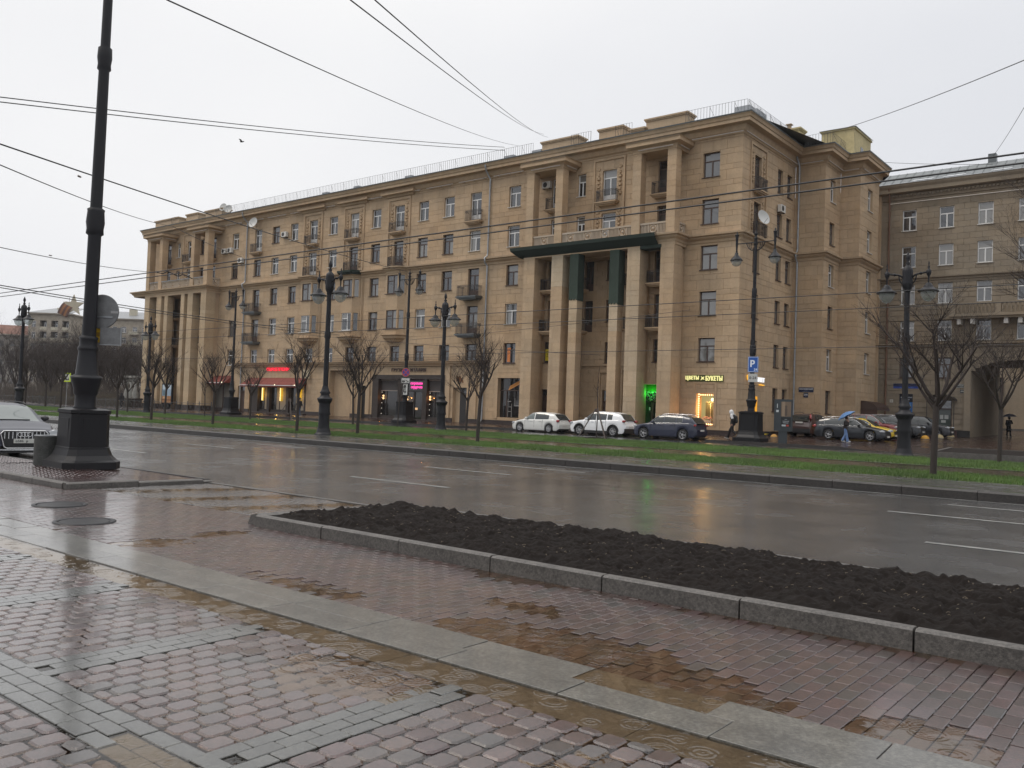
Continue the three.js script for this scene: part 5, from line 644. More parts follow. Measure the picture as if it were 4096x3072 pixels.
// ================= neighbouring building on the right =================
{
  const B = thing('corner_building', 'grey brown neighbouring building with rusticated lower floors and an archway', 'building', [-22, 0, -79]), f = new Face(0, 0, 0), o = [], blocks = [], back = new MB(), wall = part('wall', B), jobs = [];
  const XE = 34, rows = [[3.0, 4.35], [5.62, 7.34], [8.78, 10.48], [11.92, 13.63], [15.12, 16.92], [18.29, 20.09]], xs = []; for (let k = 0; k < 11; k++) xs.push(1.72 + k * 2.93);
  for (let r = 1; r < 6; r++) xs.forEach((x, i) => { if (r === 1 && i >= 2 && i <= 5) return; if (r === 2 && false) return; const w = 1.12; o.push([x - w / 2, x + w / 2, ...rows[r]]); jobs.push(() => windowUnit(B, f, x, rows[r][0], rows[r][1], w, r === 1 ? 'b' : 'w', { pane: [4, 3, 2, 0, 3][(i * 3 + r * 2) % 5], recess: 0.14 })); });
  const AX0 = 6.75, AX1 = 14.5, AY = 5.9, AT = 7.1; o.push([AX0, AX1, 0.3, AY]); o.push([1.2, 2.3, 2.6, 4.25]); o.push([4.1, 5.35, 0.6, 3.8]);
  const c2 = (y0, y1) => { const out = []; let y = 1.3, i = 0; while (y < y1) { const h = y < 13.6 ? 0.46 : 0.5, e = y + h; if (e > y0 + 0.03) out.push([Math.max(y, y0), Math.min(e, y1), i]); y = e; i++; } return out; };
  // arch head: stepped cut following the curve
  const arc = (x) => AY + (AT - AY) * Math.sqrt(Math.max(0, 1 - ((x - (AX0 + AX1) / 2) / ((AX1 - AX0) / 2)) ** 2)); for (let i = 0; i < 24; i++) { const xa = AX0 + (AX1 - AX0) * i / 24, xb = AX0 + (AX1 - AX0) * (i + 1) / 24; o.push([xa, xb, AY, arc((xa + xb) / 2)]); }
  facePanel(f, -2.2, XE, 0.4, 21.1, o, { len: 0.92, blocks, back, list: c2 });
  for (const q of blocks) if (q.b[3] < 13.7) { q.b[5] = 0.035; q.b[2] += 0.012; q.b[3] -= 0.012; }
  jobs.forEach((j) => j()); back.m = null; back.box(0, 0.4, 0.4, 21.1, -13, -0.4); flushBlocks(blocks, wall, M.greyB, back, M.greyBP, 'facade_block', 300);
  const put = (n, m, ...q) => { const b = new MB(); q.forEach((k) => b.box(...k)); return mesh(n, b, m, B); };
  const grey = mat([0.085, 0.08, 0.075], { roughness: 0.6, map: T.granite }); put('plinth', grey, [-0.05, 4.0, 0.3, 1.3, -0.02, 0.1], [5.4, AX0 - 0.02, 0.3, 1.3, -0.02, 0.1]);
  put('arch_pilaster', M.greyBP, [AX0 - 0.5, AX0 - 0.02, 1.3, 8.2, 0, 0.16]);
  const sw = (n, pr, m = M.greyBP) => { const b = new MB(); sweep(b, [[-2.2, 0], [XE, 0]], pr); return mesh(n, b, m, B); };
  sw('string_cornice', [[-0.02, 13.85], [0.08, 13.9], [0.1, 14.05], [0.28, 14.12], [0.3, 14.24], [0, 14.3]]); sw('ledge', [[-0.02, 8.15], [0.15, 8.22], [0.2, 8.4], [0.35, 8.46], [0, 8.55]]); sw('main_cornice', [[-0.02, 21.0], [0.1, 21.05], [0.12, 21.2], [0.18, 21.5], [0.6, 21.6], [0.62, 21.9], [0.75, 22.1], [0.8, 22.3], [-0.2, 22.35]]);
  const den = new MB(); for (let x = 0.3; x < 24; x += 0.3) den.box(x, x + 0.16, 21.28, 21.46, 0.1, 0.3); const dm = mesh('dentils', den, M.greyBP, B); dm.userData.kind = 'stuff';
  mesh('snow_pipe', new MB().tube([[0.2, 20.72, 0.25], [XE, 20.72, 0.25]], 0.04, 6), M.pipe, B);
  const rf = part('roof', B); mesh('roof_sheet', new MB().quad([-1.2, 22.3, 0.85], [XE, 22.3, 0.85], [XE, 23.7, -1.5], [-1.2, 23.7, -1.5]).quad([-1.2, 23.7, -1.5], [XE, 23.7, -1.5], [XE, 24.4, -7], [-1.2, 24.4, -7]), mat([0.15, 0.165, 0.17], { roughness: 0.42, metalness: 0.25, map: rep(T.mott, 0.6), bumpMap: rep(T.mott, 1.2), bumpScale: 0.06 }), rf); const seam = new MB(); for (let x = -1; x < 24; x += 0.7) seam.tube([[x, 22.33, 0.84], [x, 23.73, -1.5]], 0.02, 4); mesh('roof_seams', seam, M.roofM, rf); put('chimney', M.roofM, [7.3, 7.9, 23.5, 24.6, -2.6, -2.0]); mesh('snow_patch', new MB().quad([2.0, 22.42, 0.72], [3.6, 22.42, 0.72], [3.8, 22.5, 0.58], [2.2, 22.5, 0.58]).quad([4.4, 22.42, 0.72], [6.1, 22.42, 0.72], [6.2, 22.5, 0.58], [4.6, 22.5, 0.58]).quad([8.0, 22.44, 0.7], [9.6, 22.44, 0.7], [9.5, 22.5, 0.6], [8.1, 22.5, 0.6]), mat([0.75, 0.77, 0.8], { roughness: 0.9 }), rf);
  // balcony over the arch
  const bal = part('balcony', B); mesh('slab', new MB().box(5.2, 22, 10.62, 10.85, -0.1, 1.1).box(5.3, 22, 10.45, 10.62, -0.1, 0.95), M.greyBP, bal); mesh('rail', new MB().box(5.2, 22, 11.62, 11.78, 0.9, 1.12), M.greyBP, bal); const bb = []; for (let x = 5.5; x < 18; x += 0.3) { if (Math.abs((x - 5.5) % 3.3) < 0.2) mesh('pedestal', new MB().box(x - 0.2, x + 0.2, 10.85, 11.62, 0.88, 1.1), M.greyBP, bal); else mesh('baluster', new MB().lathe([[0.07, 0], [0.04, 0.12], [0.1, 0.3], [0.05, 0.55], [0.07, 0.72]], 8, new THREE.Matrix4().makeTranslation(x, 10.88, 1.0)), M.greyBP, bal); } for (const x of [5.9, 6.9, 9.3, 10.3, 13, 14]) mesh('bracket', new MB().box(x - 0.15, x + 0.15, 10.0, 10.45, -0.02, 0.8), M.whiteP, bal);
  // passage behind the arch, with the yard beyond
  const pas = part('passage', B); mesh('side_wall', new MB().box(AX0 - 0.4, AX0, 0.3, 8.3, -12.5, -0.4).box(AX1, AX1 + 0.4, 0.3, 8.3, -12.5, -0.4), M.greyBP, pas); mesh('vault', new MB().box(AX0, AX1, 7.2, 7.5, -12.5, -0.42), M.greyBP, pas); mesh('rear_wall', new MB().box(-0, AX0 - 0.4, 0.4, 21, -13, -12.6).box(AX1 + 0.4, XE, 0.4, 21, -13, -12.6).box(AX0 - 0.4, AX1 + 0.4, 7.5, 21, -13, -12.6), M.greyBP, pas);
  { const y = thing('yard_building', 'yard facade standing behind the archway passage', 'building', [-9, 0, -112]); mesh('wall', new MB().box(-24, 26, 0.5, 20, -1, 0), M.greyBP, y); for (let k = 0; k < 8; k++) for (let r = 0; r < 2; r++) windowUnit(y, new Face(0, 0.3, 0), -14 + k * 4, 2.2 + r * 3.4, 4.0 + r * 3.4, 1.4, 'b', { pane: 0, recess: 0.2 }); mesh('plinth', new MB().box(-24, 26, 0.4, 1.6, 0, 0.15), mat([0.08, 0.075, 0.07]), y); }
  // door with a bent canopy, window with blue poster, signs
  const d = part('door', B); mesh('leaf', new MB().box(4.15, 5.3, 0.6, 1.5, -0.3, -0.22), mat([0.1, 0.045, 0.035]), d); mesh('frame', new MB().box(4.1, 4.2, 0.6, 3.8, -0.3, -0.16).box(5.25, 5.35, 0.6, 3.8, -0.3, -0.16).box(4.2, 5.25, 3.0, 3.1, -0.3, -0.16), M.brownF, d); mesh('pane', new MB().box(4.2, 5.25, 1.5, 3.0, -0.28, -0.24), mat([0.10, 0.12, 0.11], { roughness: 0.1 }), d); mesh('notice', new MB().box(4.4, 4.66, 2.2, 2.55, -0.24, -0.23).box(4.75, 5.05, 2.22, 2.55, -0.24, -0.23).box(4.5, 4.85, 1.9, 2.12, -0.24, -0.23), mat([0.5, 0.52, 0.5]), d); mesh('transom', new MB().box(4.2, 5.25, 3.1, 3.75, -0.28, -0.24), M.pane[0], d);
  const cn = part('canopy', B), cb = new MB(); for (let i = 0; i < 12; i++) { const a0 = Math.PI * i / 12, a1 = Math.PI * (i + 1) / 12, P = (a) => [4.72 - Math.cos(a) * 1.05, 3.72 + Math.sin(a) * 0.5]; const A = P(a0), E = P(a1); cb.quad([A[0], A[1], 0], [E[0], E[1], 0], [E[0], E[1], 1.25], [A[0], A[1], 1.25]); } mesh('hood', cb, M.darkF, cn); mesh('post', new MB().tube([[3.7, 0.8, 1.2], [3.7, 3.72, 1.2]], 0.03, 6), M.rail, cn); mesh('post', new MB().tube([[5.75, 0.8, 1.2], [5.75, 3.72, 1.2]], 0.03, 6), M.rail, cn); mesh('porch', new MB().box(3.7, 5.8, 0.6, 1.25, -0.1, 1.3), mat([0.09, 0.05, 0.045]), B);
  mesh('poster_pane', new MB().box(1.2, 2.3, 2.6, 4.25, -0.2, -0.16), mat([0.02, 0.03, 0.07], { roughness: 0.2 }), B); mesh('window_sill', new MB().box(1.0, 2.5, 2.42, 2.55, -0.1, 0.2), grey, B);
  plate('shop_board', 'long dark blue fascia board on the neighbouring building', 2.15, 0.42, (x, w, h) => { x.fillStyle = '#131a3d'; x.fillRect(0, 0, w, h); fit(x, 'МЕДИЦИНСКАЯ', w, h * 0.32, h * 0.4, '#26315e'); x.fillStyle = '#1d3b8a'; x.fillRect(0, h * 0.6, w, h * 0.4); fit(x, 'ЛИНЗЫ  ОЧКИ  КОНТАКТЫ', w, h * 0.82, h * 0.22, '#7d94c8', 'normal'); }, [-20.2, 4.72, -78.95], 0);
  plate('window_poster', 'navy poster with white words in the window of the neighbouring building', 1.02, 0.6, (x, w, h) => { x.fillStyle = '#101626'; x.fillRect(0, 0, w, h); fit(x, 'МЕДИЦИНСКИЕ', w, h * 0.4, h * 0.24, '#c3c8d2'); fit(x, 'ЛИНЗЫ', w, h * 0.7, h * 0.24, '#c3c8d2'); }, [-20.25, 3.6, -79.16], 0, M.darkF, 'poster', 256);
  plate('window_poster', 'bright blue poster in the window of the neighbouring building', 0.5, 0.85, (x, w, h) => { x.fillStyle = '#2f6fb8'; x.fillRect(0, 0, w, h); x.fillStyle = '#a9cbe8'; for (const y of [0.15, 0.32, 0.4]) x.fillRect(w * 0.15, h * y, w * 0.6, h * 0.05); x.fillStyle = '#173f77'; x.fillRect(w * 0.3, h * 0.6, w * 0.2, h * 0.1); }, [-19.98, 2.7, -79.16], 0, M.darkF, 'poster', 128);
  plate('street_sign', 'pale framed street name plate beside the archway', 0.82, 0.28, (x, w, h) => { x.fillStyle = '#9a9a92'; x.fillRect(0, 0, w, h); x.fillStyle = '#20262a'; x.fillRect(w * 0.04, h * 0.14, w * 0.92, h * 0.72); fit(x, 'МОСКОВСКИЙ', w, h * 0.42, h * 0.36, '#d4d4ce'); fit(x, 'проспект', w, h * 0.7, h * 0.2, '#b4b4ae', 'normal'); }, [-15.9, 4.83, -78.93], 0);
  plate('house_number', 'small house number plate beside the archway', 0.34, 0.26, (x, w, h) => { x.fillStyle = '#171c20'; x.fillRect(0, 0, w, h); fit(x, '202', w, h * 0.52, h * 0.62, '#c8c8c0'); }, [-15.87, 4.4, -78.93], 0, M.zinc, 'sign', 128);
  plate('letter_plate', 'small white plate with a letter C on the neighbouring wall', 0.26, 0.26, (x, w, h) => { x.fillStyle = '#c4bfb4'; x.fillRect(0, 0, w, h); fit(x, 'С', w, h * 0.55, h * 0.7, '#5a564e'); }, [-21.4, 3.5, -78.93], 0, M.zinc, 'sign', 64);
  // basement porch of the long building against this one
  const bp = part('basement_porch', bld); bp.position.set(45.5, 0, -19.6); const hood = new MB(); for (let i = 0; i < 8; i++) { const a0 = Math.PI / 2 * i / 8, a1 = Math.PI / 2 * (i + 1) / 8, P = (a) => [Math.sin(a) * 1.3, 2.7 + Math.cos(a) * 0.75]; const A = P(a0), E = P(a1); hood.quad([A[0], A[1], 4.6], [E[0], E[1], 4.6], [E[0], E[1], 1.2], [A[0], A[1], 1.2]); hood.tri([0, 2.7, 4.6], [A[0], A[1], 4.6], [E[0], E[1], 4.6]); } mesh('hood', hood, mat([0.055, 0.03, 0.022], { roughness: 0.4 }), bp); mesh('side_panel', new MB().box(0, 0.05, 0.6, 2.7, 1.2, 4.6).box(0, 1.25, 0.6, 2.7, 4.5, 4.56), mat([0.075, 0.04, 0.03]), bp); const gr = new MB(); for (let x = 0; x < 2.4; x += 0.14) gr.box(1.3 + x * 0, 1.33, 0.7, 1.9, 1.2 + x, 1.23 + x); gr.box(1.29, 1.34, 1.85, 1.92, 1.2, 3.6); mesh('grille', gr, M.rail, bp);
  mesh('corner_pipe', new MB().tube([[0.25, 22.2, 0.7], [0.15, 21.9, 0.6], [0.12, 20.9, 0.14], [0.12, 14.4, 0.14], [0.12, 14.1, 0.4], [0.12, 13.7, 0.14], [0.12, 1, 0.14]], 0.08, 7), mat([0.16, 0.085, 0.05], { roughness: 0.6 }), B);
}
// ================= street lamps =================
function medianLamp() {
  const g = new THREE.Group(), put = (n, b, m = M.iron) => mesh(n, b, m, g);
  put('base', new MB().lathe([[0.42, 0], [0.42, 0.06], [0.36, 0.1], [0.33, 0.16], [0.3, 0.3], [0.27, 0.36], [0.25, 0.95], [0.3, 1.0], [0.27, 1.1], [0.26, 1.5], [0.3, 1.56], [0.36, 1.7], [0.36, 1.76], [0.24, 1.82], [0.2, 1.95], [0.26, 2.02], [0.2, 2.1], [0.17, 2.2], [0.13, 2.35]], 16));
  put('shaft', new MB().lathe([[0.12, 2.3], [0.118, 4.6], [0.15, 4.64], [0.15, 4.9], [0.115, 4.95], [0.1, 7.1], [0.13, 7.14], [0.13, 7.25], [0.1, 7.3]], 12));
  put('head', new MB().lathe([[0.1, 6.7], [0.13, 6.74], [0.12, 6.8], [0.2, 6.95], [0.21, 7.1], [0.19, 7.3], [0.21, 7.55], [0.18, 7.7], [0.1, 7.78], [0.06, 7.84], [0.1, 7.9], [0.04, 7.96], [0.09, 8.1], [0.08, 8.2], [0.02, 8.35], [0.001, 8.4]], 14));
  for (const s of [-1, 1]) {
    const a = part('arm', g); mesh('bracket', new MB().tube([[s * 0.12, 7.25, 0], [s * 0.3, 7.42, 0], [s * 0.5, 7.46, 0], [s * 0.78, 7.5, 0]], 0.04, 7, 10).tube([[s * 0.15, 7.0, 0], [s * 0.3, 7.2, 0], [s * 0.34, 7.42, 0]], 0.026, 6, 8).geo(new THREE.SphereGeometry(0.065, 8, 6), new THREE.Matrix4().makeTranslation(s * 0.5, 7.46, 0)), M.iron, a);
    mesh('hanger', new MB().lathe([[0.03, 7.0], [0.035, 7.3], [0.09, 7.42], [0.1, 7.5], [0.08, 7.58], [0.03, 7.62], [0.05, 7.7], [0.02, 7.74], [0.03, 7.85], [0.001, 7.95]], 10, new THREE.Matrix4().makeTranslation(s * 0.8, 0, 0)), M.iron, a);
    mesh('lamp_shade', new MB().lathe([[0.05, 7.06], [0.12, 7.02], [0.13, 6.96], [0.18, 6.94], [0.18, 6.88], [0.34, 6.76], [0.4, 6.72], [0.4, 6.69], [0.3, 6.7], [0.05, 6.86]], 18, new THREE.Matrix4().makeTranslation(s * 0.8, 0, 0)), M.iron, a);
    mesh('glass_bowl', new MB().lathe([[0.32, 6.71], [0.31, 6.6], [0.25, 6.45], [0.15, 6.34], [0.001, 6.28]], 18, new THREE.Matrix4().makeTranslation(s * 0.8, 0, 0)), M.glassG, a);
  }
  return g;
}
const pedestal = (b, s = 1) => { // square flared pedestal
  const lv = [[0.66, 0], [0.66, 0.16], [0.6, 0.2], [0.52, 0.3], [0.47, 0.44], [0.465, 0.48], [0.45, 0.49], [0.435, 1.24], [0.46, 1.26], [0.46, 1.33], [0.36, 1.36]].map(([r, y]) => [r * s, y * s]), cut = 0.72;
  const ring = ([r, y]) => [[-r * cut, r], [r * cut, r], [r, r * cut], [r, -r * cut], [r * cut, -r], [-r * cut, -r], [-r, -r * cut], [-r, r * cut]].map(([x, z]) => [x, y, z]);
  for (let i = 0; i + 1 < lv.length; i++) { const A = ring(lv[i]), B = ring(lv[i + 1]); for (let k = 0; k < 8; k++) b.quad(A[k], A[(k + 1) % 8], B[(k + 1) % 8], B[k]); } const Tt = ring(lv[lv.length - 1]); for (let k = 1; k < 7; k++) b.tri(Tt[0], Tt[k], Tt[k + 1]);
  for (const [x, z, w, d] of [[0, 0.437, 0.22, 0.012], [0.437, 0, 0.012, 0.22], [-0.437, 0, 0.012, 0.22], [0, -0.437, 0.22, 0.012]]) b.box((x - w) * s, (x + w) * s, 0.6 * s, 1.14 * s, (z - d) * s, (z + d) * s); return b;
};
function tallLamp(arms = 1.24, ped = 1.35) {
  const g = new THREE.Group(), y0 = 1.33 * ped; mesh('pedestal', pedestal(new MB(), ped), M.ironD, g);
  mesh('collar', new MB().lathe([[0.2, 0], [0.24, 0.05], [0.2, 0.1], [0.2, 0.34], [0.23, 0.38], [0.24, 0.5], [0.3, 0.72], [0.31, 0.77], [0.22, 0.82], [0.18, 1.35], [0.2, 1.38], [0.2, 1.44], [0.17, 1.48], [0.17, 1.62], [0.19, 1.66], [0.14, 1.7]].map(([r, y]) => [r * 1.1, y + y0 - 0.02]), 14), M.iron, g);
  mesh('shaft', new MB().lathe([[0.15, y0 + 1.6], [0.14, 5.3], [0.19, 5.34], [0.18, 5.45], [0.2, 5.6], [0.18, 5.85], [0.19, 5.9], [0.13, 5.94], [0.115, 8.9], [0.15, 8.94], [0.14, 9.05], [0.16, 9.2], [0.15, 9.42], [0.105, 9.46], [0.095, 12.2]], 14), M.iron, g);
  mesh('finial', new MB().lathe([[0.1, 12.1], [0.14, 12.2], [0.1, 12.3], [0.1, 12.5], [0.16, 12.56], [0.07, 12.62], [0.08, 12.75], [0.16, 12.82], [0.05, 12.9], [0.03, 13.1], [0.001, 13.2]], 12), M.iron, g);
  for (const s of [-1, 1]) {
    const a = part('arm', g), X = new THREE.Matrix4().makeTranslation(s * arms, 0, 0); mesh('bracket', new MB().tube([[0, 12.3, 0], [s * arms, 12.3, 0]], 0.035, 6).tube([[s * 0.08, 11.8, 0], [s * 0.3, 11.85, 0], [s * 0.5, 12.05, 0], [s * 0.6, 12.28, 0]], 0.03, 5, 8).tube([[s * 0.2, 11.85, 0], [s * 0.3, 12.05, 0], [s * 0.28, 12.28, 0]], 0.02, 5, 6).tube([[s * 0.3, 11.88, 0], [s * 0.42, 12.1, 0], [s * 0.44, 12.28, 0]], 0.02, 5, 6), M.iron, a);
    mesh('hanger', new MB().lathe([[0.04, 11.75], [0.07, 11.8], [0.05, 11.9], [0.06, 12.1], [0.08, 12.3], [0.07, 12.4], [0.1, 12.75], [0.12, 12.85], [0.14, 12.88], [0.04, 12.92], [0.05, 13.02], [0.001, 13.1]], 10, X), M.iron, a); mesh('lamp_shade', new MB().lathe([[0.05, 11.78], [0.1, 11.74], [0.12, 11.6], [0.3, 11.4], [0.4, 11.28], [0.38, 11.24], [0.25, 11.3]], 18, X), M.iron, a); mesh('glass_bowl', new MB().lathe([[0.33, 11.26], [0.31, 11.12], [0.24, 10.98], [0.12, 10.9], [0.001, 10.88]], 18, X), M.glassG, a);
  }
  return g;
}
{
  const m0 = medianLamp(), L = [[-31.5, -25.6, 'black double globe lamp post on near lawn in front of the red awnings', 0.96], [-66.8, -26.6, 'black double globe lamp post on near lawn before the pale apartment block', 1.0], [-37.6, -39.8, 'black double globe lamp post on far lawn in front of the restaurant', 1.04], [-73.9, -40.1, 'black double globe lamp post on far lawn before the left portico', 1.04], [-10.63, -41.3, 'black double globe lamp post on far lawn in front of the parked dark cars', 1.1]];
  L.forEach(([x, z, l, s], i) => { const c = i ? m0.clone() : m0; c.name = numbered('street_lamp'); scene.add(c); c.position.set(x, 0.18, z); c.scale.setScalar(s); tag(c, l, 'street lamp', 'double globe lamp posts on the median'); });
  const t0 = tallLamp(), S = [[-73.5, -48.4, 'tall lamp post on a square pedestal by the end of the pavement railing', 0.93], [-52.4, -51.0, 'tall lamp post on a square pedestal with a round parking sign by the restaurant', 0.98], [-21.98, -50.9, 'tall lamp post on a square pedestal with a blue parking sign at the corner', 1.0]];
  S.forEach(([x, z, l, s], i) => { const c = i ? t0.clone() : t0; c.name = numbered('tall_street_lamp'); scene.add(c); c.position.set(x, gy(z) - 0.01, z); c.scale.setScalar(s); tag(c, l, 'street lamp', 'tall pedestal lamp posts on the far pavement'); });
  const c = t0.clone(); c.name = numbered('tall_street_lamp'); scene.add(c); c.children.forEach((k) => { if (k.name === 'pedestal') { k.geometry = pedestal(new MB(), 0.99).build(); } if (k.name === 'collar') k.position.y = 1.33 * (0.99 - 1.35); }); c.children.find((k) => k.name === 'shaft').geometry = new MB().lathe([[0.15, 2.6], [0.14, 5.3], [0.19, 5.34], [0.18, 5.45], [0.2, 5.6], [0.18, 5.85], [0.19, 5.9], [0.13, 5.94], [0.115, 9.1], [0.15, 9.14], [0.14, 9.25], [0.16, 9.4], [0.15, 9.62], [0.105, 9.66], [0.095, 12.2]], 20).build(); c.position.set(-18.62, 0.085, -8.72); c.rotation.set(R(0.1), 0, R(-0.9)); c.children.filter((k) => k.name === 'arm' || k.name === 'finial').forEach((k) => { k.position.y = 1.6; }); mesh('upper_shaft', new MB().cyl(0, 12.1, 13.8, 0, 0.095, 0.09, 14), M.iron, c); tag(c, 'massive black lamp post on a square pedestal with signs, on the red island', 'street lamp', 'tall pedestal lamp posts on the far pavement'); c.userData.group = 'tall pedestal lamp posts';
  scene.children.filter((k) => k.name.startsWith('tall_street_lamp')).forEach((k) => { k.userData.group = 'tall pedestal lamp posts'; });
}
// signs on the big post
const gback = mat([0.2, 0.205, 0.21], { roughness: 0.5, metalness: 0.3, map: rep(T.mott, 3) });
const PT = R(38);
{
  const t = thing('round_sign', 'grey back of a round road sign on the massive lamp post', 'sign', [-18.55, 3.42, -8.95], PT); mesh('disc', new MB().lathe([[0.001, 0.012], [0.35, 0.012], [0.37, 0.008], [0.37, -0.012], [0.001, -0.012]], 32, new THREE.Matrix4().makeRotationX(Math.PI / 2)), gback, t); mesh('tape', new MB().box(0.2, 0.36, -0.03, 0.02, 0.013, 0.016), mat([0.3, 0.3, 0.3]), t); mesh('clamp', new MB().box(-0.25, 0.25, -0.13, -0.1, 0.012, 0.03), M.zinc, t);
  plate('yellow_notice', 'yellow evacuation notice plate on the massive lamp post', 0.42, 0.36, (x, w, h) => { x.fillStyle = '#c9a31a'; x.fillRect(0, 0, w, h); x.fillStyle = '#8a6a08'; for (const [y, l] of [[0.12, 0.7], [0.3, 0.55], [0.42, 0.4], [0.54, 0.48], [0.66, 0.6], [0.8, 0.66]]) x.fillRect(w * 0.06, h * y, w * l, h * 0.055); x.fillRect(w * 0.62, h * 0.4, w * 0.3, h * 0.25); }, [-18.76, 2.76, -8.87], PT, M.ironD, 'sign', 256);
  const p = thing('sign_reverse', 'grey back of a square sign plate on the massive lamp post', 'sign', [-18.3, 2.72, -9.1], PT); mesh('plate', new MB().box(-0.28, 0.16, 0, 0.36, -0.012, 0.012), gback, p); mesh('frame', new MB().box(-0.28, 0.18, -0.02, 0, -0.015, 0.015).box(0.16, 0.18, 0, 0.38, -0.015, 0.015), M.zinc, p);
  const b = thing('dark_panel', 'dark narrow sign back below the yellow notice', 'sign', [-18.72, 2.0, -8.9], PT); mesh('plate', new MB().box(-0.14, 0.05, 0, 0.66, -0.02, 0.02), M.ironD, b); mesh('bracket', new MB().box(0.02, 0.1, 0.5, 0.53, 0.02, 0.05), M.zinc, b);
  const q = thing('litter_bin', 'grey concrete litter bin beside the lamp pedestal', 'litter bin', [-19.35, 0.095, -8.3], PT); mesh('body', new MB().lathe([[0.23, 0], [0.24, 0.02], [0.24, 0.6], [0.225, 0.63], [0.18, 0.63], [0.17, 0.3], [0.001, 0.3]], 20), mat([0.16, 0.165, 0.155], { roughness: 0.7, map: rep(T.granite, 2) }), q); mesh('rim', new MB().geo(new THREE.TorusGeometry(0.232, 0.012, 6, 24), new THREE.Matrix4().makeTranslation(0, 0.63, 0).multiply(new THREE.Matrix4().makeRotationX(Math.PI / 2))), M.zinc, q);
}
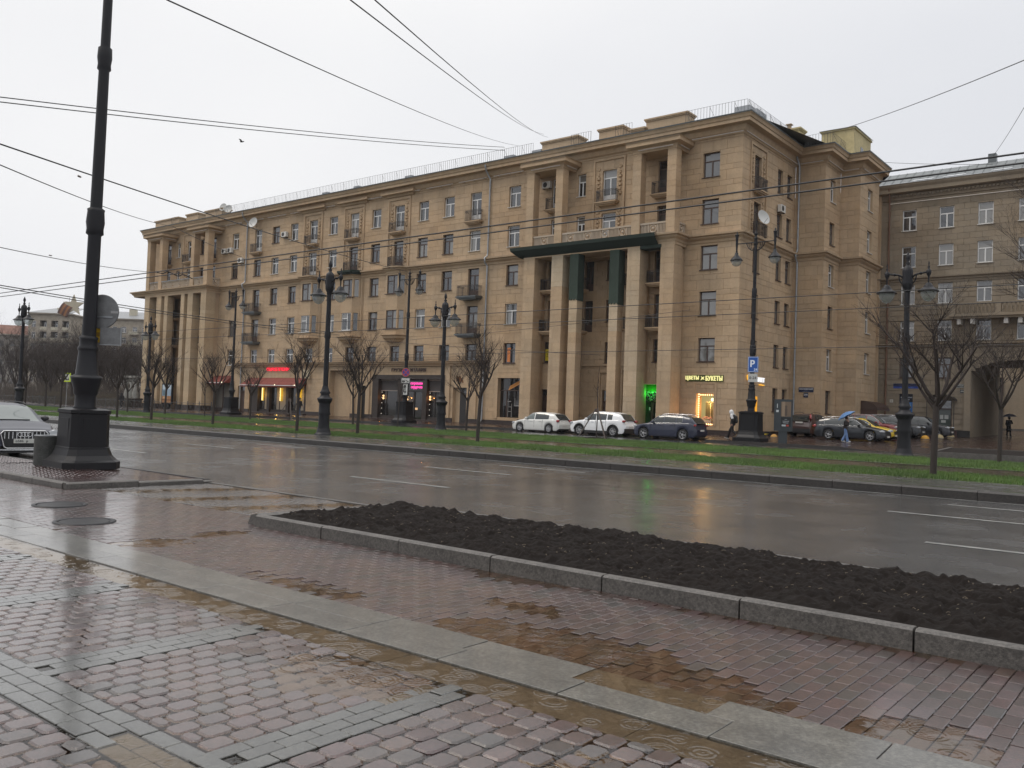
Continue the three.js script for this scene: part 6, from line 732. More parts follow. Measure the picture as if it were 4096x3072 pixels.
// signs on the other posts
{ const t = plate('parking_sign', 'blue parking sign on the corner lamp post', 0.62, 0.95, (x, w, h) => { x.fillStyle = '#2757a5'; x.fillRect(0, 0, w, h); x.strokeStyle = '#c9d4e8'; x.lineWidth = 5; x.strokeRect(6, 6, w - 12, h - 12); x.fillStyle = '#e4e9f2'; x.font = `bold ${h * 0.62}px sans-serif`; x.textAlign = 'center'; x.fillText('Р', w * 0.42, h * 0.66); x.font = `bold ${h * 0.2}px sans-serif`; x.fillText('24', w * 0.74, h * 0.9); }, [-21.85, 4.5, -50.72], R(15), M.zinc, 'sign', 128); plate('plate_below_sign', 'small white time plate below the blue parking sign', 0.55, 0.5, (x, w, h) => { x.fillStyle = '#b9b9b6'; x.fillRect(0, 0, w, h); fit(x, '0-24', w, h * 0.5, h * 0.45, '#333'); }, [-21.85, 3.9, -50.72], R(15), M.zinc, 'sign', 64);
  const n = plate('no_stopping_sign', 'round blue and red no stopping sign on the restaurant lamp post', 0.72, 0.72, (x, w, h) => { x.fillStyle = '#8d8a86'; x.fillRect(0, 0, w, h); x.fillStyle = '#b43c34'; x.beginPath(); x.arc(w / 2, h / 2, w * 0.5, 0, 7); x.fill(); x.fillStyle = '#33408f'; x.beginPath(); x.arc(w / 2, h / 2, w * 0.4, 0, 7); x.fill(); x.strokeStyle = '#b43c34'; x.lineWidth = w * 0.1; x.beginPath(); x.moveTo(w * 0.22, h * 0.22); x.lineTo(w * 0.78, h * 0.78); x.moveTo(w * 0.78, h * 0.22); x.lineTo(w * 0.22, h * 0.78); x.stroke(); }, [-52.1, 4.1, -50.7], R(20), M.zinc, 'sign', 128);
  n.children[0].geometry = (() => { const b = new MB(), r = 0.36; for (let i = 0; i < 28; i++) { const a = i / 28 * 6.2832, e = (i + 1) / 28 * 6.2832, s = b.u.length; b.tri([0, r, 0.021], [r * Math.cos(a), r + r * Math.sin(a), 0.021], [r * Math.cos(e), r + r * Math.sin(e), 0.021]); const uv = [0.5, 0.5, 0.5 + 0.5 * Math.cos(a), 0.5 + 0.5 * Math.sin(a), 0.5 + 0.5 * Math.cos(e), 0.5 + 0.5 * Math.sin(e)]; for (let k = 0; k < 6; k++) b.u[s + k] = uv[k]; } return b.build(); })(); n.children[1].geometry = new MB().lathe([[0.001, 0.02], [0.37, 0.02], [0.37, 0], [0.001, 0]], 28, new THREE.Matrix4().makeTranslation(0, 0.36, 0).multiply(new THREE.Matrix4().makeRotationX(Math.PI / 2))).build();
  plate('tow_plate', 'white tow truck plate below the round no stopping sign', 0.8, 0.46, (x, w, h) => { x.fillStyle = '#c9c9c4'; x.fillRect(0, 0, w, h); x.strokeStyle = '#222'; x.lineWidth = 6; x.strokeRect(3, 3, w - 6, h - 6); x.fillStyle = '#1b1b1b'; x.fillRect(w * 0.1, h * 0.5, w * 0.35, h * 0.25); x.beginPath(); x.moveTo(w * 0.3, h * 0.25); x.lineTo(w * 0.9, h * 0.65); x.lineTo(w * 0.8, h * 0.75); x.fill(); }, [-52.1, 3.55, -50.7], R(20), M.zinc, 'sign', 128); plate('arrow_plate', 'white double arrow plate under the tow truck plate', 0.4, 0.9, (x, w, h) => { x.fillStyle = '#c9c9c4'; x.fillRect(0, 0, w, h); x.fillStyle = '#1b1b1b'; x.fillRect(w * 0.4, h * 0.25, w * 0.2, h * 0.5); x.beginPath(); x.moveTo(w * 0.5, h * 0.05); x.lineTo(w * 0.8, h * 0.32); x.lineTo(w * 0.2, h * 0.32); x.fill(); x.beginPath(); x.moveTo(w * 0.5, h * 0.95); x.lineTo(w * 0.8, h * 0.68); x.lineTo(w * 0.2, h * 0.68); x.fill(); }, [-52.1, 2.6, -50.7], R(20), M.zinc, 'sign', 64);
  const ps = plate('crossing_sign', 'pedestrian crossing sign with a yellow green border on a thin post', 0.75, 1.0, (x, w, h) => { x.fillStyle = '#c8e01c'; x.fillRect(0, 0, w, h); x.fillStyle = '#dcdcd6'; x.fillRect(w * 0.18, h * 0.14, w * 0.64, h * 0.72); x.fillStyle = '#1a1c1a'; x.beginPath(); x.moveTo(w * 0.5, h * 0.18); x.lineTo(w * 0.78, h * 0.82); x.lineTo(w * 0.22, h * 0.82); x.fill(); x.fillStyle = '#dcdcd6'; x.fillRect(w * 0.44, h * 0.42, w * 0.14, h * 0.3); }, [-98.8, 3.0, -44.2], R(45), M.zinc, 'sign', 64); mesh('post', new MB().cyl(0, -2.8, 0.9, -0.02, 0.03), M.zinc, ps);
}
// ================= bare trees =================
function bareTree(H, spread, fork, o = {}) {
  const tr = new MB(), cr = new MB(), { limbs = 5, twigs = 3, tw = 1, up = 0.75, r0 = 0.085, lean = 0.03 } = o;
  const base = new THREE.Vector3(rr(-lean, lean) * fork, fork, rr(-lean, lean) * fork);
  tr.tube([[0, -0.05, 0], [0, 0.12, 0], [base.x * 0.5 + rr(-0.02, 0.02), fork * 0.5, base.z * 0.5], [base.x, fork, base.z]], (t) => r0 * (t < 0.12 ? 1.35 - t * 2.2 : 1 - 0.18 * t), 9, 10); tr.geo(new THREE.SphereGeometry(r0 * 1.05, 8, 6), new THREE.Matrix4().makeTranslation(base.x, fork, base.z));
  const grow = (b, p, dir, len, r, lvl) => {
    const pts = [p.clone()], d = dir.clone(), n = lvl === 0 ? 5 : lvl < 2 ? 4 : 3; let q = p.clone();
    for (let i = 1; i <= n; i++) { d.y += (lvl === 0 ? 0.16 : 0.1) * up; d.x += rr(-0.14, 0.14); d.z += rr(-0.14, 0.14); d.normalize(); q = q.clone().addScaledVector(d, len / n); pts.push(q); }
    b.tube(pts.map((v) => [v.x, v.y, v.z]), (t) => Math.max(0.0035, r * (lvl === 0 ? 1 - 0.55 * t : 1 - 0.7 * t)), lvl === 0 ? 7 : lvl === 1 ? 5 : 3);
    if (lvl >= twigs) return;
    const k = lvl === 0 ? 4 : lvl === 1 ? 5 : Math.round(4 * tw);
    for (let i = 0; i < k; i++) { const t = lvl === 0 ? rr(0.35, 1) : rr(0.2, 1), idx = Math.min(pts.length - 2, Math.floor(t * (pts.length - 1))), s = pts[idx].clone().lerp(pts[idx + 1], t * (pts.length - 1) - idx), a = rr(0, 6.283), nd = d.clone().multiplyScalar(0.75).add(new THREE.Vector3(Math.cos(a), rr(-0.1, 0.5), Math.sin(a)).multiplyScalar(lvl === 0 ? 0.75 : 0.65)).normalize(); grow(cr, s, nd, len * rr(0.42, 0.7), r * 0.42, lvl + 1); }
  };
  for (let i = 0; i < limbs; i++) { const a = (i / limbs) * 6.283 + rr(-0.35, 0.35), out = i === 0 ? 0.12 : spread * rr(0.7, 1.1); grow(cr, base.clone().add(new THREE.Vector3(0, -rr(0, 0.35), 0)), new THREE.Vector3(Math.cos(a) * out, 1, Math.sin(a) * out).normalize(), (H - fork) * rr(0.55, 0.75), r0 * rr(0.5, 0.66), 0); }
  const g = new THREE.Group(); mesh('trunk', tr, M.bark, g); mesh('crown', cr, M.twig, g); return g;
}
{
  const V = []; for (let i = 0; i < 6; i++) { seed = 1000 + i * 77; V.push(bareTree(4.7, 0.75, 2.1, { limbs: 6, tw: 1.5, twigs: 3 })); }
  seed = 4321; const small = bareTree(4.0, 0.6, 2.2, { limbs: 4, r0: 0.05, twigs: 2, tw: 1 }); seed = 99; const wide = bareTree(5.0, 1.0, 2.15, { limbs: 7, r0: 0.1, tw: 1.7, twigs: 3 });
  const nearRow = [[-50.3, -27.6, 1.08, 0, 'with tall limbs, between the left portico and the crossing railing'], [-43.0, -27.2, 0.96, 1, 'with a round crown in front of the left red awning'], [-34.5, -26.4, 1.0, 2, 'in front of the glowing red letters'], [-31.7, -27.8, 1.03, 3, 'in front of the deep niche beside the restaurant'], [-24.1, -27.8, 1.02, 4, 'in front of the downpipe right of the restaurant'], [-6.1, -26.8, 1.0, 'w', 'with wide spreading limbs in front of the archway building door'], [-54.7, -27.7, 0.95, 5, 'left of the left portico in front of the park'], [-69.0, -27.9, 0.98, 2, 'beside the lamp post in front of the pale apartment block']];
  const farRow = [[-69.8, -39.5, 1.15, 0, 'in front of the poster of the left portico'], [-62.2, -38.6, 0.9, 's', 'with a thin sparse crown before the left portico plinth'], [-56.1, -38.6, 0.92, 3, 'in front of the narrow brown door left of the awnings'], [-46.0, -39.9, 1.0, 4, 'in front of the deep niche'], [-42.1, -40.4, 0.95, 's', 'with a thin trunk in front of the restaurant sign post'], [-35.9, -40.3, 1.0, 1, 'in front of the bronze letters'], [-6.7, -40.4, 1.12, 5, 'in front of the archway'], [-74.8, -38.8, 0.95, 1, 'with a thin trunk in front of the park'], [-88.1, -38.9, 1.25, 3, 'near the pedestrian crossing sign'], [-94.5, -40.2, 1.35, 2, 'further from the pedestrian crossing sign']];
  const usedV = new Set(); const put = (v, x, z, s, l, grp) => { const src = v === 's' ? small : v === 'w' ? wide : V[v], c = usedV.has(src) ? src.clone() : src; usedV.add(src); c.name = numbered('linden_tree'); scene.add(c); c.position.set(x, 0.18, z); c.scale.setScalar(s); c.rotation.y = x * 1.7; tag(c, l, 'tree', grp); };
  for (const [x, z, s, v, l] of nearRow) put(v, x, z, s, 'bare linden on near lawn ' + l, 'bare lindens on the near median lawn'); for (const [x, z, s, v, l] of farRow) put(v, x, z, s, 'bare linden on far lawn ' + l, 'bare lindens on the far median lawn');
  // young staked trees
  for (const [x, z, h, l] of [[-26.7, -40.9, 4.1, 'staked young tree with a tripod support in front of the white SUV'], [-53.75, -40.4, 2.9, 'staked young tree with a tripod support in front of the red awning shop']]) { const t = thing('staked_sapling', l, 'tree', [x, 0.18, z], 0, 'staked young trees'); seed = Math.round(-x * 10); const tr = new MB(), cr = new MB(); tr.tube([[0, 0, 0], [0.03, h * 0.4, 0], [0.0, h * 0.7, 0.02], [0.06, h, 0]], (q) => 0.035 * (1 - 0.75 * q), 6, 10); for (let i = 0; i < 16; i++) { const y = h * rr(0.5, 0.95), a = rr(0, 6.28), l2 = rr(0.3, 0.8) * (1.1 - y / h); cr.tube([[0.02, y, 0], [Math.cos(a) * l2 * 0.5, y + l2 * 0.4, Math.sin(a) * l2 * 0.5], [Math.cos(a) * l2 * 0.8, y + l2 * 1.0, Math.sin(a) * l2 * 0.8]], (q) => 0.009 * (1 - 0.6 * q), 4, 5); } mesh('trunk', tr, M.bark, t); mesh('crown', cr, M.twig, t); for (let i = 0; i < 3; i++) { const a = i / 3 * 6.283 + 0.5; mesh('stake', new MB().tube([[Math.cos(a) * 1.05, 0, Math.sin(a) * 1.05], [Math.cos(a) * 0.06, 1.72, Math.sin(a) * 0.06]], 0.032, 6), mat([0.10, 0.08, 0.07]), t); } mesh('binding', new MB().cyl(0, 1.5, 1.72, 0, 0.1, 0.08, 8), M.brownF, t); mesh('soil_mound', new MB().lathe([[1.15, 0], [1.0, 0.06], [0.4, 0.12], [0.001, 0.13]], 18), M.soil, t); }
  // big tree whose branches reach in from beyond the right edge
  seed = 555; const big = bareTree(13.5, 1.15, 3.2, { limbs: 8, r0: 0.22, tw: 2, twigs: 4, up: 0.55 }); big.name = numbered('yard_tree'); scene.add(big); big.position.set(-3.2, gy(-58), -58); tag(big, 'large bare tree reaching over the archway balcony', 'tree');
  // park beyond the crossing
  seed = 777; const PV = []; for (let i = 0; i < 4; i++) PV.push(bareTree(9 + i, 0.7, 2.6, { limbs: 7, r0: 0.15, tw: 2, twigs: 3, up: 0.6 })); const first = new Set();
  const spots = []; for (let i = 0; i < 46; i++) { const d = rr(112, 200), px = rr(-20, 585), ax = (px - 2048) / 3474.5, fw = [-0.6265, -0.7795], rt = [0.7795, -0.6265]; const x = d * (fw[0] + rt[0] * ax), z = d * (fw[1] + rt[1] * ax); if (z > -50 || (x > -109 && z < -54)) { continue; } spots.push([x, z]); }
  spots.forEach(([x, z], i) => { const src = PV[i % 4], c = first.has(src) ? src.clone() : src; first.add(src); c.name = numbered('park_tree'); scene.add(c); c.position.set(x, gy(z) * 0.6 + 0.1, z); c.rotation.y = i * 2.1; c.scale.setScalar(rr(0.75, 1.15)); tag(c, 'bare park tree in the thicket between the pale apartment block and the left portico', 'tree', 'bare trees of the park'); });
  seed = 31; const th = new MB(); for (let i = 0; i < 5200; i++) { const u = rnd(), x = -112 - 62 * u, z = -53 - rr(0, 16) - u * 6, h = rr(1.0, 4.2), a = rr(0, 6.28); th.tube([[x, gy(z) - 0.1, z], [x + Math.cos(a) * 0.3, h * 0.6, z + Math.sin(a) * 0.3], [x + Math.cos(a) * 0.8, h, z + Math.sin(a) * 0.8]], (t) => 0.018 * (1 - 0.7 * t) + 0.004, 3); } const um = mesh('undergrowth', th, mat([0.085, 0.066, 0.052], { roughness: 0.9 })); um.userData = { kind: 'stuff', label: 'brown leafless undergrowth of the park', category: 'undergrowth' };
  const hd = new MB(); for (let i = 0; i < 5200; i++) { const x = rr(-128, -101), z = rr(-54.2, -52.2), top = 1.6 + 0.35 * Math.sin(x * 0.5), y = rr(0.3, top), a = rr(0, 6.28), l = rr(0.15, 0.4); hd.tube([[x, y, z], [x + Math.cos(a) * l, y + rr(0, 0.3), z + Math.sin(a) * l]], 0.012, 3); } const he = thing('clipped_hedge', 'clipped brown hedge behind the crossing railing', 'hedge', [0, 0, 0]); mesh('core', new MB().box(-127.8, -101.2, 0.2, 1.35, -53.9, -52.5), mat([0.06, 0.048, 0.036], { map: rep(T.mott, 3), bumpMap: rep(T.fine, 0.4), bumpScale: 0.1 }), he); const ht = mesh('twigs', hd, mat([0.1, 0.082, 0.055], { roughness: 0.9 }), he); ht.userData.kind = 'stuff';
}
// ================= railing along the far pavement =================
{
  const f = thing('pavement_railing', 'low iron railing with crossed bars along the far pavement towards the park', 'railing'); const pan = (() => { const b = new MB(); for (const y of [0.2, 0.95]) b.box(0.06, 2.02, y - 0.018, y + 0.018, -0.015, 0.015); for (const [a, e, c, d] of [[0.1, 0.22, 0.98, 0.93], [0.1, 0.93, 0.98, 0.22], [1.06, 0.22, 1.96, 0.93], [1.06, 0.93, 1.96, 0.22]]) b.tube([[a, e, 0], [c, d, 0]], 0.011, 4); b.box(1.0, 1.03, 0.2, 0.95, -0.012, 0.012); b.geo(new THREE.TorusGeometry(0.1, 0.012, 4, 10), new THREE.Matrix4().makeTranslation(0.54, 0.57, 0)).geo(new THREE.TorusGeometry(0.1, 0.012, 4, 10), new THREE.Matrix4().makeTranslation(1.5, 0.57, 0)); return b.build(); })(), post = new MB().cyl(0, 0, 1.06, 0, 0.04, 0.04, 8).geo(new THREE.SphereGeometry(0.055, 8, 6), new THREE.Matrix4().makeTranslation(0, 1.09, 0)).build(), fm = mat([0.075, 0.075, 0.075], { roughness: 0.5 });
  for (let i = 0; i < 30; i++) { const x = -74.5 - i * 2.08; if (i > 11 && i < 16) continue; const p = mesh('post', post, fm, f); p.position.set(x, 0.25, -46.9); const q = mesh('panel', pan, fm, f); q.position.set(x - 2.08, 0.25, -46.9); }
}
// ================= wires =================
{
  const wm = mat([0.03, 0.03, 0.032], { roughness: 0.6 });
  const wire = (label, a, b, r, sag = 0.02, grp = 'overhead wires') => { const n = 14, p = []; const L = Math.hypot(b[0] - a[0], b[2] - a[2]); for (let i = 0; i <= n; i++) { const t = i / n; p.push([mix(a[0], b[0], t), mix(a[1], b[1], t) - sag * L * 4 * t * (1 - t) * 0.25, mix(a[2], b[2], t)]); } const m = mesh('overhead_wire', new MB().tube(p, r, 5), wm); tag(m, label, 'wire', grp); return m; };
  for (const z of [-17.1, -17.75]) wire('thick contact wire of the pair above the near carriageway', [-140, 6.4, z], [14, 6.4, z], 0.019, 0);
  for (const z of [-31.4, -35.7]) wire('thin contact wire of the pair above the median', [-140, 6.2, z], [14, 6.2, z], 0.016, 0);
  wire('thin contact wire running low in front of the shop fronts', [-140, 5.4, -44.5], [10, 5.4, -44.5], 0.016, 0);
  for (const [a, b, r, l] of [
    [[-8.46, 5.74, -4.59], [-38.62, 20.51, -47.8], 0.009, 'cable climbing from overhead to the middle of the roof edge'], [[-6.98, 5.81, -5.78], [-38.41, 22.03, -50.48], 0.008, 'left cable of the close pair climbing to the roof block'], [[-6.93, 5.91, -6.07], [-38.15, 21.81, -50.7], 0.008, 'right cable of the close pair climbing to the roof block'],
    [[-32.66, 11.79, -11.86], [-43.21, 22.18, -51.75], 0.02, 'upper of two thin cables crossing the sky to the roof'], [[-32.66, 11.62, -11.86], [-43.21, 21.93, -51.76], 0.02, 'lower of two thin cables crossing the sky to the roof'], [[-23.94, 7.89, -8.75], [-52.71, 12.98, -50.89], 0.022, 'thick span cable to the restaurant lamp post'], [[-21.76, 6.84, -7.98], [-55.95, 13.48, -31.58], 0.015, 'span cable with an insulator passing the left roof end'], [[-55.95, 13.48, -31.58], [-73.09, 15.5, -48.53], 0.02, 'span cable ending at the lamp post by the railing'], [[-43.49, 8.27, -16.13], [-70.95, 12.41, -38.82], 0.02, 'span cable to the wire switch before the left portico'],
    [[-28.26, 4.81, -10.54], [-48.43, 6.73, -40.46], 0.016, 'upper of two cables sinking towards the restaurant'], [[-28.26, 4.74, -10.54], [-48.43, 6.56, -40.47], 0.014, 'lower of two cables sinking towards the restaurant'], [[-23.02, 23.44, -65.36], [-5.1, 14.34, -33.91], 0.018, 'cable rising to the right from the yellow stair tower'], [[-11.93, 20.18, -66.7], [-6.78, 16.41, -45.31], 0.012, 'steep thin cable above the grey roof'], [[-21.74, 23.87, -76.64], [-11.83, 19.81, -66.79], 0.016, 'short level cable above the grey roof'], [[-50.1, 6.42, -36.56], [-27.38, 4.99, -42.04], 0.012, 'thin feeder cable in front of the restaurant windows'], [[-43.09, 6.23, -42.2], [-23.36, 7.77, -45.16], 0.012, 'thin feeder cable in front of the portico']]) wire(l, a, b, r);
  const sw = thing('wire_switch', 'dark wavy trolley wire switch hanging before the left portico', 'wire fitting', [-70.95, 12.41, -38.82]); mesh('frog', new MB().tube([[0, 0, 0], [0.45, -0.05, -0.35], [0.7, 0.12, -0.55], [0.95, 0.0, -0.8], [1.5, -0.25, -1.2], [1.7, -0.1, -1.4], [2.4, -0.43, -1.94]], 0.05, 6, 24), M.ironD, sw); mesh('hanger', new MB().tube([[0.7, 0.1, -0.55], [0.72, 1.6, -0.6]], 0.02, 5).tube([[1.7, -0.1, -1.4], [1.62, 1.7, -1.3]], 0.02, 5), M.ironD, sw);
  for (const [p, l] of [[[-29.2, 8.83, -13.12], 'brown strain insulator on the span cable near the big lamp post'], [[-49.0, 9.1, -20.7], 'brown strain insulator on the lower span cable']]) { const t = thing('strain_insulator', l, 'insulator', p, 0, 'strain insulators'); t.lookAt(t.position.clone().add(l.includes('lower') ? new THREE.Vector3(-27.5, 4.1, -22.7) : new THREE.Vector3(-34.2, 6.6, -23.6))); mesh('body', new MB().lathe([[0.01, -0.22], [0.035, -0.18], [0.022, -0.1], [0.035, -0.03], [0.022, 0.04], [0.035, 0.12], [0.01, 0.22]], 8, new THREE.Matrix4().makeRotationX(Math.PI / 2)), mat([0.09, 0.05, 0.035], { roughness: 0.3 }), t); mesh('clip', new MB().box(-0.012, 0.012, -0.012, 0.012, 0.2, 0.3), M.zinc, t); }
  const bird = thing('bird', 'small dark bird flying in the white sky', 'bird', [-89.8, 32.3, -58.9], R(40)); mesh('body', new MB().geo(new THREE.SphereGeometry(0.1, 8, 6), new THREE.Matrix4().makeScale(2.2, 0.9, 0.9)).geo(new THREE.SphereGeometry(0.07, 6, 5), new THREE.Matrix4().makeTranslation(0.24, 0.03, 0)), M.rail, bird); for (const s of [-1, 1]) mesh('wing', new MB().prism([[-0.12, 0], [0.12, 0], [0.05, 0.4], [-0.2, 0.55]], -0.008, 0.008).build().rotateX(s * 1.25).translate(0, 0.03, 0), M.rail, bird);
}
// ================= far buildings on the left =================
{
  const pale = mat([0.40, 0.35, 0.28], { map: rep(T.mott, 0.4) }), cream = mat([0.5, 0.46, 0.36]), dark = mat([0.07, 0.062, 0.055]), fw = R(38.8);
  const blk = thing('pale_apartment_block', 'distant pale apartment block with recessed balconies and a striped ribbon on its roof', 'building', [-250.6, 0, -106.6], fw);
  const f = new Face(0, 0, 0), ops2 = [], back = new MB(), jobs = [], rows = []; for (let r = 0; r < 7; r++) rows.push(1.3 + r * 3.05);
  const EAVE = 23.6;
  rows.forEach((y, r) => {
    ops2.push([-4.95, -3.85, y + 0.3, y + 2.0]); jobs.push(() => windowUnit(blk, f, -4.4, y + 0.3, y + 2.0, 1.1, 'w', { pane: r % 2, recess: 0.15, sill: false }));
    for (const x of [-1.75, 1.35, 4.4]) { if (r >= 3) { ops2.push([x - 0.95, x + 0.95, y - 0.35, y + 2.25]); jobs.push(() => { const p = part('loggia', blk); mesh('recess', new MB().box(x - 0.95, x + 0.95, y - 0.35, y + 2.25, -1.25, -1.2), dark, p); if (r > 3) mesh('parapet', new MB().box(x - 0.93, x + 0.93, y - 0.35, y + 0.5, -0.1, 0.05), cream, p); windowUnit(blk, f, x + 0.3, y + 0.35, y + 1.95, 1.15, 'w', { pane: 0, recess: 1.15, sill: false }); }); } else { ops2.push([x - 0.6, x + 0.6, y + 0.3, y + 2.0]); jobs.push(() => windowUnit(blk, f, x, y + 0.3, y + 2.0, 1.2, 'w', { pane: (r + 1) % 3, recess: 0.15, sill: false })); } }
  });
  const wing = new Face(0, -9, 0), ow = []; rows.forEach((y, r) => { for (const x of [7.7, 10.9, 13.9, 16.6, 19.7, 22.4]) { const bal = x === 10.9 || x === 19.7; ow.push([x - 0.65, x + 0.65, y + 0.3, y + 2.0]); jobs.push(() => { windowUnit(blk, wing, x, y + 0.3, y + 2.0, 1.3, 'w', { pane: (r + Math.round(x)) % 3, recess: 0.15, sill: false }); if (bal && r > 2) { const p = part('balcony', blk); mesh('slab', new MB().box(x - 1.4, x + 1.4, y - 0.35, y - 0.2, -9, -7.9), pale, p); mesh('parapet', new MB().box(x - 1.4, x + 1.4, y - 0.2, y + 0.6, -7.95, -7.88), cream, p); } }); } });
  const N = []; facePanel(f, -5.9, 5.9, 0.2, EAVE, ops2, { blocks: N, back, list: () => [], thick: 1.4 }); facePanel(wing, 5.9, 26, 0.2, EAVE, ow, { blocks: N, back, list: () => [] }); back.m = null; back.box(5.6, 5.9, 0.2, EAVE, -9, -1.4); back.box(-5.9, -5.6, 0.2, EAVE, -14, -1.4); mesh('wall', back, pale, blk); jobs.forEach((j) => j());
  mesh('cornice', new MB().box(-6.4, 6.4, EAVE, EAVE + 0.35, -9, 0.5).box(6.4, 26, EAVE, EAVE + 0.35, -14, -8.5), pale, blk);
  const rf = part('roof', blk); mesh('roof_sheet', new MB().quad([-6.5, EAVE + 0.35, 0.6], [6.5, EAVE + 0.35, 0.6], [6.5, EAVE + 2.6, -7], [-1, EAVE + 2.6, -7]).quad([5.9, EAVE + 0.3, -8.4], [26, EAVE + 0.3, -8.4], [26, EAVE + 2.8, -14], [5.9, EAVE + 2.8, -14]), mat([0.32, 0.33, 0.34], { roughness: 0.5, metalness: 0.3, map: rep(T.mott, 1) }), rf); mesh('chimney', new MB().box(-0.5, 2.6, EAVE + 1, EAVE + 2.3, -5.5, -4.5).box(17.0, 19.0, EAVE + 1, EAVE + 3.3, -12, -11), cream, rf); mesh('aerial', new MB().box(3.6, 3.66, EAVE + 1, EAVE + 5.2, -3, -2.94), M.rail, rf);
  const or = part('roof_ornament', blk); or.userData.label = 'orange and black striped ribbon with a pale star on the roof corner'; for (let s = 0; s < 5; s++) { const b = new MB(); for (let i = 0; i < 10; i++) { const P = (t, o) => [2.2 + t * 3.4 + o * 0.55, EAVE + 0.5 + 3.2 * Math.sin(t * 2.3) + o * -0.25, 0.5 + 0.25 * Math.sin(t * 6)]; const t0 = i / 10, t1 = (i + 1) / 10; b.quad(P(t0, s), P(t0, s + 1), P(t1, s + 1), P(t1, s)); } mesh('ribbon_stripe', b, s % 2 ? mat([0.3, 0.13, 0.05]) : mat([0.12, 0.06, 0.045]), or); } const st = []; for (let i = 0; i < 10; i++) { const a = i / 10 * 6.2832 + Math.PI / 2, r = i % 2 ? 1.25 : 3.1; st.push([6.6 + Math.cos(a) * r, EAVE + 2.6 + Math.sin(a) * r]); } mesh('star', new MB().prism(st, 0.2, 0.6), mat([0.45, 0.4, 0.3]), or);
  // greyer block further off
  const far = thing('distant_grey_block', 'distant grey apartment block with a reddish roof beyond the lamp post', 'building', [-322, 0, -118], R(52)); const w2 = new Face(0, 0, 0), o2 = [], bk = new MB(), j2 = []; for (let r = 0; r < 6; r++) for (let c = 0; c < 9; c++) { const x = -13 + c * 3.3, y = 1.2 + r * 3.2; o2.push([x - 0.65, x + 0.65, y, y + 1.8]); j2.push(() => windowUnit(far, w2, x, y, y + 1.8, 1.3, 'b', { pane: (r + c) % 3, recess: 0.2, sill: false })); } facePanel(w2, -30, 17, 0.2, 21, o2, { blocks: [], back: bk, list: () => [] }); bk.m = null; mesh('wall', bk, mat([0.27, 0.245, 0.21], { map: rep(T.mott, 0.4) }), far); j2.forEach((j) => j()); mesh('cornice', new MB().box(-30, 17.4, 21, 21.4, -1, 0.5), pale, far); mesh('roof', new MB().quad([-30, 21.4, 0.5], [17.4, 21.4, 0.5], [17.4, 25, -8], [-30, 25, -8]), mat([0.2, 0.09, 0.06], { map: T.mott }), far);
}
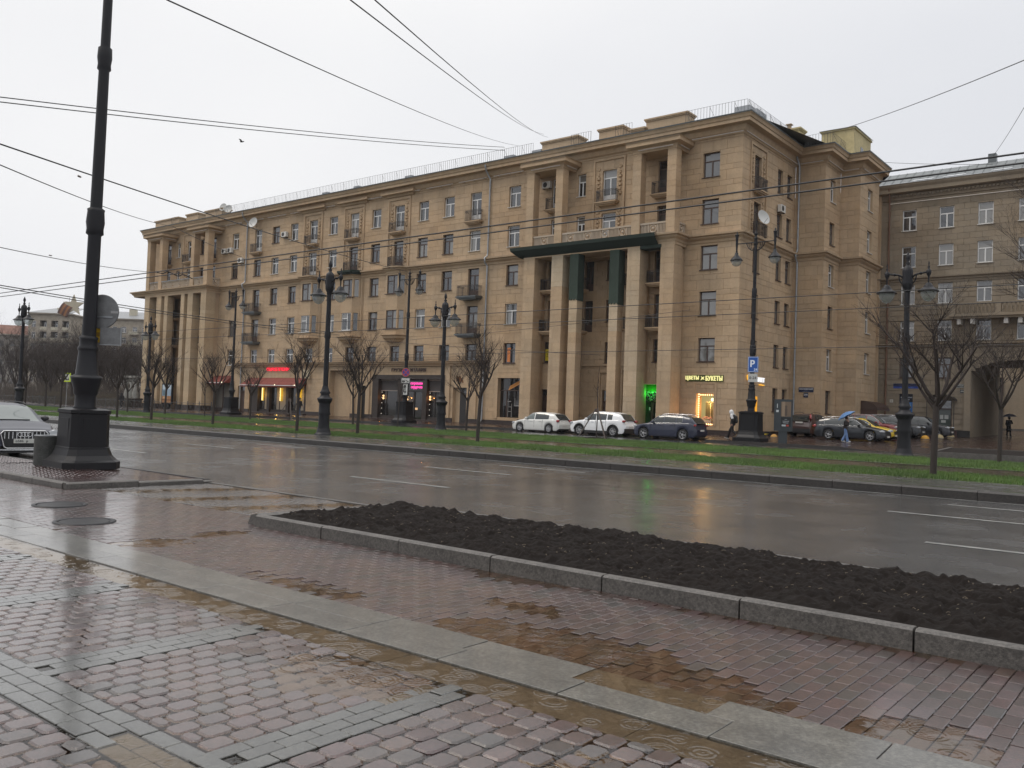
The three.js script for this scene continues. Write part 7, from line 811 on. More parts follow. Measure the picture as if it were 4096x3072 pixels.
// ================= small street furniture =================
{
  const balls = [[-23.5, -58.4, 0.24, 'y', 'yellow half sphere bollard beside the rental scooter'], [-16.3, -69.0, 0.3, 'o', 'bright yellow half sphere bollard in front of the dark car wheel'], [-16.05, -72.2, 0.32, 'p', 'pale yellow half sphere bollard, middle one by the dark cars'], [-16.1, -76.0, 0.33, 'p', 'pale yellow half sphere bollard nearest the porch of the neighbouring building']]; const cm = { y: [0.5, 0.26, 0.05], o: [0.6, 0.3, 0.02], p: [0.42, 0.33, 0.17] };
  for (const [x, z, r, c, l] of balls) { const t = thing('hemisphere_bollard', l, 'bollard', [x, gy(z), z], 0, 'half sphere bollards'); const pr = []; for (let i = 0; i <= 8; i++) { const a = i / 8 * Math.PI / 2; pr.push([r * Math.cos(a), r * Math.sin(a)]); } mesh('dome', new MB().lathe(pr, 18), mat(cm[c], { roughness: 0.55, map: rep(T.mott, 3) }), t); mesh('foot', new MB().lathe([[r + 0.02, -0.05], [r + 0.02, 0.02], [r, 0.03]], 18), M.kerb, t); }
  // information kiosk
  const k = thing('information_kiosk', 'dark grey advertising kiosk on a stem at the pavement edge', 'kiosk', [-19.88, 0.25, -50.75], R(12)); const km = mat([0.032, 0.04, 0.045], { roughness: 0.4 }); mesh('case', new MB().box(-0.52, 0.52, 0.72, 2.62, -0.14, 0.12), km, k); mesh('stem', new MB().box(-0.25, 0.25, 0, 0.72, -0.08, 0.08), km, k); mesh('poster', new MB().uquad([-0.12, 1.6, 0.124], [0.46, 1.6, 0.124], [0.46, 2.48, 0.124], [-0.12, 2.48, 0.124]), signMat(128, 192, (x, w, h) => { x.fillStyle = '#6d5c4c'; x.fillRect(0, 0, w, h); x.fillStyle = '#8a7763'; x.fillRect(w * 0.1, 0, w * 0.3, h); x.fillStyle = '#4f443b'; x.beginPath(); x.ellipse(w * 0.5, h * 0.35, w * 0.12, h * 0.1, 0, 0, 7); x.fill(); x.fillRect(w * 0.38, h * 0.45, w * 0.25, h * 0.5); }), k); mesh('text_panel', new MB().uquad([-0.12, 0.8, 0.124], [0.46, 0.8, 0.124], [0.46, 1.55, 0.124], [-0.12, 1.55, 0.124]), signMat(128, 160, (x, w, h) => { x.fillStyle = '#15191b'; x.fillRect(0, 0, w, h); fit(x, 'ваш', w, h * 0.16, h * 0.1, '#b9c0c4', 'normal'); fit(x, 'городской', w, h * 0.3, h * 0.1, '#b9c0c4'); fit(x, 'маршрут', w, h * 0.43, h * 0.1, '#b9c0c4'); x.fillStyle = '#aab0b4'; x.fillRect(w * 0.1, h * 0.58, w * 0.4, h * 0.14); x.fillStyle = '#a03a2c'; x.fillRect(w * 0.55, h * 0.58, w * 0.25, h * 0.14); x.fillStyle = '#2b3336'; x.fillRect(0, h * 0.78, w, h * 0.22); }), k); mesh('side_mark', new MB().box(-0.4, -0.26, 1.85, 1.98, 0.12, 0.125).box(-0.36, -0.32, 2.1, 2.35, 0.12, 0.125), mat([0.5, 0.52, 0.53]), k);
  // rental scooter
  const s = thing('rental_scooter', 'yellow rental scooter standing by the side wall', 'scooter', [-24.9, gy(-59.8), -59.8], R(-10)), ym = mat([0.62, 0.47, 0.06], { roughness: 0.4 }); mesh('stem', new MB().tube([[-0.42, 0.3, 0], [-0.3, 1.12, 0]], 0.035, 8), ym, s); mesh('deck', new MB().tube([[-0.44, 0.45, 0], [-0.38, 0.25, 0], [-0.2, 0.16, 0], [0.3, 0.15, 0], [0.5, 0.24, 0]], 0.055, 8, 14), ym, s); mesh('handlebar', new MB().tube([[-0.3, 1.14, -0.26], [-0.3, 1.16, 0], [-0.3, 1.14, 0.26]], 0.025, 7).box(-0.34, -0.26, 1.12, 1.22, -0.05, 0.05), M.black, s); for (const x of [-0.48, 0.52]) { const w = part('wheel', s); mesh('tyre', new MB().geo(new THREE.TorusGeometry(0.1, 0.032, 8, 18), new THREE.Matrix4().makeTranslation(x, 0.13, 0)), M.rubber, w); mesh('hub', new MB().geo(new THREE.CylinderGeometry(0.06, 0.06, 0.05, 12), new THREE.Matrix4().makeTranslation(x, 0.13, 0).multiply(new THREE.Matrix4().makeRotationX(Math.PI / 2))), M.black, w); } mesh('battery_box', new MB().box(0.3, 0.62, 0.2, 0.34, -0.06, 0.06), M.black, s);
  // pale sculpture at the left end of the building
  const sc = thing('pale_sculpture', 'weathered pale stone sculpture of standing figures on a pedestal at the left corner', 'sculpture', [-103.2, gy(-53.6), -53.6]); mesh('pedestal', new MB().box(-0.9, 2.1, 0, 0.95, -0.6, 0.6).box(-1.0, 2.2, 0.95, 1.1, -0.7, 0.7), M.plinth, sc); const sm = mat([0.34, 0.33, 0.3], { roughness: 0.8, map: rep(T.mott, 2) }); for (const x of [-0.4, 0.6, 1.6]) { const g = new MB(); g.tube([[x, 1.1, 0], [x + 0.05, 2.0, 0.05], [x, 2.8, 0], [x, 3.1, 0]], (t) => 0.34 - 0.16 * t + 0.07 * Math.sin(t * 9), 10, 14).geo(new THREE.SphereGeometry(0.17, 10, 8), new THREE.Matrix4().makeTranslation(x, 3.32, 0.04)).tube([[x - 0.25, 2.9, 0], [x - 0.55, 3.2, 0.1], [x - 0.35, 3.65, 0]], 0.09, 6, 8).tube([[x + 0.25, 2.9, 0], [x + 0.5, 3.25, 0.1], [x + 0.3, 3.65, 0]], 0.09, 6, 8); mesh('figure', g, sm, sc); } mesh('bowl', new MB().box(-0.9, 2.1, 3.6, 3.85, -0.4, 0.4), sm, sc);
}
// ================= cars =================
function wheelGeo(r, spokes) {
  const ty = new MB(), rim = new MB(), w = 0.2, X = new THREE.Matrix4().makeRotationX(Math.PI / 2);
  ty.lathe([[r * 0.66, -w / 2], [r * 0.9, -w / 2 - 0.005], [r * 0.985, -w / 2 + 0.03], [r, 0], [r * 0.985, w / 2 - 0.03], [r * 0.9, w / 2 + 0.005], [r * 0.66, w / 2]], 28, X);
  rim.lathe([[r * 0.68, w / 2], [r * 0.64, w / 2 + 0.006], [r * 0.6, w / 2 - 0.02], [r * 0.6, w / 2 - 0.1]], 28, X);
  for (let i = 0; i < spokes; i++) { const a = i / spokes * 6.2832; for (const s of [-1, 1]) { const d = s * 0.16; rim.tube([[0, 0, w / 2 - 0.015], [Math.cos(a + d) * r * 0.63, Math.sin(a + d) * r * 0.63, w / 2 - 0.005]], 0.018, 4); } }
  rim.lathe([[0.001, 0.01], [0.05, 0.008], [0.07, -0.01]], 12, new THREE.Matrix4().makeTranslation(0, 0, w / 2 - 0.005).multiply(X));
  const dk = new MB().lathe([[0.001, 0], [r * 0.62, 0], [r * 0.66, -0.12]], 20, new THREE.Matrix4().makeTranslation(0, 0, w / 2 - 0.07).multiply(X));
  return [ty.build(), rim.build(), dk.build()];
}
const rimM = mat([0.42, 0.42, 0.43], { metalness: 0.8, roughness: 0.35 }), chrome = mat([0.7, 0.7, 0.7], { metalness: 0.9, roughness: 0.2 }), trimB = mat([0.02, 0.02, 0.021], { roughness: 0.6 }), carGlass = mat([0.025, 0.03, 0.03], { roughness: 0.03, ior: 1.75 }), carGlassL = mat([0.12, 0.14, 0.135], { roughness: 0.03, ior: 1.75 }), redL = mat([0.3, 0.012, 0.014], { roughness: 0.15, clearcoat: 1 }), headL = mat([0.5, 0.52, 0.54], { roughness: 0.12, metalness: 0.3 });
function lerpList(a, t) { let i = 0; while (i < a.length - 2 && a[i + 1][0] < t) i++; const [x0, y0] = a[i], [x1, y1] = a[i + 1], f = clamp((t - x0) / (x1 - x0)), s = f * f * (3 - 2 * f); return mix(y0, y1, f * 0.6 + s * 0.4); }
function makeCar(o) {
  const g = new THREE.Group(), { L, W, wb, r } = o, paint = mat(o.paint, { roughness: 0.3, metalness: o.metal ?? 0.0, clearcoat: o.coat ?? 0.7, clearcoatRoughness: o.dew ?? 0.08, bumpMap: rep(T.fine, 2), bumpScale: 0.0004 });
  const xf = L / 2 - o.fo, xr = xf - wb, N = 72, X = (t) => L / 2 - t * L, tOf = (x) => (L / 2 - x) / L;
  const hw = (t) => W / 2 * lerpList(o.plan || [[0, 0.74], [0.02, 0.84], [0.06, 0.92], [0.15, 0.985], [0.3, 1], [0.75, 1], [0.9, 0.97], [0.97, 0.9], [1, 0.8]], t);
  const yb = (t) => { const x = X(t), a = r + 0.055; let y = lerpList([[0, o.clear + 0.12], [0.05, o.clear], [0.95, o.clear], [1, o.clear + 0.16]], t); for (const c of [xf, xr]) { const d = Math.abs(x - c); if (d < a) y = Math.max(y, r + Math.sqrt(a * a - d * d) * 0.98); } return y; };
  const yt = (t) => lerpList(o.body, t), yr = (t) => lerpList(o.roof, t);
  const ts = []; for (let i = 0; i <= N; i++) ts.push(i / N); for (const c of [xf, xr]) for (const d of [-1, -0.97, -0.9, 0.9, 0.97, 1]) ts.push(tOf(c + d * (r + 0.055))); ts.sort((a, b) => a - b);
  const sec = ts.map((t) => { const w = hw(t), b = yb(t), T0 = Math.max(yt(t), b + 0.06), m = mix(b, T0, 0.5), h = [[w * 0.94, b], [w * 0.995, Math.min(b + 0.07, m)], [w, m], [w * 0.985, mix(m, T0, 0.6)], [w * 0.95, T0 - 0.03], [w * 0.88, T0], [w * 0.5, T0 + 0.02], [0, T0 + 0.028]]; return [...h.map(([z, y]) => [X(t), y, z]), ...h.slice(0, -1).reverse().map(([z, y]) => [X(t), y, -z])]; });
  const grid = (rows) => { const p = [], ix = [], n = rows[0].length; rows.forEach((q) => q.forEach((v) => p.push(...v))); for (let i = 0; i + 1 < rows.length; i++) for (let k = 0; k + 1 < n; k++) { const a = i * n + k, b = a + n; ix.push(a, b + 1, b, a, a + 1, b + 1); } const G = new THREE.BufferGeometry(); G.setAttribute('position', new THREE.Float32BufferAttribute(p, 3)); G.setAttribute('uv', new THREE.Float32BufferAttribute(rows.flat().flatMap((v) => [v[0], v[1]]), 2)); G.setIndex(ix); G.computeVertexNormals(); return G; };
  const body = mesh('body', grid(sec), paint, g); const cap = new MB(); for (const [q, e] of [[sec[0], 1], [sec[sec.length - 1], 0]]) for (let k = 1; k + 1 < q.length; k++) e ? cap.tri(q[0], q[k], q[k + 1]) : cap.tri(q[0], q[k + 1], q[k]); mesh('end_panels', cap, paint, g);
  mesh('underbody', new MB().box(-L / 2 + 0.15, L / 2 - 0.15, o.clear + 0.02, o.clear + 0.25, -W / 2 + 0.22, W / 2 - 0.22), trimB, g);
  // cabin
  const [t0, t1] = [o.cab[0], o.cab[1]], M2 = 44, rows = []; for (let i = 0; i <= M2; i++) { const t = mix(t0, t1, i / M2), w = hw(t) * 0.93, b = yt(t) - 0.015, R0 = Math.max(yr(t), b + 0.02), f = clamp((R0 - b) / (o.H - b)), wr = mix(w * 0.97, W / 2 * 0.735, f); rows.push([t, [[X(t), b, w], [X(t), mix(b, R0, 0.45), mix(w, wr, 0.36)], [X(t), mix(b, R0, 0.9), mix(w, wr, 0.88)], [X(t), R0, wr * 0.88], [X(t), R0 + 0.025 * f, wr * 0.45], [X(t), R0 + 0.03 * f, 0]]]); }
  const bins = {}, bin = (n) => (bins[n] = bins[n] || new MB());
  const nrm = (i, k) => { const a = rows[Math.max(0, i - 1)][1][k], b = rows[Math.min(M2, i + 1)][1][k], c = rows[i][1][Math.max(0, k - 1)], d = rows[i][1][Math.min(5, k + 1)], u = new THREE.Vector3(b[0] - a[0], b[1] - a[1], b[2] - a[2]), v = new THREE.Vector3(d[0] - c[0], d[1] - c[1], d[2] - c[2]), n = v.cross(u).normalize(); if (k === 5) n.z = 0; n.normalize(); return n.y < -0.1 ? [-n.x, -n.y, -n.z] : [n.x, n.y, n.z]; };
  for (let i = 0; i < M2; i++) for (let k = 0; k < 5; k++) {
    const t = (rows[i][0] + rows[i + 1][0]) / 2; let n = 'cabin_shell'; if (k < 2) { o.wins.forEach(([a, b], q) => { if (t > a && t < b) n = 'side_window' + q; }); } else if (k >= 3) { if (t < o.roof0) n = 'windshield'; else if (t > o.roof1) n = 'rear_window'; }
    for (const s of [1, -1]) { const v = (ii, kk) => { const q = rows[ii][1][kk], m = nrm(ii, kk); return [[q[0], q[1], q[2] * s], [m[0], m[1], m[2] * s]]; }, A = v(i, k), B = v(i, k + 1), C2 = v(i + 1, k + 1), D = v(i + 1, k), nn = n.startsWith('side') ? n + (s > 0 ? 'a' : 'b') : n, bb = bin(nn); if (s > 0) { bb.tri(A[0], B[0], C2[0], A[1], B[1], C2[1]); bb.tri(A[0], C2[0], D[0], A[1], C2[1], D[1]); } else { bb.tri(A[0], C2[0], B[0], A[1], C2[1], B[1]); bb.tri(A[0], D[0], C2[0], A[1], D[1], C2[1]); } }
  }
  for (const n in bins) mesh(n.startsWith('side_window') ? 'side_window' : n, bins[n], n === 'cabin_shell' ? paint : n === 'windshield' || (o.lightGlass && n.startsWith('side_window0')) ? (o.wsLight ? carGlassL : carGlass) : carGlass, g);
  // wheels
  const [ty, rim, dk] = wheelGeo(r, o.spokes || 5); for (const x of [xf, xr]) for (const s of [1, -1]) { const w = part('wheel', g); w.position.set(x, r, s * (W / 2 - 0.12)); if (s < 0) w.rotation.y = Math.PI; mesh('tyre', ty, M.rubber, w); mesh('rim', rim, rimM, w); mesh('brake_disc', dk, M.black, w); const arch = new MB(); const a0 = part('wheel_well', g); mesh('liner', new MB().geo(new THREE.CylinderGeometry(r + 0.05, r + 0.05, 0.3, 20, 1, true, -Math.PI / 2, Math.PI), new THREE.Matrix4().makeTranslation(x, r, s * (W / 2 - 0.2)).multiply(new THREE.Matrix4().makeRotationX(Math.PI / 2)).multiply(new THREE.Matrix4().makeRotationY(Math.PI / 2))), M.black, a0); if (o.suv) mesh('arch_trim', new MB().tube(Array.from({ length: 15 }, (_, i) => { const a = Math.PI * (i / 14); return [x + Math.cos(a) * (r + 0.07), r + Math.sin(a) * (r + 0.07) * 0.98, s * (hw(tOf(x)) - 0.005)]; }), 0.038, 6), trimB, a0); }
  const put = (n, m, b) => mesh(n, b, m, g), both = (fn) => { for (const s of [1, -1]) fn(s); };
  if (o.suv) both((s) => put('sill_cladding', trimB, new MB().box(xr + r + 0.05, xf - r - 0.05, o.clear - 0.01, o.clear + 0.17, s * (W / 2 - 0.06), s * (W / 2 + 0.006))));
  if (o.suv) { put('rear_cladding', trimB, new MB().box(-L / 2 - 0.012, -L / 2 + 0.35, o.clear + 0.1, o.clear + 0.36, -W / 2 * 0.84, W / 2 * 0.84)); put('front_cladding', trimB, new MB().box(L / 2 - 0.3, L / 2 + 0.012, o.clear + 0.06, o.clear + 0.26, -W / 2 * 0.76, W / 2 * 0.76)); }
  const yBelt = (t) => yt(t);
  both((s) => { // mirrors, handles, lamps
    const tm = o.wins[0][0] + 0.03, p = part('mirror', g); mesh('housing', new MB().geo(new THREE.SphereGeometry(1, 10, 8), new THREE.Matrix4().makeTranslation(X(tm), yBelt(tm) + 0.07, s * (W / 2 + 0.07)).multiply(new THREE.Matrix4().makeScale(0.1, 0.08, 0.12))), o.mirror || paint, p); mesh('stalk', new MB().box(X(tm) - 0.03, X(tm) + 0.03, yBelt(tm), yBelt(tm) + 0.05, s * (W / 2 - 0.1), s * (W / 2 + 0.02)), trimB, p);
    for (const [a, b] of o.wins.slice(0, 2)) { const x = X(b) + 0.22, y = yBelt(b) - 0.13; put('door_handle', o.handle || paint, new MB().box(x - 0.1, x + 0.1, y - 0.014, y + 0.014, s * (hw(b) * 0.985), s * (hw(b) * 0.985 + 0.035))); }
    const hy = yt(0.05) - 0.07; put('headlight', headL, new MB().geo(new THREE.SphereGeometry(1, 12, 8), new THREE.Matrix4().makeTranslation(L / 2 - 0.2, hy, s * W / 2 * 0.76).multiply(new THREE.Matrix4().makeRotationY(s * 0.5)).multiply(new THREE.Matrix4().makeScale(0.2, 0.075, 0.2))));
    const q = o.tail; put('tail_light', redL, new MB().geo(new THREE.SphereGeometry(1, 12, 8), new THREE.Matrix4().makeTranslation(-L / 2 + q[0], q[1], s * W / 2 * q[2]).multiply(new THREE.Matrix4().makeRotationY(-s * 0.35)).multiply(new THREE.Matrix4().makeScale(q[3], q[4], q[5]))));
    const seamB = new MB(); for (const [a] of [[o.wins[0][0] - 0.005], [o.wins[0][1] + 0.008], [o.wins[1][1] + 0.0]]) { const w = hw(a[0] ?? a); seamB.box(X(a) - 0.005, X(a) + 0.005, o.clear + 0.2, yt(a) - 0.04, s * (w - 0.02), s * (w + 0.002)); } put('door_seams', trimB, seamB);
    if (o.rails) put('roof_rail', o.rails, new MB().tube([[X(o.roof0) - 0.1, o.H - 0.015, s * W / 2 * 0.66], [X(o.roof0) - 0.3, o.H + 0.035, s * W / 2 * 0.66], [X(o.roof1) + 0.3, o.H + 0.02, s * W / 2 * 0.66], [X(o.roof1) + 0.05, o.H - 0.06, s * W / 2 * 0.66]], 0.018, 6, 16));
    if (o.chrome) { const l = [], i0 = o.wins[0][0], i1 = o.wins[o.wins.length - 1][1]; for (let i = 0; i <= 20; i++) { const t = mix(i0, i1, i / 20), b = yt(t) - 0.015, R0 = Math.max(yr(t), b + 0.02), f = clamp((R0 - b) / (o.H - b)), w = hw(t) * 0.93, wr = mix(w * 0.97, W / 2 * 0.735, f); l.push([X(t), mix(b, R0, 0.92), s * (mix(w, wr, 0.9) + 0.012)]); } const e = l[20]; put('window_trim', o.chrome, new MB().tube(l, 0.014, 5).tube([[X(i0), yt(i0) + 0.005, s * (hw(i0) * 0.935 + 0.012)], [X((i0 + i1) / 2), yt((i0 + i1) / 2) + 0.005, s * (hw(0.5) * 0.935 + 0.012)], [X(i1), yt(i1) + 0.005, s * (hw(i1) * 0.935 + 0.012)], e], 0.013, 5)); }
  });
  const gy0 = yt(0.03) - 0.12; put('grille', trimB, new MB().box(L / 2 - 0.1, L / 2 + 0.012, gy0 - 0.16, gy0 + 0.06, -W * 0.26, W * 0.26)); put('plate_front', M.whiteP, new MB().box(L / 2, L / 2 + 0.025, gy0 - 0.3, gy0 - 0.19, -0.26, 0.26)); put('plate_rear', M.whiteP, new MB().box(-L / 2 - 0.022, -L / 2 + 0.02, o.plateY, o.plateY + 0.11, -0.26, 0.26));
  put('wipers', trimB, new MB().box(X(t0) - 0.12, X(t0) - 0.08, yt(t0) + 0.04, yt(t0) + 0.06, -0.5, 0.5));
  return g;
}
const hatch = { L: 4.26, W: 1.8, H: 1.45, wb: 2.6, fo: 0.86, r: 0.32, clear: 0.17, body: [[0, 0.52], [0.015, 0.66], [0.06, 0.74], [0.22, 0.9], [0.3, 0.94], [0.6, 0.96], [0.9, 1.0], [0.965, 0.97], [1, 0.62]], roof: [[0.25, 0.9], [0.44, 1.4], [0.52, 1.45], [0.72, 1.44], [0.88, 1.36], [0.985, 0.98]], cab: [0.25, 0.985], roof0: 0.43, roof1: 0.88, wins: [[0.32, 0.5], [0.52, 0.68], [0.69, 0.8]], tail: [0.1, 0.88, 0.82, 0.12, 0.1, 0.22], plateY: 0.5 };
const suv = { L: 4.48, W: 1.86, H: 1.65, wb: 2.7, fo: 0.9, r: 0.36, clear: 0.2, suv: true, body: [[0, 0.6], [0.015, 0.82], [0.06, 0.92], [0.22, 1.04], [0.3, 1.06], [0.6, 1.1], [0.9, 1.16], [0.96, 1.1], [1, 0.7]], roof: [[0.24, 1.02], [0.42, 1.6], [0.52, 1.65], [0.75, 1.62], [0.9, 1.5], [0.985, 1.1]], cab: [0.24, 0.985], roof0: 0.42, roof1: 0.86, wins: [[0.31, 0.49], [0.51, 0.68], [0.69, 0.79]], tail: [0.12, 1.05, 0.8, 0.12, 0.085, 0.24], plateY: 0.62 };
const estate = { ...hatch, L: 4.6, H: 1.47, wb: 2.66, fo: 0.9, r: 0.33, roof: [[0.25, 0.9], [0.43, 1.4], [0.52, 1.47], [0.8, 1.43], [0.93, 1.32], [0.99, 1.0]], roof1: 0.9, wins: [[0.32, 0.48], [0.5, 0.66], [0.67, 0.84]], plateY: 0.55 };
function place(o, label, x, z, heading, y, s = 1) { const g = makeCar(o); g.name = numbered('parked_car'); scene.add(g); g.position.set(x, y, z); g.rotation.y = heading; g.scale.setScalar(s); return tag(g, label, 'car', 'cars parked beyond the median'); }
place({ ...hatch, paint: [0.66, 0.66, 0.63], lightGlass: true, wsLight: true, spokes: 9 }, 'white hatchback parked in front of the brown portico door', -38.55, -51.55, Math.PI, 0.08, 1.02);
place({ ...suv, paint: [0.78, 0.79, 0.8], spokes: 7, mirror: undefined }, 'white SUV parked behind the staked young tree', -33.1, -51.5, Math.PI, 0.08, 1.02);
place({ ...suv, L: 4.68, W: 1.9, H: 1.64, wb: 2.88, fo: 0.87, paint: [0.012, 0.016, 0.04], suv: false, rails: chrome, chrome, spokes: 5, tail: [0.12, 1.0, 0.82, 0.1, 0.07, 0.24] }, 'dark navy SUV with chrome window trim parked before the green doorway', -27.85, -51.5, Math.PI, 0.08, 1.0);
place({ ...suv, L: 4.64, W: 1.9, H: 1.7, wb: 2.77, paint: [0.06, 0.024, 0.02], rails: trimB, tail: [0.14, 1.35, 0.82, 0.06, 0.3, 0.09], plateY: 0.95 }, 'brown SUV parked nose in, its tail lights to the road', -23.15, -64.4, Math.PI / 2, gy(-64), 1.0);
place({ ...estate, paint: [0.014, 0.017, 0.022], chrome, rails: chrome }, 'black estate car with chrome window line behind the umbrella walker', -18.85, -60.35, 0, gy(-60.3), 1.02);
place({ ...hatch, L: 4.5, wb: 2.6, H: 1.44, paint: [0.62, 0.42, 0.01], roof: [[0.25, 0.9], [0.43, 1.38], [0.5, 1.44], [0.66, 1.42], [0.86, 1.06], [0.9, 1.0]], cab: [0.25, 0.9], roof1: 0.7 }, 'yellow taxi saloon between the black estate and the red car', -19.1, -63.5, 0, gy(-63.5), 1.0);
place({ ...suv, H: 1.62, paint: [0.2, 0.012, 0.016], rails: chrome, chrome, wsLight: true, lightGlass: true }, 'dark red crossover behind the yellow taxi', -19.6, -66.8, 0, gy(-66.8), 1.02);
place({ ...suv, paint: [0.013, 0.014, 0.018], rails: chrome, chrome }, 'black SUV with silver roof rails between the red crossover and the last dark car', -18.9, -70.0, 0, gy(-70), 1.0);
place({ ...suv, H: 1.6, paint: [0.018, 0.018, 0.022] }, 'black crossover, last of the row beside the pale bollards', -17.6, -73.2, 0, gy(-73.2), 1.0);
place({ ...hatch, paint: [0.01, 0.01, 0.011] }, 'dark car standing inside the archway yard', -9.5, -89.5, 1.9, gy(-89), 1.0);
{ // estate at the near kerb, seen from the front
  const g = makeCar({ ...estate, L: 4.9, W: 1.9, H: 1.46, wb: 2.9, fo: 0.95, r: 0.35, clear: 0.2, paint: [0.016, 0.018, 0.034], metal: 0.0, dew: 0.35, coat: 0.15, wsLight: true, rails: trimB, spokes: 10, mirror: mat([0.03, 0.03, 0.034], { roughness: 0.4 }), body: [[0, 0.62], [0.012, 0.7], [0.05, 0.78], [0.22, 0.96], [0.3, 0.98], [0.6, 0.99], [0.9, 1.02], [0.965, 0.98], [1, 0.62]], roof: [[0.24, 0.95], [0.43, 1.39], [0.53, 1.46], [0.8, 1.42], [0.93, 1.3], [0.99, 1.0]] }); g.name = numbered('parked_car'); scene.add(g); g.position.set(-25.35, 0, -9.62); g.scale.setScalar(0.9); g.rotation.y = R(-6);
  tag(g, 'dark blue estate car with a chrome framed grille standing by the lamp island', 'car');
  g.children.filter((c) => c.name === 'grille' || c.name === 'plate_front' || c.name === 'headlight').forEach((c) => g.remove(c));
  const X0 = 2.45, put = (n, m, b) => mesh(n, b, m, g), tilt = new THREE.Matrix4().makeTranslation(X0, 0, 0).multiply(new THREE.Matrix4().makeRotationY(Math.PI / 2));
  const hex = [[-0.52, 0.74], [0.52, 0.74], [0.6, 0.66], [0.5, 0.3], [0.44, 0.26], [-0.44, 0.26], [-0.5, 0.3], [-0.6, 0.66]];
  const gb = new MB(); gb.m = tilt; gb.prism(hex, -0.06, 0.012); put('grille', trimB, gb); const fr = new MB(); fr.m = tilt; for (let i = 0; i < 8; i++) { const a = hex[i], b = hex[(i + 1) % 8]; fr.tube([[...a, 0.02], [...b, 0.02]], 0.016, 6); } put('grille_frame', chrome, fr); for (let i = 0; i < 11; i++) { const x = -0.5 + i * 0.1, s = new MB(); s.m = tilt; s.box(x - 0.009, x + 0.009, 0.52, 0.71, 0.012, 0.028); put('grille_bar', chrome, s); const s2 = new MB(); s2.m = tilt; s2.box(x * 0.85 - 0.007, x * 0.85 + 0.007, 0.3, 0.38, 0.012, 0.022); put('grille_bar', trimB, s2); }
  const em = new MB(); em.m = tilt; for (let i = 0; i < 4; i++) em.geo(new THREE.TorusGeometry(0.058, 0.01, 6, 20), new THREE.Matrix4().makeTranslation(-0.12 + i * 0.08, 0.64, 0.036)); put('emblem_rings', chrome, em);
  const pl = part('licence_plate', g); const pb = new MB(); pb.m = tilt; pb.box(-0.27, 0.27, 0.4, 0.52, 0.012, 0.03); mesh('plate', pb, M.whiteP, pl); const pf = new MB(); pf.m = tilt; pf.uquad([-0.26, 0.405, 0.032], [0.26, 0.405, 0.032], [0.26, 0.515, 0.032], [-0.26, 0.515, 0.032]); mesh('plate_text', pf, signMat(512, 112, (x, w, h) => { x.fillStyle = '#b9bab4'; x.fillRect(0, 0, w, h); x.fillStyle = '#16161a'; x.font = `bold ${h * 0.8}px sans-serif`; x.textBaseline = 'middle'; x.textAlign = 'left'; x.fillText('о586', w * 0.06, h * 0.54, w * 0.5); x.fillText('р', w * 0.57, h * 0.54); }), pl);
  for (const s of [-1, 1]) { const h = new MB(); h.m = tilt; h.prism([[s * 0.64, 0.72], [s * 0.66, 0.62], [s * 0.78, 0.6], [s * 0.9, 0.7], [s * 0.92, 0.77], [s * 0.8, 0.77]].sort(() => 0), -0.3, -0.01); put('headlight', headL, h); const ai = new MB(); ai.m = tilt; ai.prism([[s * 0.66, 0.34], [s * 0.85, 0.36], [s * 0.86, 0.5], [s * 0.7, 0.46]], -0.2, 0.0); put('air_intake', trimB, ai); }
  const sk = new MB(); sk.m = tilt; sk.box(-0.86, 0.86, 0.2, 0.235, -0.12, 0.03); put('bumper_trim', chrome, sk); const lb = new MB(); lb.m = tilt; lb.box(-0.84, 0.84, 0.13, 0.2, -0.3, 0.0); put('lower_bumper', trimB, lb);
}
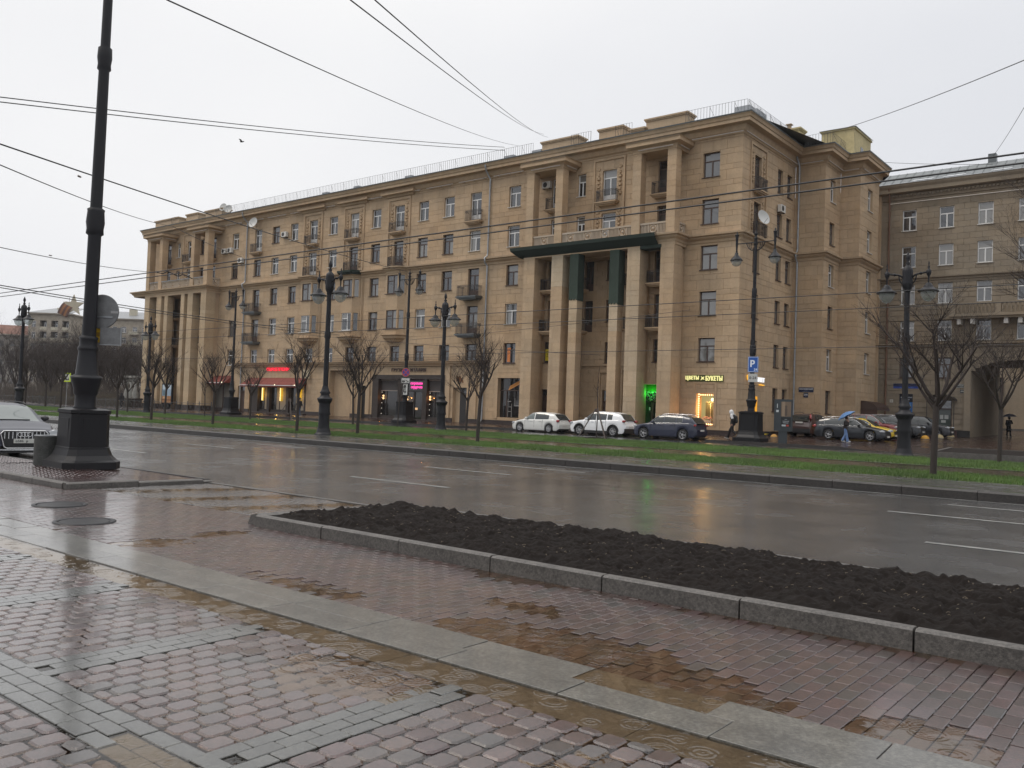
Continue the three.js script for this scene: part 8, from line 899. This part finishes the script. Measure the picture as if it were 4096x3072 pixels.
// ================= people =================
function surfaceNet(f, lo, hi, c) {
  const n = [0, 1, 2].map((i) => Math.ceil((hi[i] - lo[i]) / c) + 1), [nx, ny, nz] = n, F = new Float32Array(nx * ny * nz), id = (i, j, k) => (k * ny + j) * nx + i;
  for (let k = 0; k < nz; k++) for (let j = 0; j < ny; j++) for (let i = 0; i < nx; i++) F[id(i, j, k)] = f(lo[0] + i * c, lo[1] + j * c, lo[2] + k * c);
  const V = new Int32Array(nx * ny * nz).fill(-1), P = [], ix = [];
  for (let k = 0; k + 1 < nz; k++) for (let j = 0; j + 1 < ny; j++) for (let i = 0; i + 1 < nx; i++) {
    let x = 0, y = 0, z = 0, m = 0; const g = (a, b, d) => F[id(i + a, j + b, k + d)];
    for (const [a, b] of [[[0, 0, 0], [1, 0, 0]], [[0, 1, 0], [1, 1, 0]], [[0, 0, 1], [1, 0, 1]], [[0, 1, 1], [1, 1, 1]], [[0, 0, 0], [0, 1, 0]], [[1, 0, 0], [1, 1, 0]], [[0, 0, 1], [0, 1, 1]], [[1, 0, 1], [1, 1, 1]], [[0, 0, 0], [0, 0, 1]], [[1, 0, 0], [1, 0, 1]], [[0, 1, 0], [0, 1, 1]], [[1, 1, 0], [1, 1, 1]]]) { const u = g(...a), v = g(...b); if ((u < 0) !== (v < 0)) { const t = u / (u - v); x += a[0] + (b[0] - a[0]) * t; y += a[1] + (b[1] - a[1]) * t; z += a[2] + (b[2] - a[2]) * t; m++; } }
    if (m) { V[id(i, j, k)] = P.length / 3; P.push(lo[0] + (i + x / m) * c, lo[1] + (j + y / m) * c, lo[2] + (k + z / m) * c); }
  }
  const q = (a, b, c2, d, fl) => { if (a < 0 || b < 0 || c2 < 0 || d < 0) return; fl ? ix.push(a, b, c2, a, c2, d) : ix.push(a, c2, b, a, d, c2); };
  for (let k = 1; k + 1 < nz; k++) for (let j = 1; j + 1 < ny; j++) for (let i = 1; i + 1 < nx; i++) { const s = F[id(i, j, k)] < 0; if (s !== F[id(i + 1, j, k)] < 0) q(V[id(i, j - 1, k - 1)], V[id(i, j, k - 1)], V[id(i, j, k)], V[id(i, j - 1, k)], s); if (s !== F[id(i, j + 1, k)] < 0) q(V[id(i - 1, j, k - 1)], V[id(i - 1, j, k)], V[id(i, j, k)], V[id(i, j, k - 1)], s); if (s !== F[id(i, j, k + 1)] < 0) q(V[id(i - 1, j - 1, k)], V[id(i, j - 1, k)], V[id(i, j, k)], V[id(i - 1, j, k)], s); }
  const G = new THREE.BufferGeometry(); G.setAttribute('position', new THREE.Float32BufferAttribute(P, 3)); G.setAttribute('uv', new THREE.Float32BufferAttribute(P.flatMap((_, i) => (i % 3 === 0 ? [P[i], P[i + 1]] : [])), 2)); G.setIndex(ix); G.computeVertexNormals(); return G;
}
const smin = (a, b, k) => { const h = Math.max(k - Math.abs(a - b), 0) / k; return Math.min(a, b) - h * h * k * 0.25; };
function bones(list, c = 0.016, k = 0.05) { // capsules [a, b, ra, rb, flatten z]
  const lo = [9, 9, 9], hi = [-9, -9, -9]; list.forEach(([a, b, ra, rb]) => [[a, ra], [b, rb]].forEach(([p, r]) => p.forEach((v, i) => { lo[i] = Math.min(lo[i], v - r - 0.05); hi[i] = Math.max(hi[i], v + r + 0.05); })));
  return surfaceNet((x, y, z) => { let d = 9; for (const [a, b, ra, rb] of list) { const bx = b[0] - a[0], by = b[1] - a[1], bz = b[2] - a[2], px = x - a[0], py = y - a[1], pz = z - a[2], L2 = bx * bx + by * by + bz * bz || 1e-9, t = clamp((px * bx + py * by + pz * bz) / L2); d = smin(d, Math.hypot(px - bx * t, py - by * t, pz - bz * t) - mix(ra, rb, t), k); } return d; }, lo, hi, c);
}
const skin = mat([0.42, 0.26, 0.19], { roughness: 0.6 });
// joints for a 1.75 m figure facing +x; stride s
function person(label, pos, heading, h, o) {
  const t = thing('person', label, 'person', pos, heading), k = h / 1.75; t.scale.setScalar(k); const s = o.stride ?? 1, cloth = (c) => mat(c, { roughness: 0.85, bumpMap: rep(T.fine, 4), bumpScale: 0.002 });
  const hipL = [0, 0.9, 0.09], hipR = [0, 0.9, -0.09], kL = [0.2 * s, 0.52, 0.09], aL = [0.33 * s, 0.1 + 0.02 * s, 0.08], kR = [-0.02 * s, 0.5, -0.09], aR = [-0.33 * s, 0.12 + 0.07 * s, -0.08], chest = [0.03, 1.26, 0], neck = [0.05, 1.47, 0], sL = [0.02, 1.41, 0.19], sR = [0.02, 1.41, -0.19];
  const eL = o.armL?.[0] || [-0.14 * s, 1.14, 0.25], wL = o.armL?.[1] || [-0.02 * s, 0.9, 0.24], eR = o.armR?.[0] || [0.08 * s, 1.13, -0.25], wR = o.armR?.[1] || [0.24 * s, 0.96, -0.23];
  const hd = [0.09 + (o.bow || 0), 1.62 - (o.bow || 0) * 0.5, 0];
  // body: head with face, neck, hands
  const hand = (w, e, sd) => { const d = new THREE.Vector3(w[0] - e[0], w[1] - e[1], w[2] - e[2]).normalize(), sx = new THREE.Vector3(1, 0, 0).addScaledVector(d, -d.x).normalize(), at = (a, b) => [w[0] + d.x * a + sx.x * b, w[1] + d.y * a + sx.y * b, w[2] + d.z * a + sx.z * b], l = [[w, at(0.08, 0), 0.028, 0.036]]; [[-0.03, 0.15], [-0.01, 0.17], [0.012, 0.165], [0.032, 0.14]].forEach(([b, len]) => { l.push([at(0.075, b), at(len - 0.03, b * 1.1), 0.0095, 0.009], [at(len - 0.03, b * 1.1), [at(len, b)[0], at(len, b)[1], at(len, b)[2] - sd * 0.018], 0.009, 0.008]); }); l.push([at(0.03, 0.03), at(0.085, 0.065), 0.012, 0.0095]); return l; };
  const geos = [bones([[neck, [hd[0] - 0.03, hd[1] - 0.06, 0], 0.06, 0.058], [[hd[0], hd[1] + 0.045, 0], [hd[0] - 0.025, hd[1] + 0.04, 0], 0.092, 0.095], [[hd[0] + 0.02, hd[1] - 0.06, 0], [hd[0] + 0.045, hd[1] - 0.075, 0], 0.062, 0.045], [[hd[0] + 0.085, hd[1] + 0.03, 0], [hd[0] + 0.112, hd[1] - 0.015, 0], 0.01, 0.016], [[hd[0] - 0.005, hd[1] + 0.03, 0.09], [hd[0] - 0.008, hd[1] - 0.01, 0.09], 0.016, 0.012], [[hd[0] - 0.005, hd[1] + 0.03, -0.09], [hd[0] - 0.008, hd[1] - 0.01, -0.09], 0.016, 0.012]], 0.009, 0.025), bones(hand(wL, eL, 1), 0.007, 0.012), bones(hand(wR, eR, -1), 0.007, 0.012)];
  mesh('body', mergeGeometries(geos), skin, t);
  const eyes = new MB(); for (const z of [-0.034, 0.034]) eyes.geo(new THREE.SphereGeometry(0.011, 8, 6), new THREE.Matrix4().makeTranslation(hd[0] + 0.082, hd[1] + 0.03, z)); mesh('eyes', eyes, M.black, t);
  mesh('trousers', bones([[[0, 0.98, 0.05], [0, 0.98, -0.05], 0.125, 0.125], [hipL, kL, 0.105, 0.078], [kL, aL, 0.076, 0.062 * (o.flare || 1)], [hipR, kR, 0.105, 0.078], [kR, aR, 0.076, 0.062 * (o.flare || 1)]], 0.016, 0.05), cloth(o.trousers), t);
  const jl = o.long ? 0.62 : 0.92; mesh('jacket', bones([[[0.0, jl, 0.05], [0.0, jl, -0.05], o.long ? 0.17 : 0.14, o.long ? 0.17 : 0.14], [[0, 1.05, 0.05], [0, 1.05, -0.05], 0.135, 0.135], [[0.02, 1.28, 0.08], [0.02, 1.28, -0.08], 0.135, 0.135], [[0.02, 1.38, 0.1], [0.02, 1.38, -0.1], 0.09, 0.09], [sL, eL, 0.085, 0.062], [eL, wL, 0.06, 0.045], [sR, eR, 0.085, 0.062], [eR, wR, 0.06, 0.045]], 0.016, 0.07), cloth(o.jacket), t);
  if (o.upper) mesh('hoodie_shoulder', bones([[sL, [mix(sL[0], eL[0], 0.8), mix(sL[1], eL[1], 0.8), mix(sL[2], eL[2], 0.8)], 0.092, 0.07], [sR, [mix(sR[0], eR[0], 0.8), mix(sR[1], eR[1], 0.8), mix(sR[2], eR[2], 0.8)], 0.092, 0.07], [[0.05, 1.36, 0.08], [0.05, 1.36, -0.08], 0.11, 0.11]], 0.016, 0.06), cloth(o.upper), t);
  const sh = new MB(); for (const [a, z] of [[aL, 0.08], [aR, -0.08]]) { const p = a === aR ? -0.5 * s : 0.12; sh.m = new THREE.Matrix4().makeTranslation(a[0], a[1], a[2]).multiply(new THREE.Matrix4().makeRotationZ(p)); sh.geo(new THREE.SphereGeometry(1, 12, 8), new THREE.Matrix4().makeTranslation(0.06, -0.055, 0).multiply(new THREE.Matrix4().makeScale(0.145, 0.05, 0.052))); sh.geo(new THREE.CylinderGeometry(0.058, 0.06, 0.08, 12), new THREE.Matrix4().makeTranslation(-0.005, -0.02, 0)); } mesh('shoes', sh, cloth(o.shoes || [0.02, 0.02, 0.02]), t); const so = new MB(); for (const a of [aL, aR]) { so.m = new THREE.Matrix4().makeTranslation(a[0], a[1], a[2]).multiply(new THREE.Matrix4().makeRotationZ(a === aR ? -0.5 * s : 0.12)); so.box(-0.08, 0.2, -0.105, -0.085, -0.045, 0.045); } mesh('shoe_soles', so, mat([0.55, 0.55, 0.53]), t);
  if (o.hood) mesh('hood', surfaceNet((x, y, z) => { const e = Math.hypot((x - hd[0] + 0.02) / 1.05, (y - hd[1] - 0.03) / 1.15, z) - 0.128, n = Math.hypot(x - neck[0] - 0.0, (y - neck[1]) * 0.8, z * 0.85) - 0.1, face = Math.hypot((x - hd[0] - 0.13) / 0.9, (y - hd[1] + 0.0) / 1.25, z * 1.1) - 0.098; return Math.max(smin(e, n, 0.06), -face); }, [hd[0] - 0.25, hd[1] - 0.35, -0.22], [hd[0] + 0.22, hd[1] + 0.28, 0.22], 0.012), cloth(o.hood), t);
  else mesh('hair', surfaceNet((x, y, z) => { const e = Math.hypot((x - hd[0] + 0.02) / 1.08, (y - hd[1] - 0.045) / 1.1, z) - 0.108, cut = Math.hypot((x - hd[0] - 0.14), (y - hd[1] + 0.05) / 1.3, z) - 0.125; return Math.max(e, -cut, hd[1] - 0.09 - y); }, [hd[0] - 0.2, hd[1] - 0.2, -0.18], [hd[0] + 0.2, hd[1] + 0.24, 0.18], 0.012), cloth(o.hair || [0.03, 0.02, 0.015]), t);
  if (o.pack) mesh('backpack', bones([[[-0.17, 1.32, 0.06], [-0.19, 1.05, 0.06], 0.09, 0.1], [[-0.17, 1.32, -0.06], [-0.19, 1.05, -0.06], 0.09, 0.1]], 0.016, 0.06), cloth(o.pack), t);
  return t;
}
function umbrella(label, p, tilt, col, r = 0.55) { const t = thing('umbrella', label, 'umbrella', p); t.rotation.set(tilt[0], 0, tilt[1]); const b = new MB(); for (let i = 0; i < 8; i++) { const a0 = i / 8 * 6.2832, a1 = (i + 1) / 8 * 6.2832, am = (a0 + a1) / 2; for (let j = 0; j < 5; j++) { const P = (a, u, w) => { const rad = r * u * (w ? 1 - 0.06 * u : 1); return [Math.cos(a) * rad, -0.26 * u * u * (w ? 0.9 : 1), Math.sin(a) * rad]; }; const u0 = j / 5, u1 = (j + 1) / 5; for (const [x, y, wx, wy] of [[a0, am, 0, 1], [am, a1, 1, 0]]) b.quad(P(x, u0, wx), P(y, u0, wy), P(y, u1, wy), P(x, u1, wx)); } } mesh('canopy', b, mat(col, { roughness: 0.5, map: rep(T.mott, 8), transmission: 0.15, thickness: 0 }), t); mesh('shaft', new MB().tube([[0, 0.06, 0], [0, -0.85, 0]], 0.008, 6), M.rail, t); const ri = new MB(); for (let i = 0; i < 8; i++) { const a = i / 8 * 6.2832; ri.tube([[0, -0.02, 0], [Math.cos(a) * r * 0.5, -0.085, Math.sin(a) * r * 0.5], [Math.cos(a) * r, -0.265, Math.sin(a) * r]], 0.004, 4); } mesh('ribs', ri, M.rail, t); mesh('handle', new MB().tube([[0, -0.85, 0], [0, -0.95, 0]], 0.014, 6), M.black, t); return t; }
person('walker in a white hood and black jacket with a black backpack', [-24.1, gy(-53), -53.0], Math.PI, 1.86, { stride: 1.05, trousers: [0.016, 0.013, 0.013], jacket: [0.014, 0.013, 0.013], upper: [0.6, 0.6, 0.6], hood: [0.66, 0.66, 0.66], pack: [0.012, 0.012, 0.013], bow: 0.05, flare: 1.25, armL: [[-0.06, 1.14, 0.26], [0.08, 0.98, 0.22]], armR: [[-0.1, 1.14, -0.26], [-0.06, 0.93, -0.24]] });
person('walker in a dark grey hood half hidden by the corner lamp pedestal', [-23.65, gy(-54.2), -54.2], Math.PI, 1.82, { stride: 0.6, trousers: [0.016, 0.016, 0.018], jacket: [0.03, 0.03, 0.034], hood: [0.04, 0.042, 0.048], bow: 0.06 });
person('walker in blue jeans and a dark brown jacket under a blue umbrella', [-18.0, gy(-56.3), -56.3], 0.15, 1.62, { stride: 0.5, trousers: [0.12, 0.2, 0.38], jacket: [0.025, 0.018, 0.016], shoes: [0.55, 0.56, 0.58], flare: 1.5, hair: [0.05, 0.03, 0.02], armL: [[0.1, 1.2, 0.24], [0.16, 1.38, 0.12]], armR: [[0.1, 1.18, -0.24], [0.16, 1.36, -0.08]] });
umbrella('blue patterned umbrella tilted over the walker in jeans', [-18.05, gy(-56.3) + 1.88, -56.25], [0.12, 0.52], [0.12, 0.27, 0.55], 0.62);
person('walker in a dark jacket and jeans passing the glowing yellow shop strips', [-69.3, gy(-53.2), -53.2], 0.1, 1.78, { stride: 0.8, trousers: [0.05, 0.07, 0.11], jacket: [0.018, 0.018, 0.022], hair: [0.015, 0.012, 0.01] });
person('white haired walker in a blue grey coat beside the left portico', [-99.6, gy(-54.6), -54.6], Math.PI, 1.68, { stride: 0.5, trousers: [0.08, 0.09, 0.12], jacket: [0.05, 0.06, 0.09], hair: [0.7, 0.7, 0.68], long: true });
person('dark dressed walker behind the pavement railing by the park', [-94.3, 0.25, -48.2], Math.PI, 1.72, { stride: 0.6, trousers: [0.015, 0.015, 0.016], jacket: [0.02, 0.018, 0.02], hood: [0.02, 0.018, 0.02], long: true });
person('dark dressed walker under a grey umbrella inside the archway', [-13.5, gy(-85.4), -85.4], 1.2, 1.7, { stride: 0.4, trousers: [0.012, 0.012, 0.013], jacket: [0.014, 0.014, 0.016], long: true, armL: [[0.1, 1.2, 0.24], [0.14, 1.36, 0.1]] });
umbrella('grey umbrella over the walker inside the archway', [-13.45, gy(-85.4) + 1.98, -85.3], [0.05, 0.05], [0.16, 0.17, 0.22], 0.6);
// ================= draw =================
const renderer = new THREE.WebGLRenderer({ antialias: true });
renderer.setSize(1024, 768); renderer.toneMapping = THREE.LinearToneMapping; renderer.toneMappingExposure = EXPOSURE;
renderer.shadowMap.enabled = true; renderer.shadowMap.type = THREE.PCFSoftShadowMap;
document.body?.appendChild?.(renderer.domElement);
renderer.render(scene, camera);
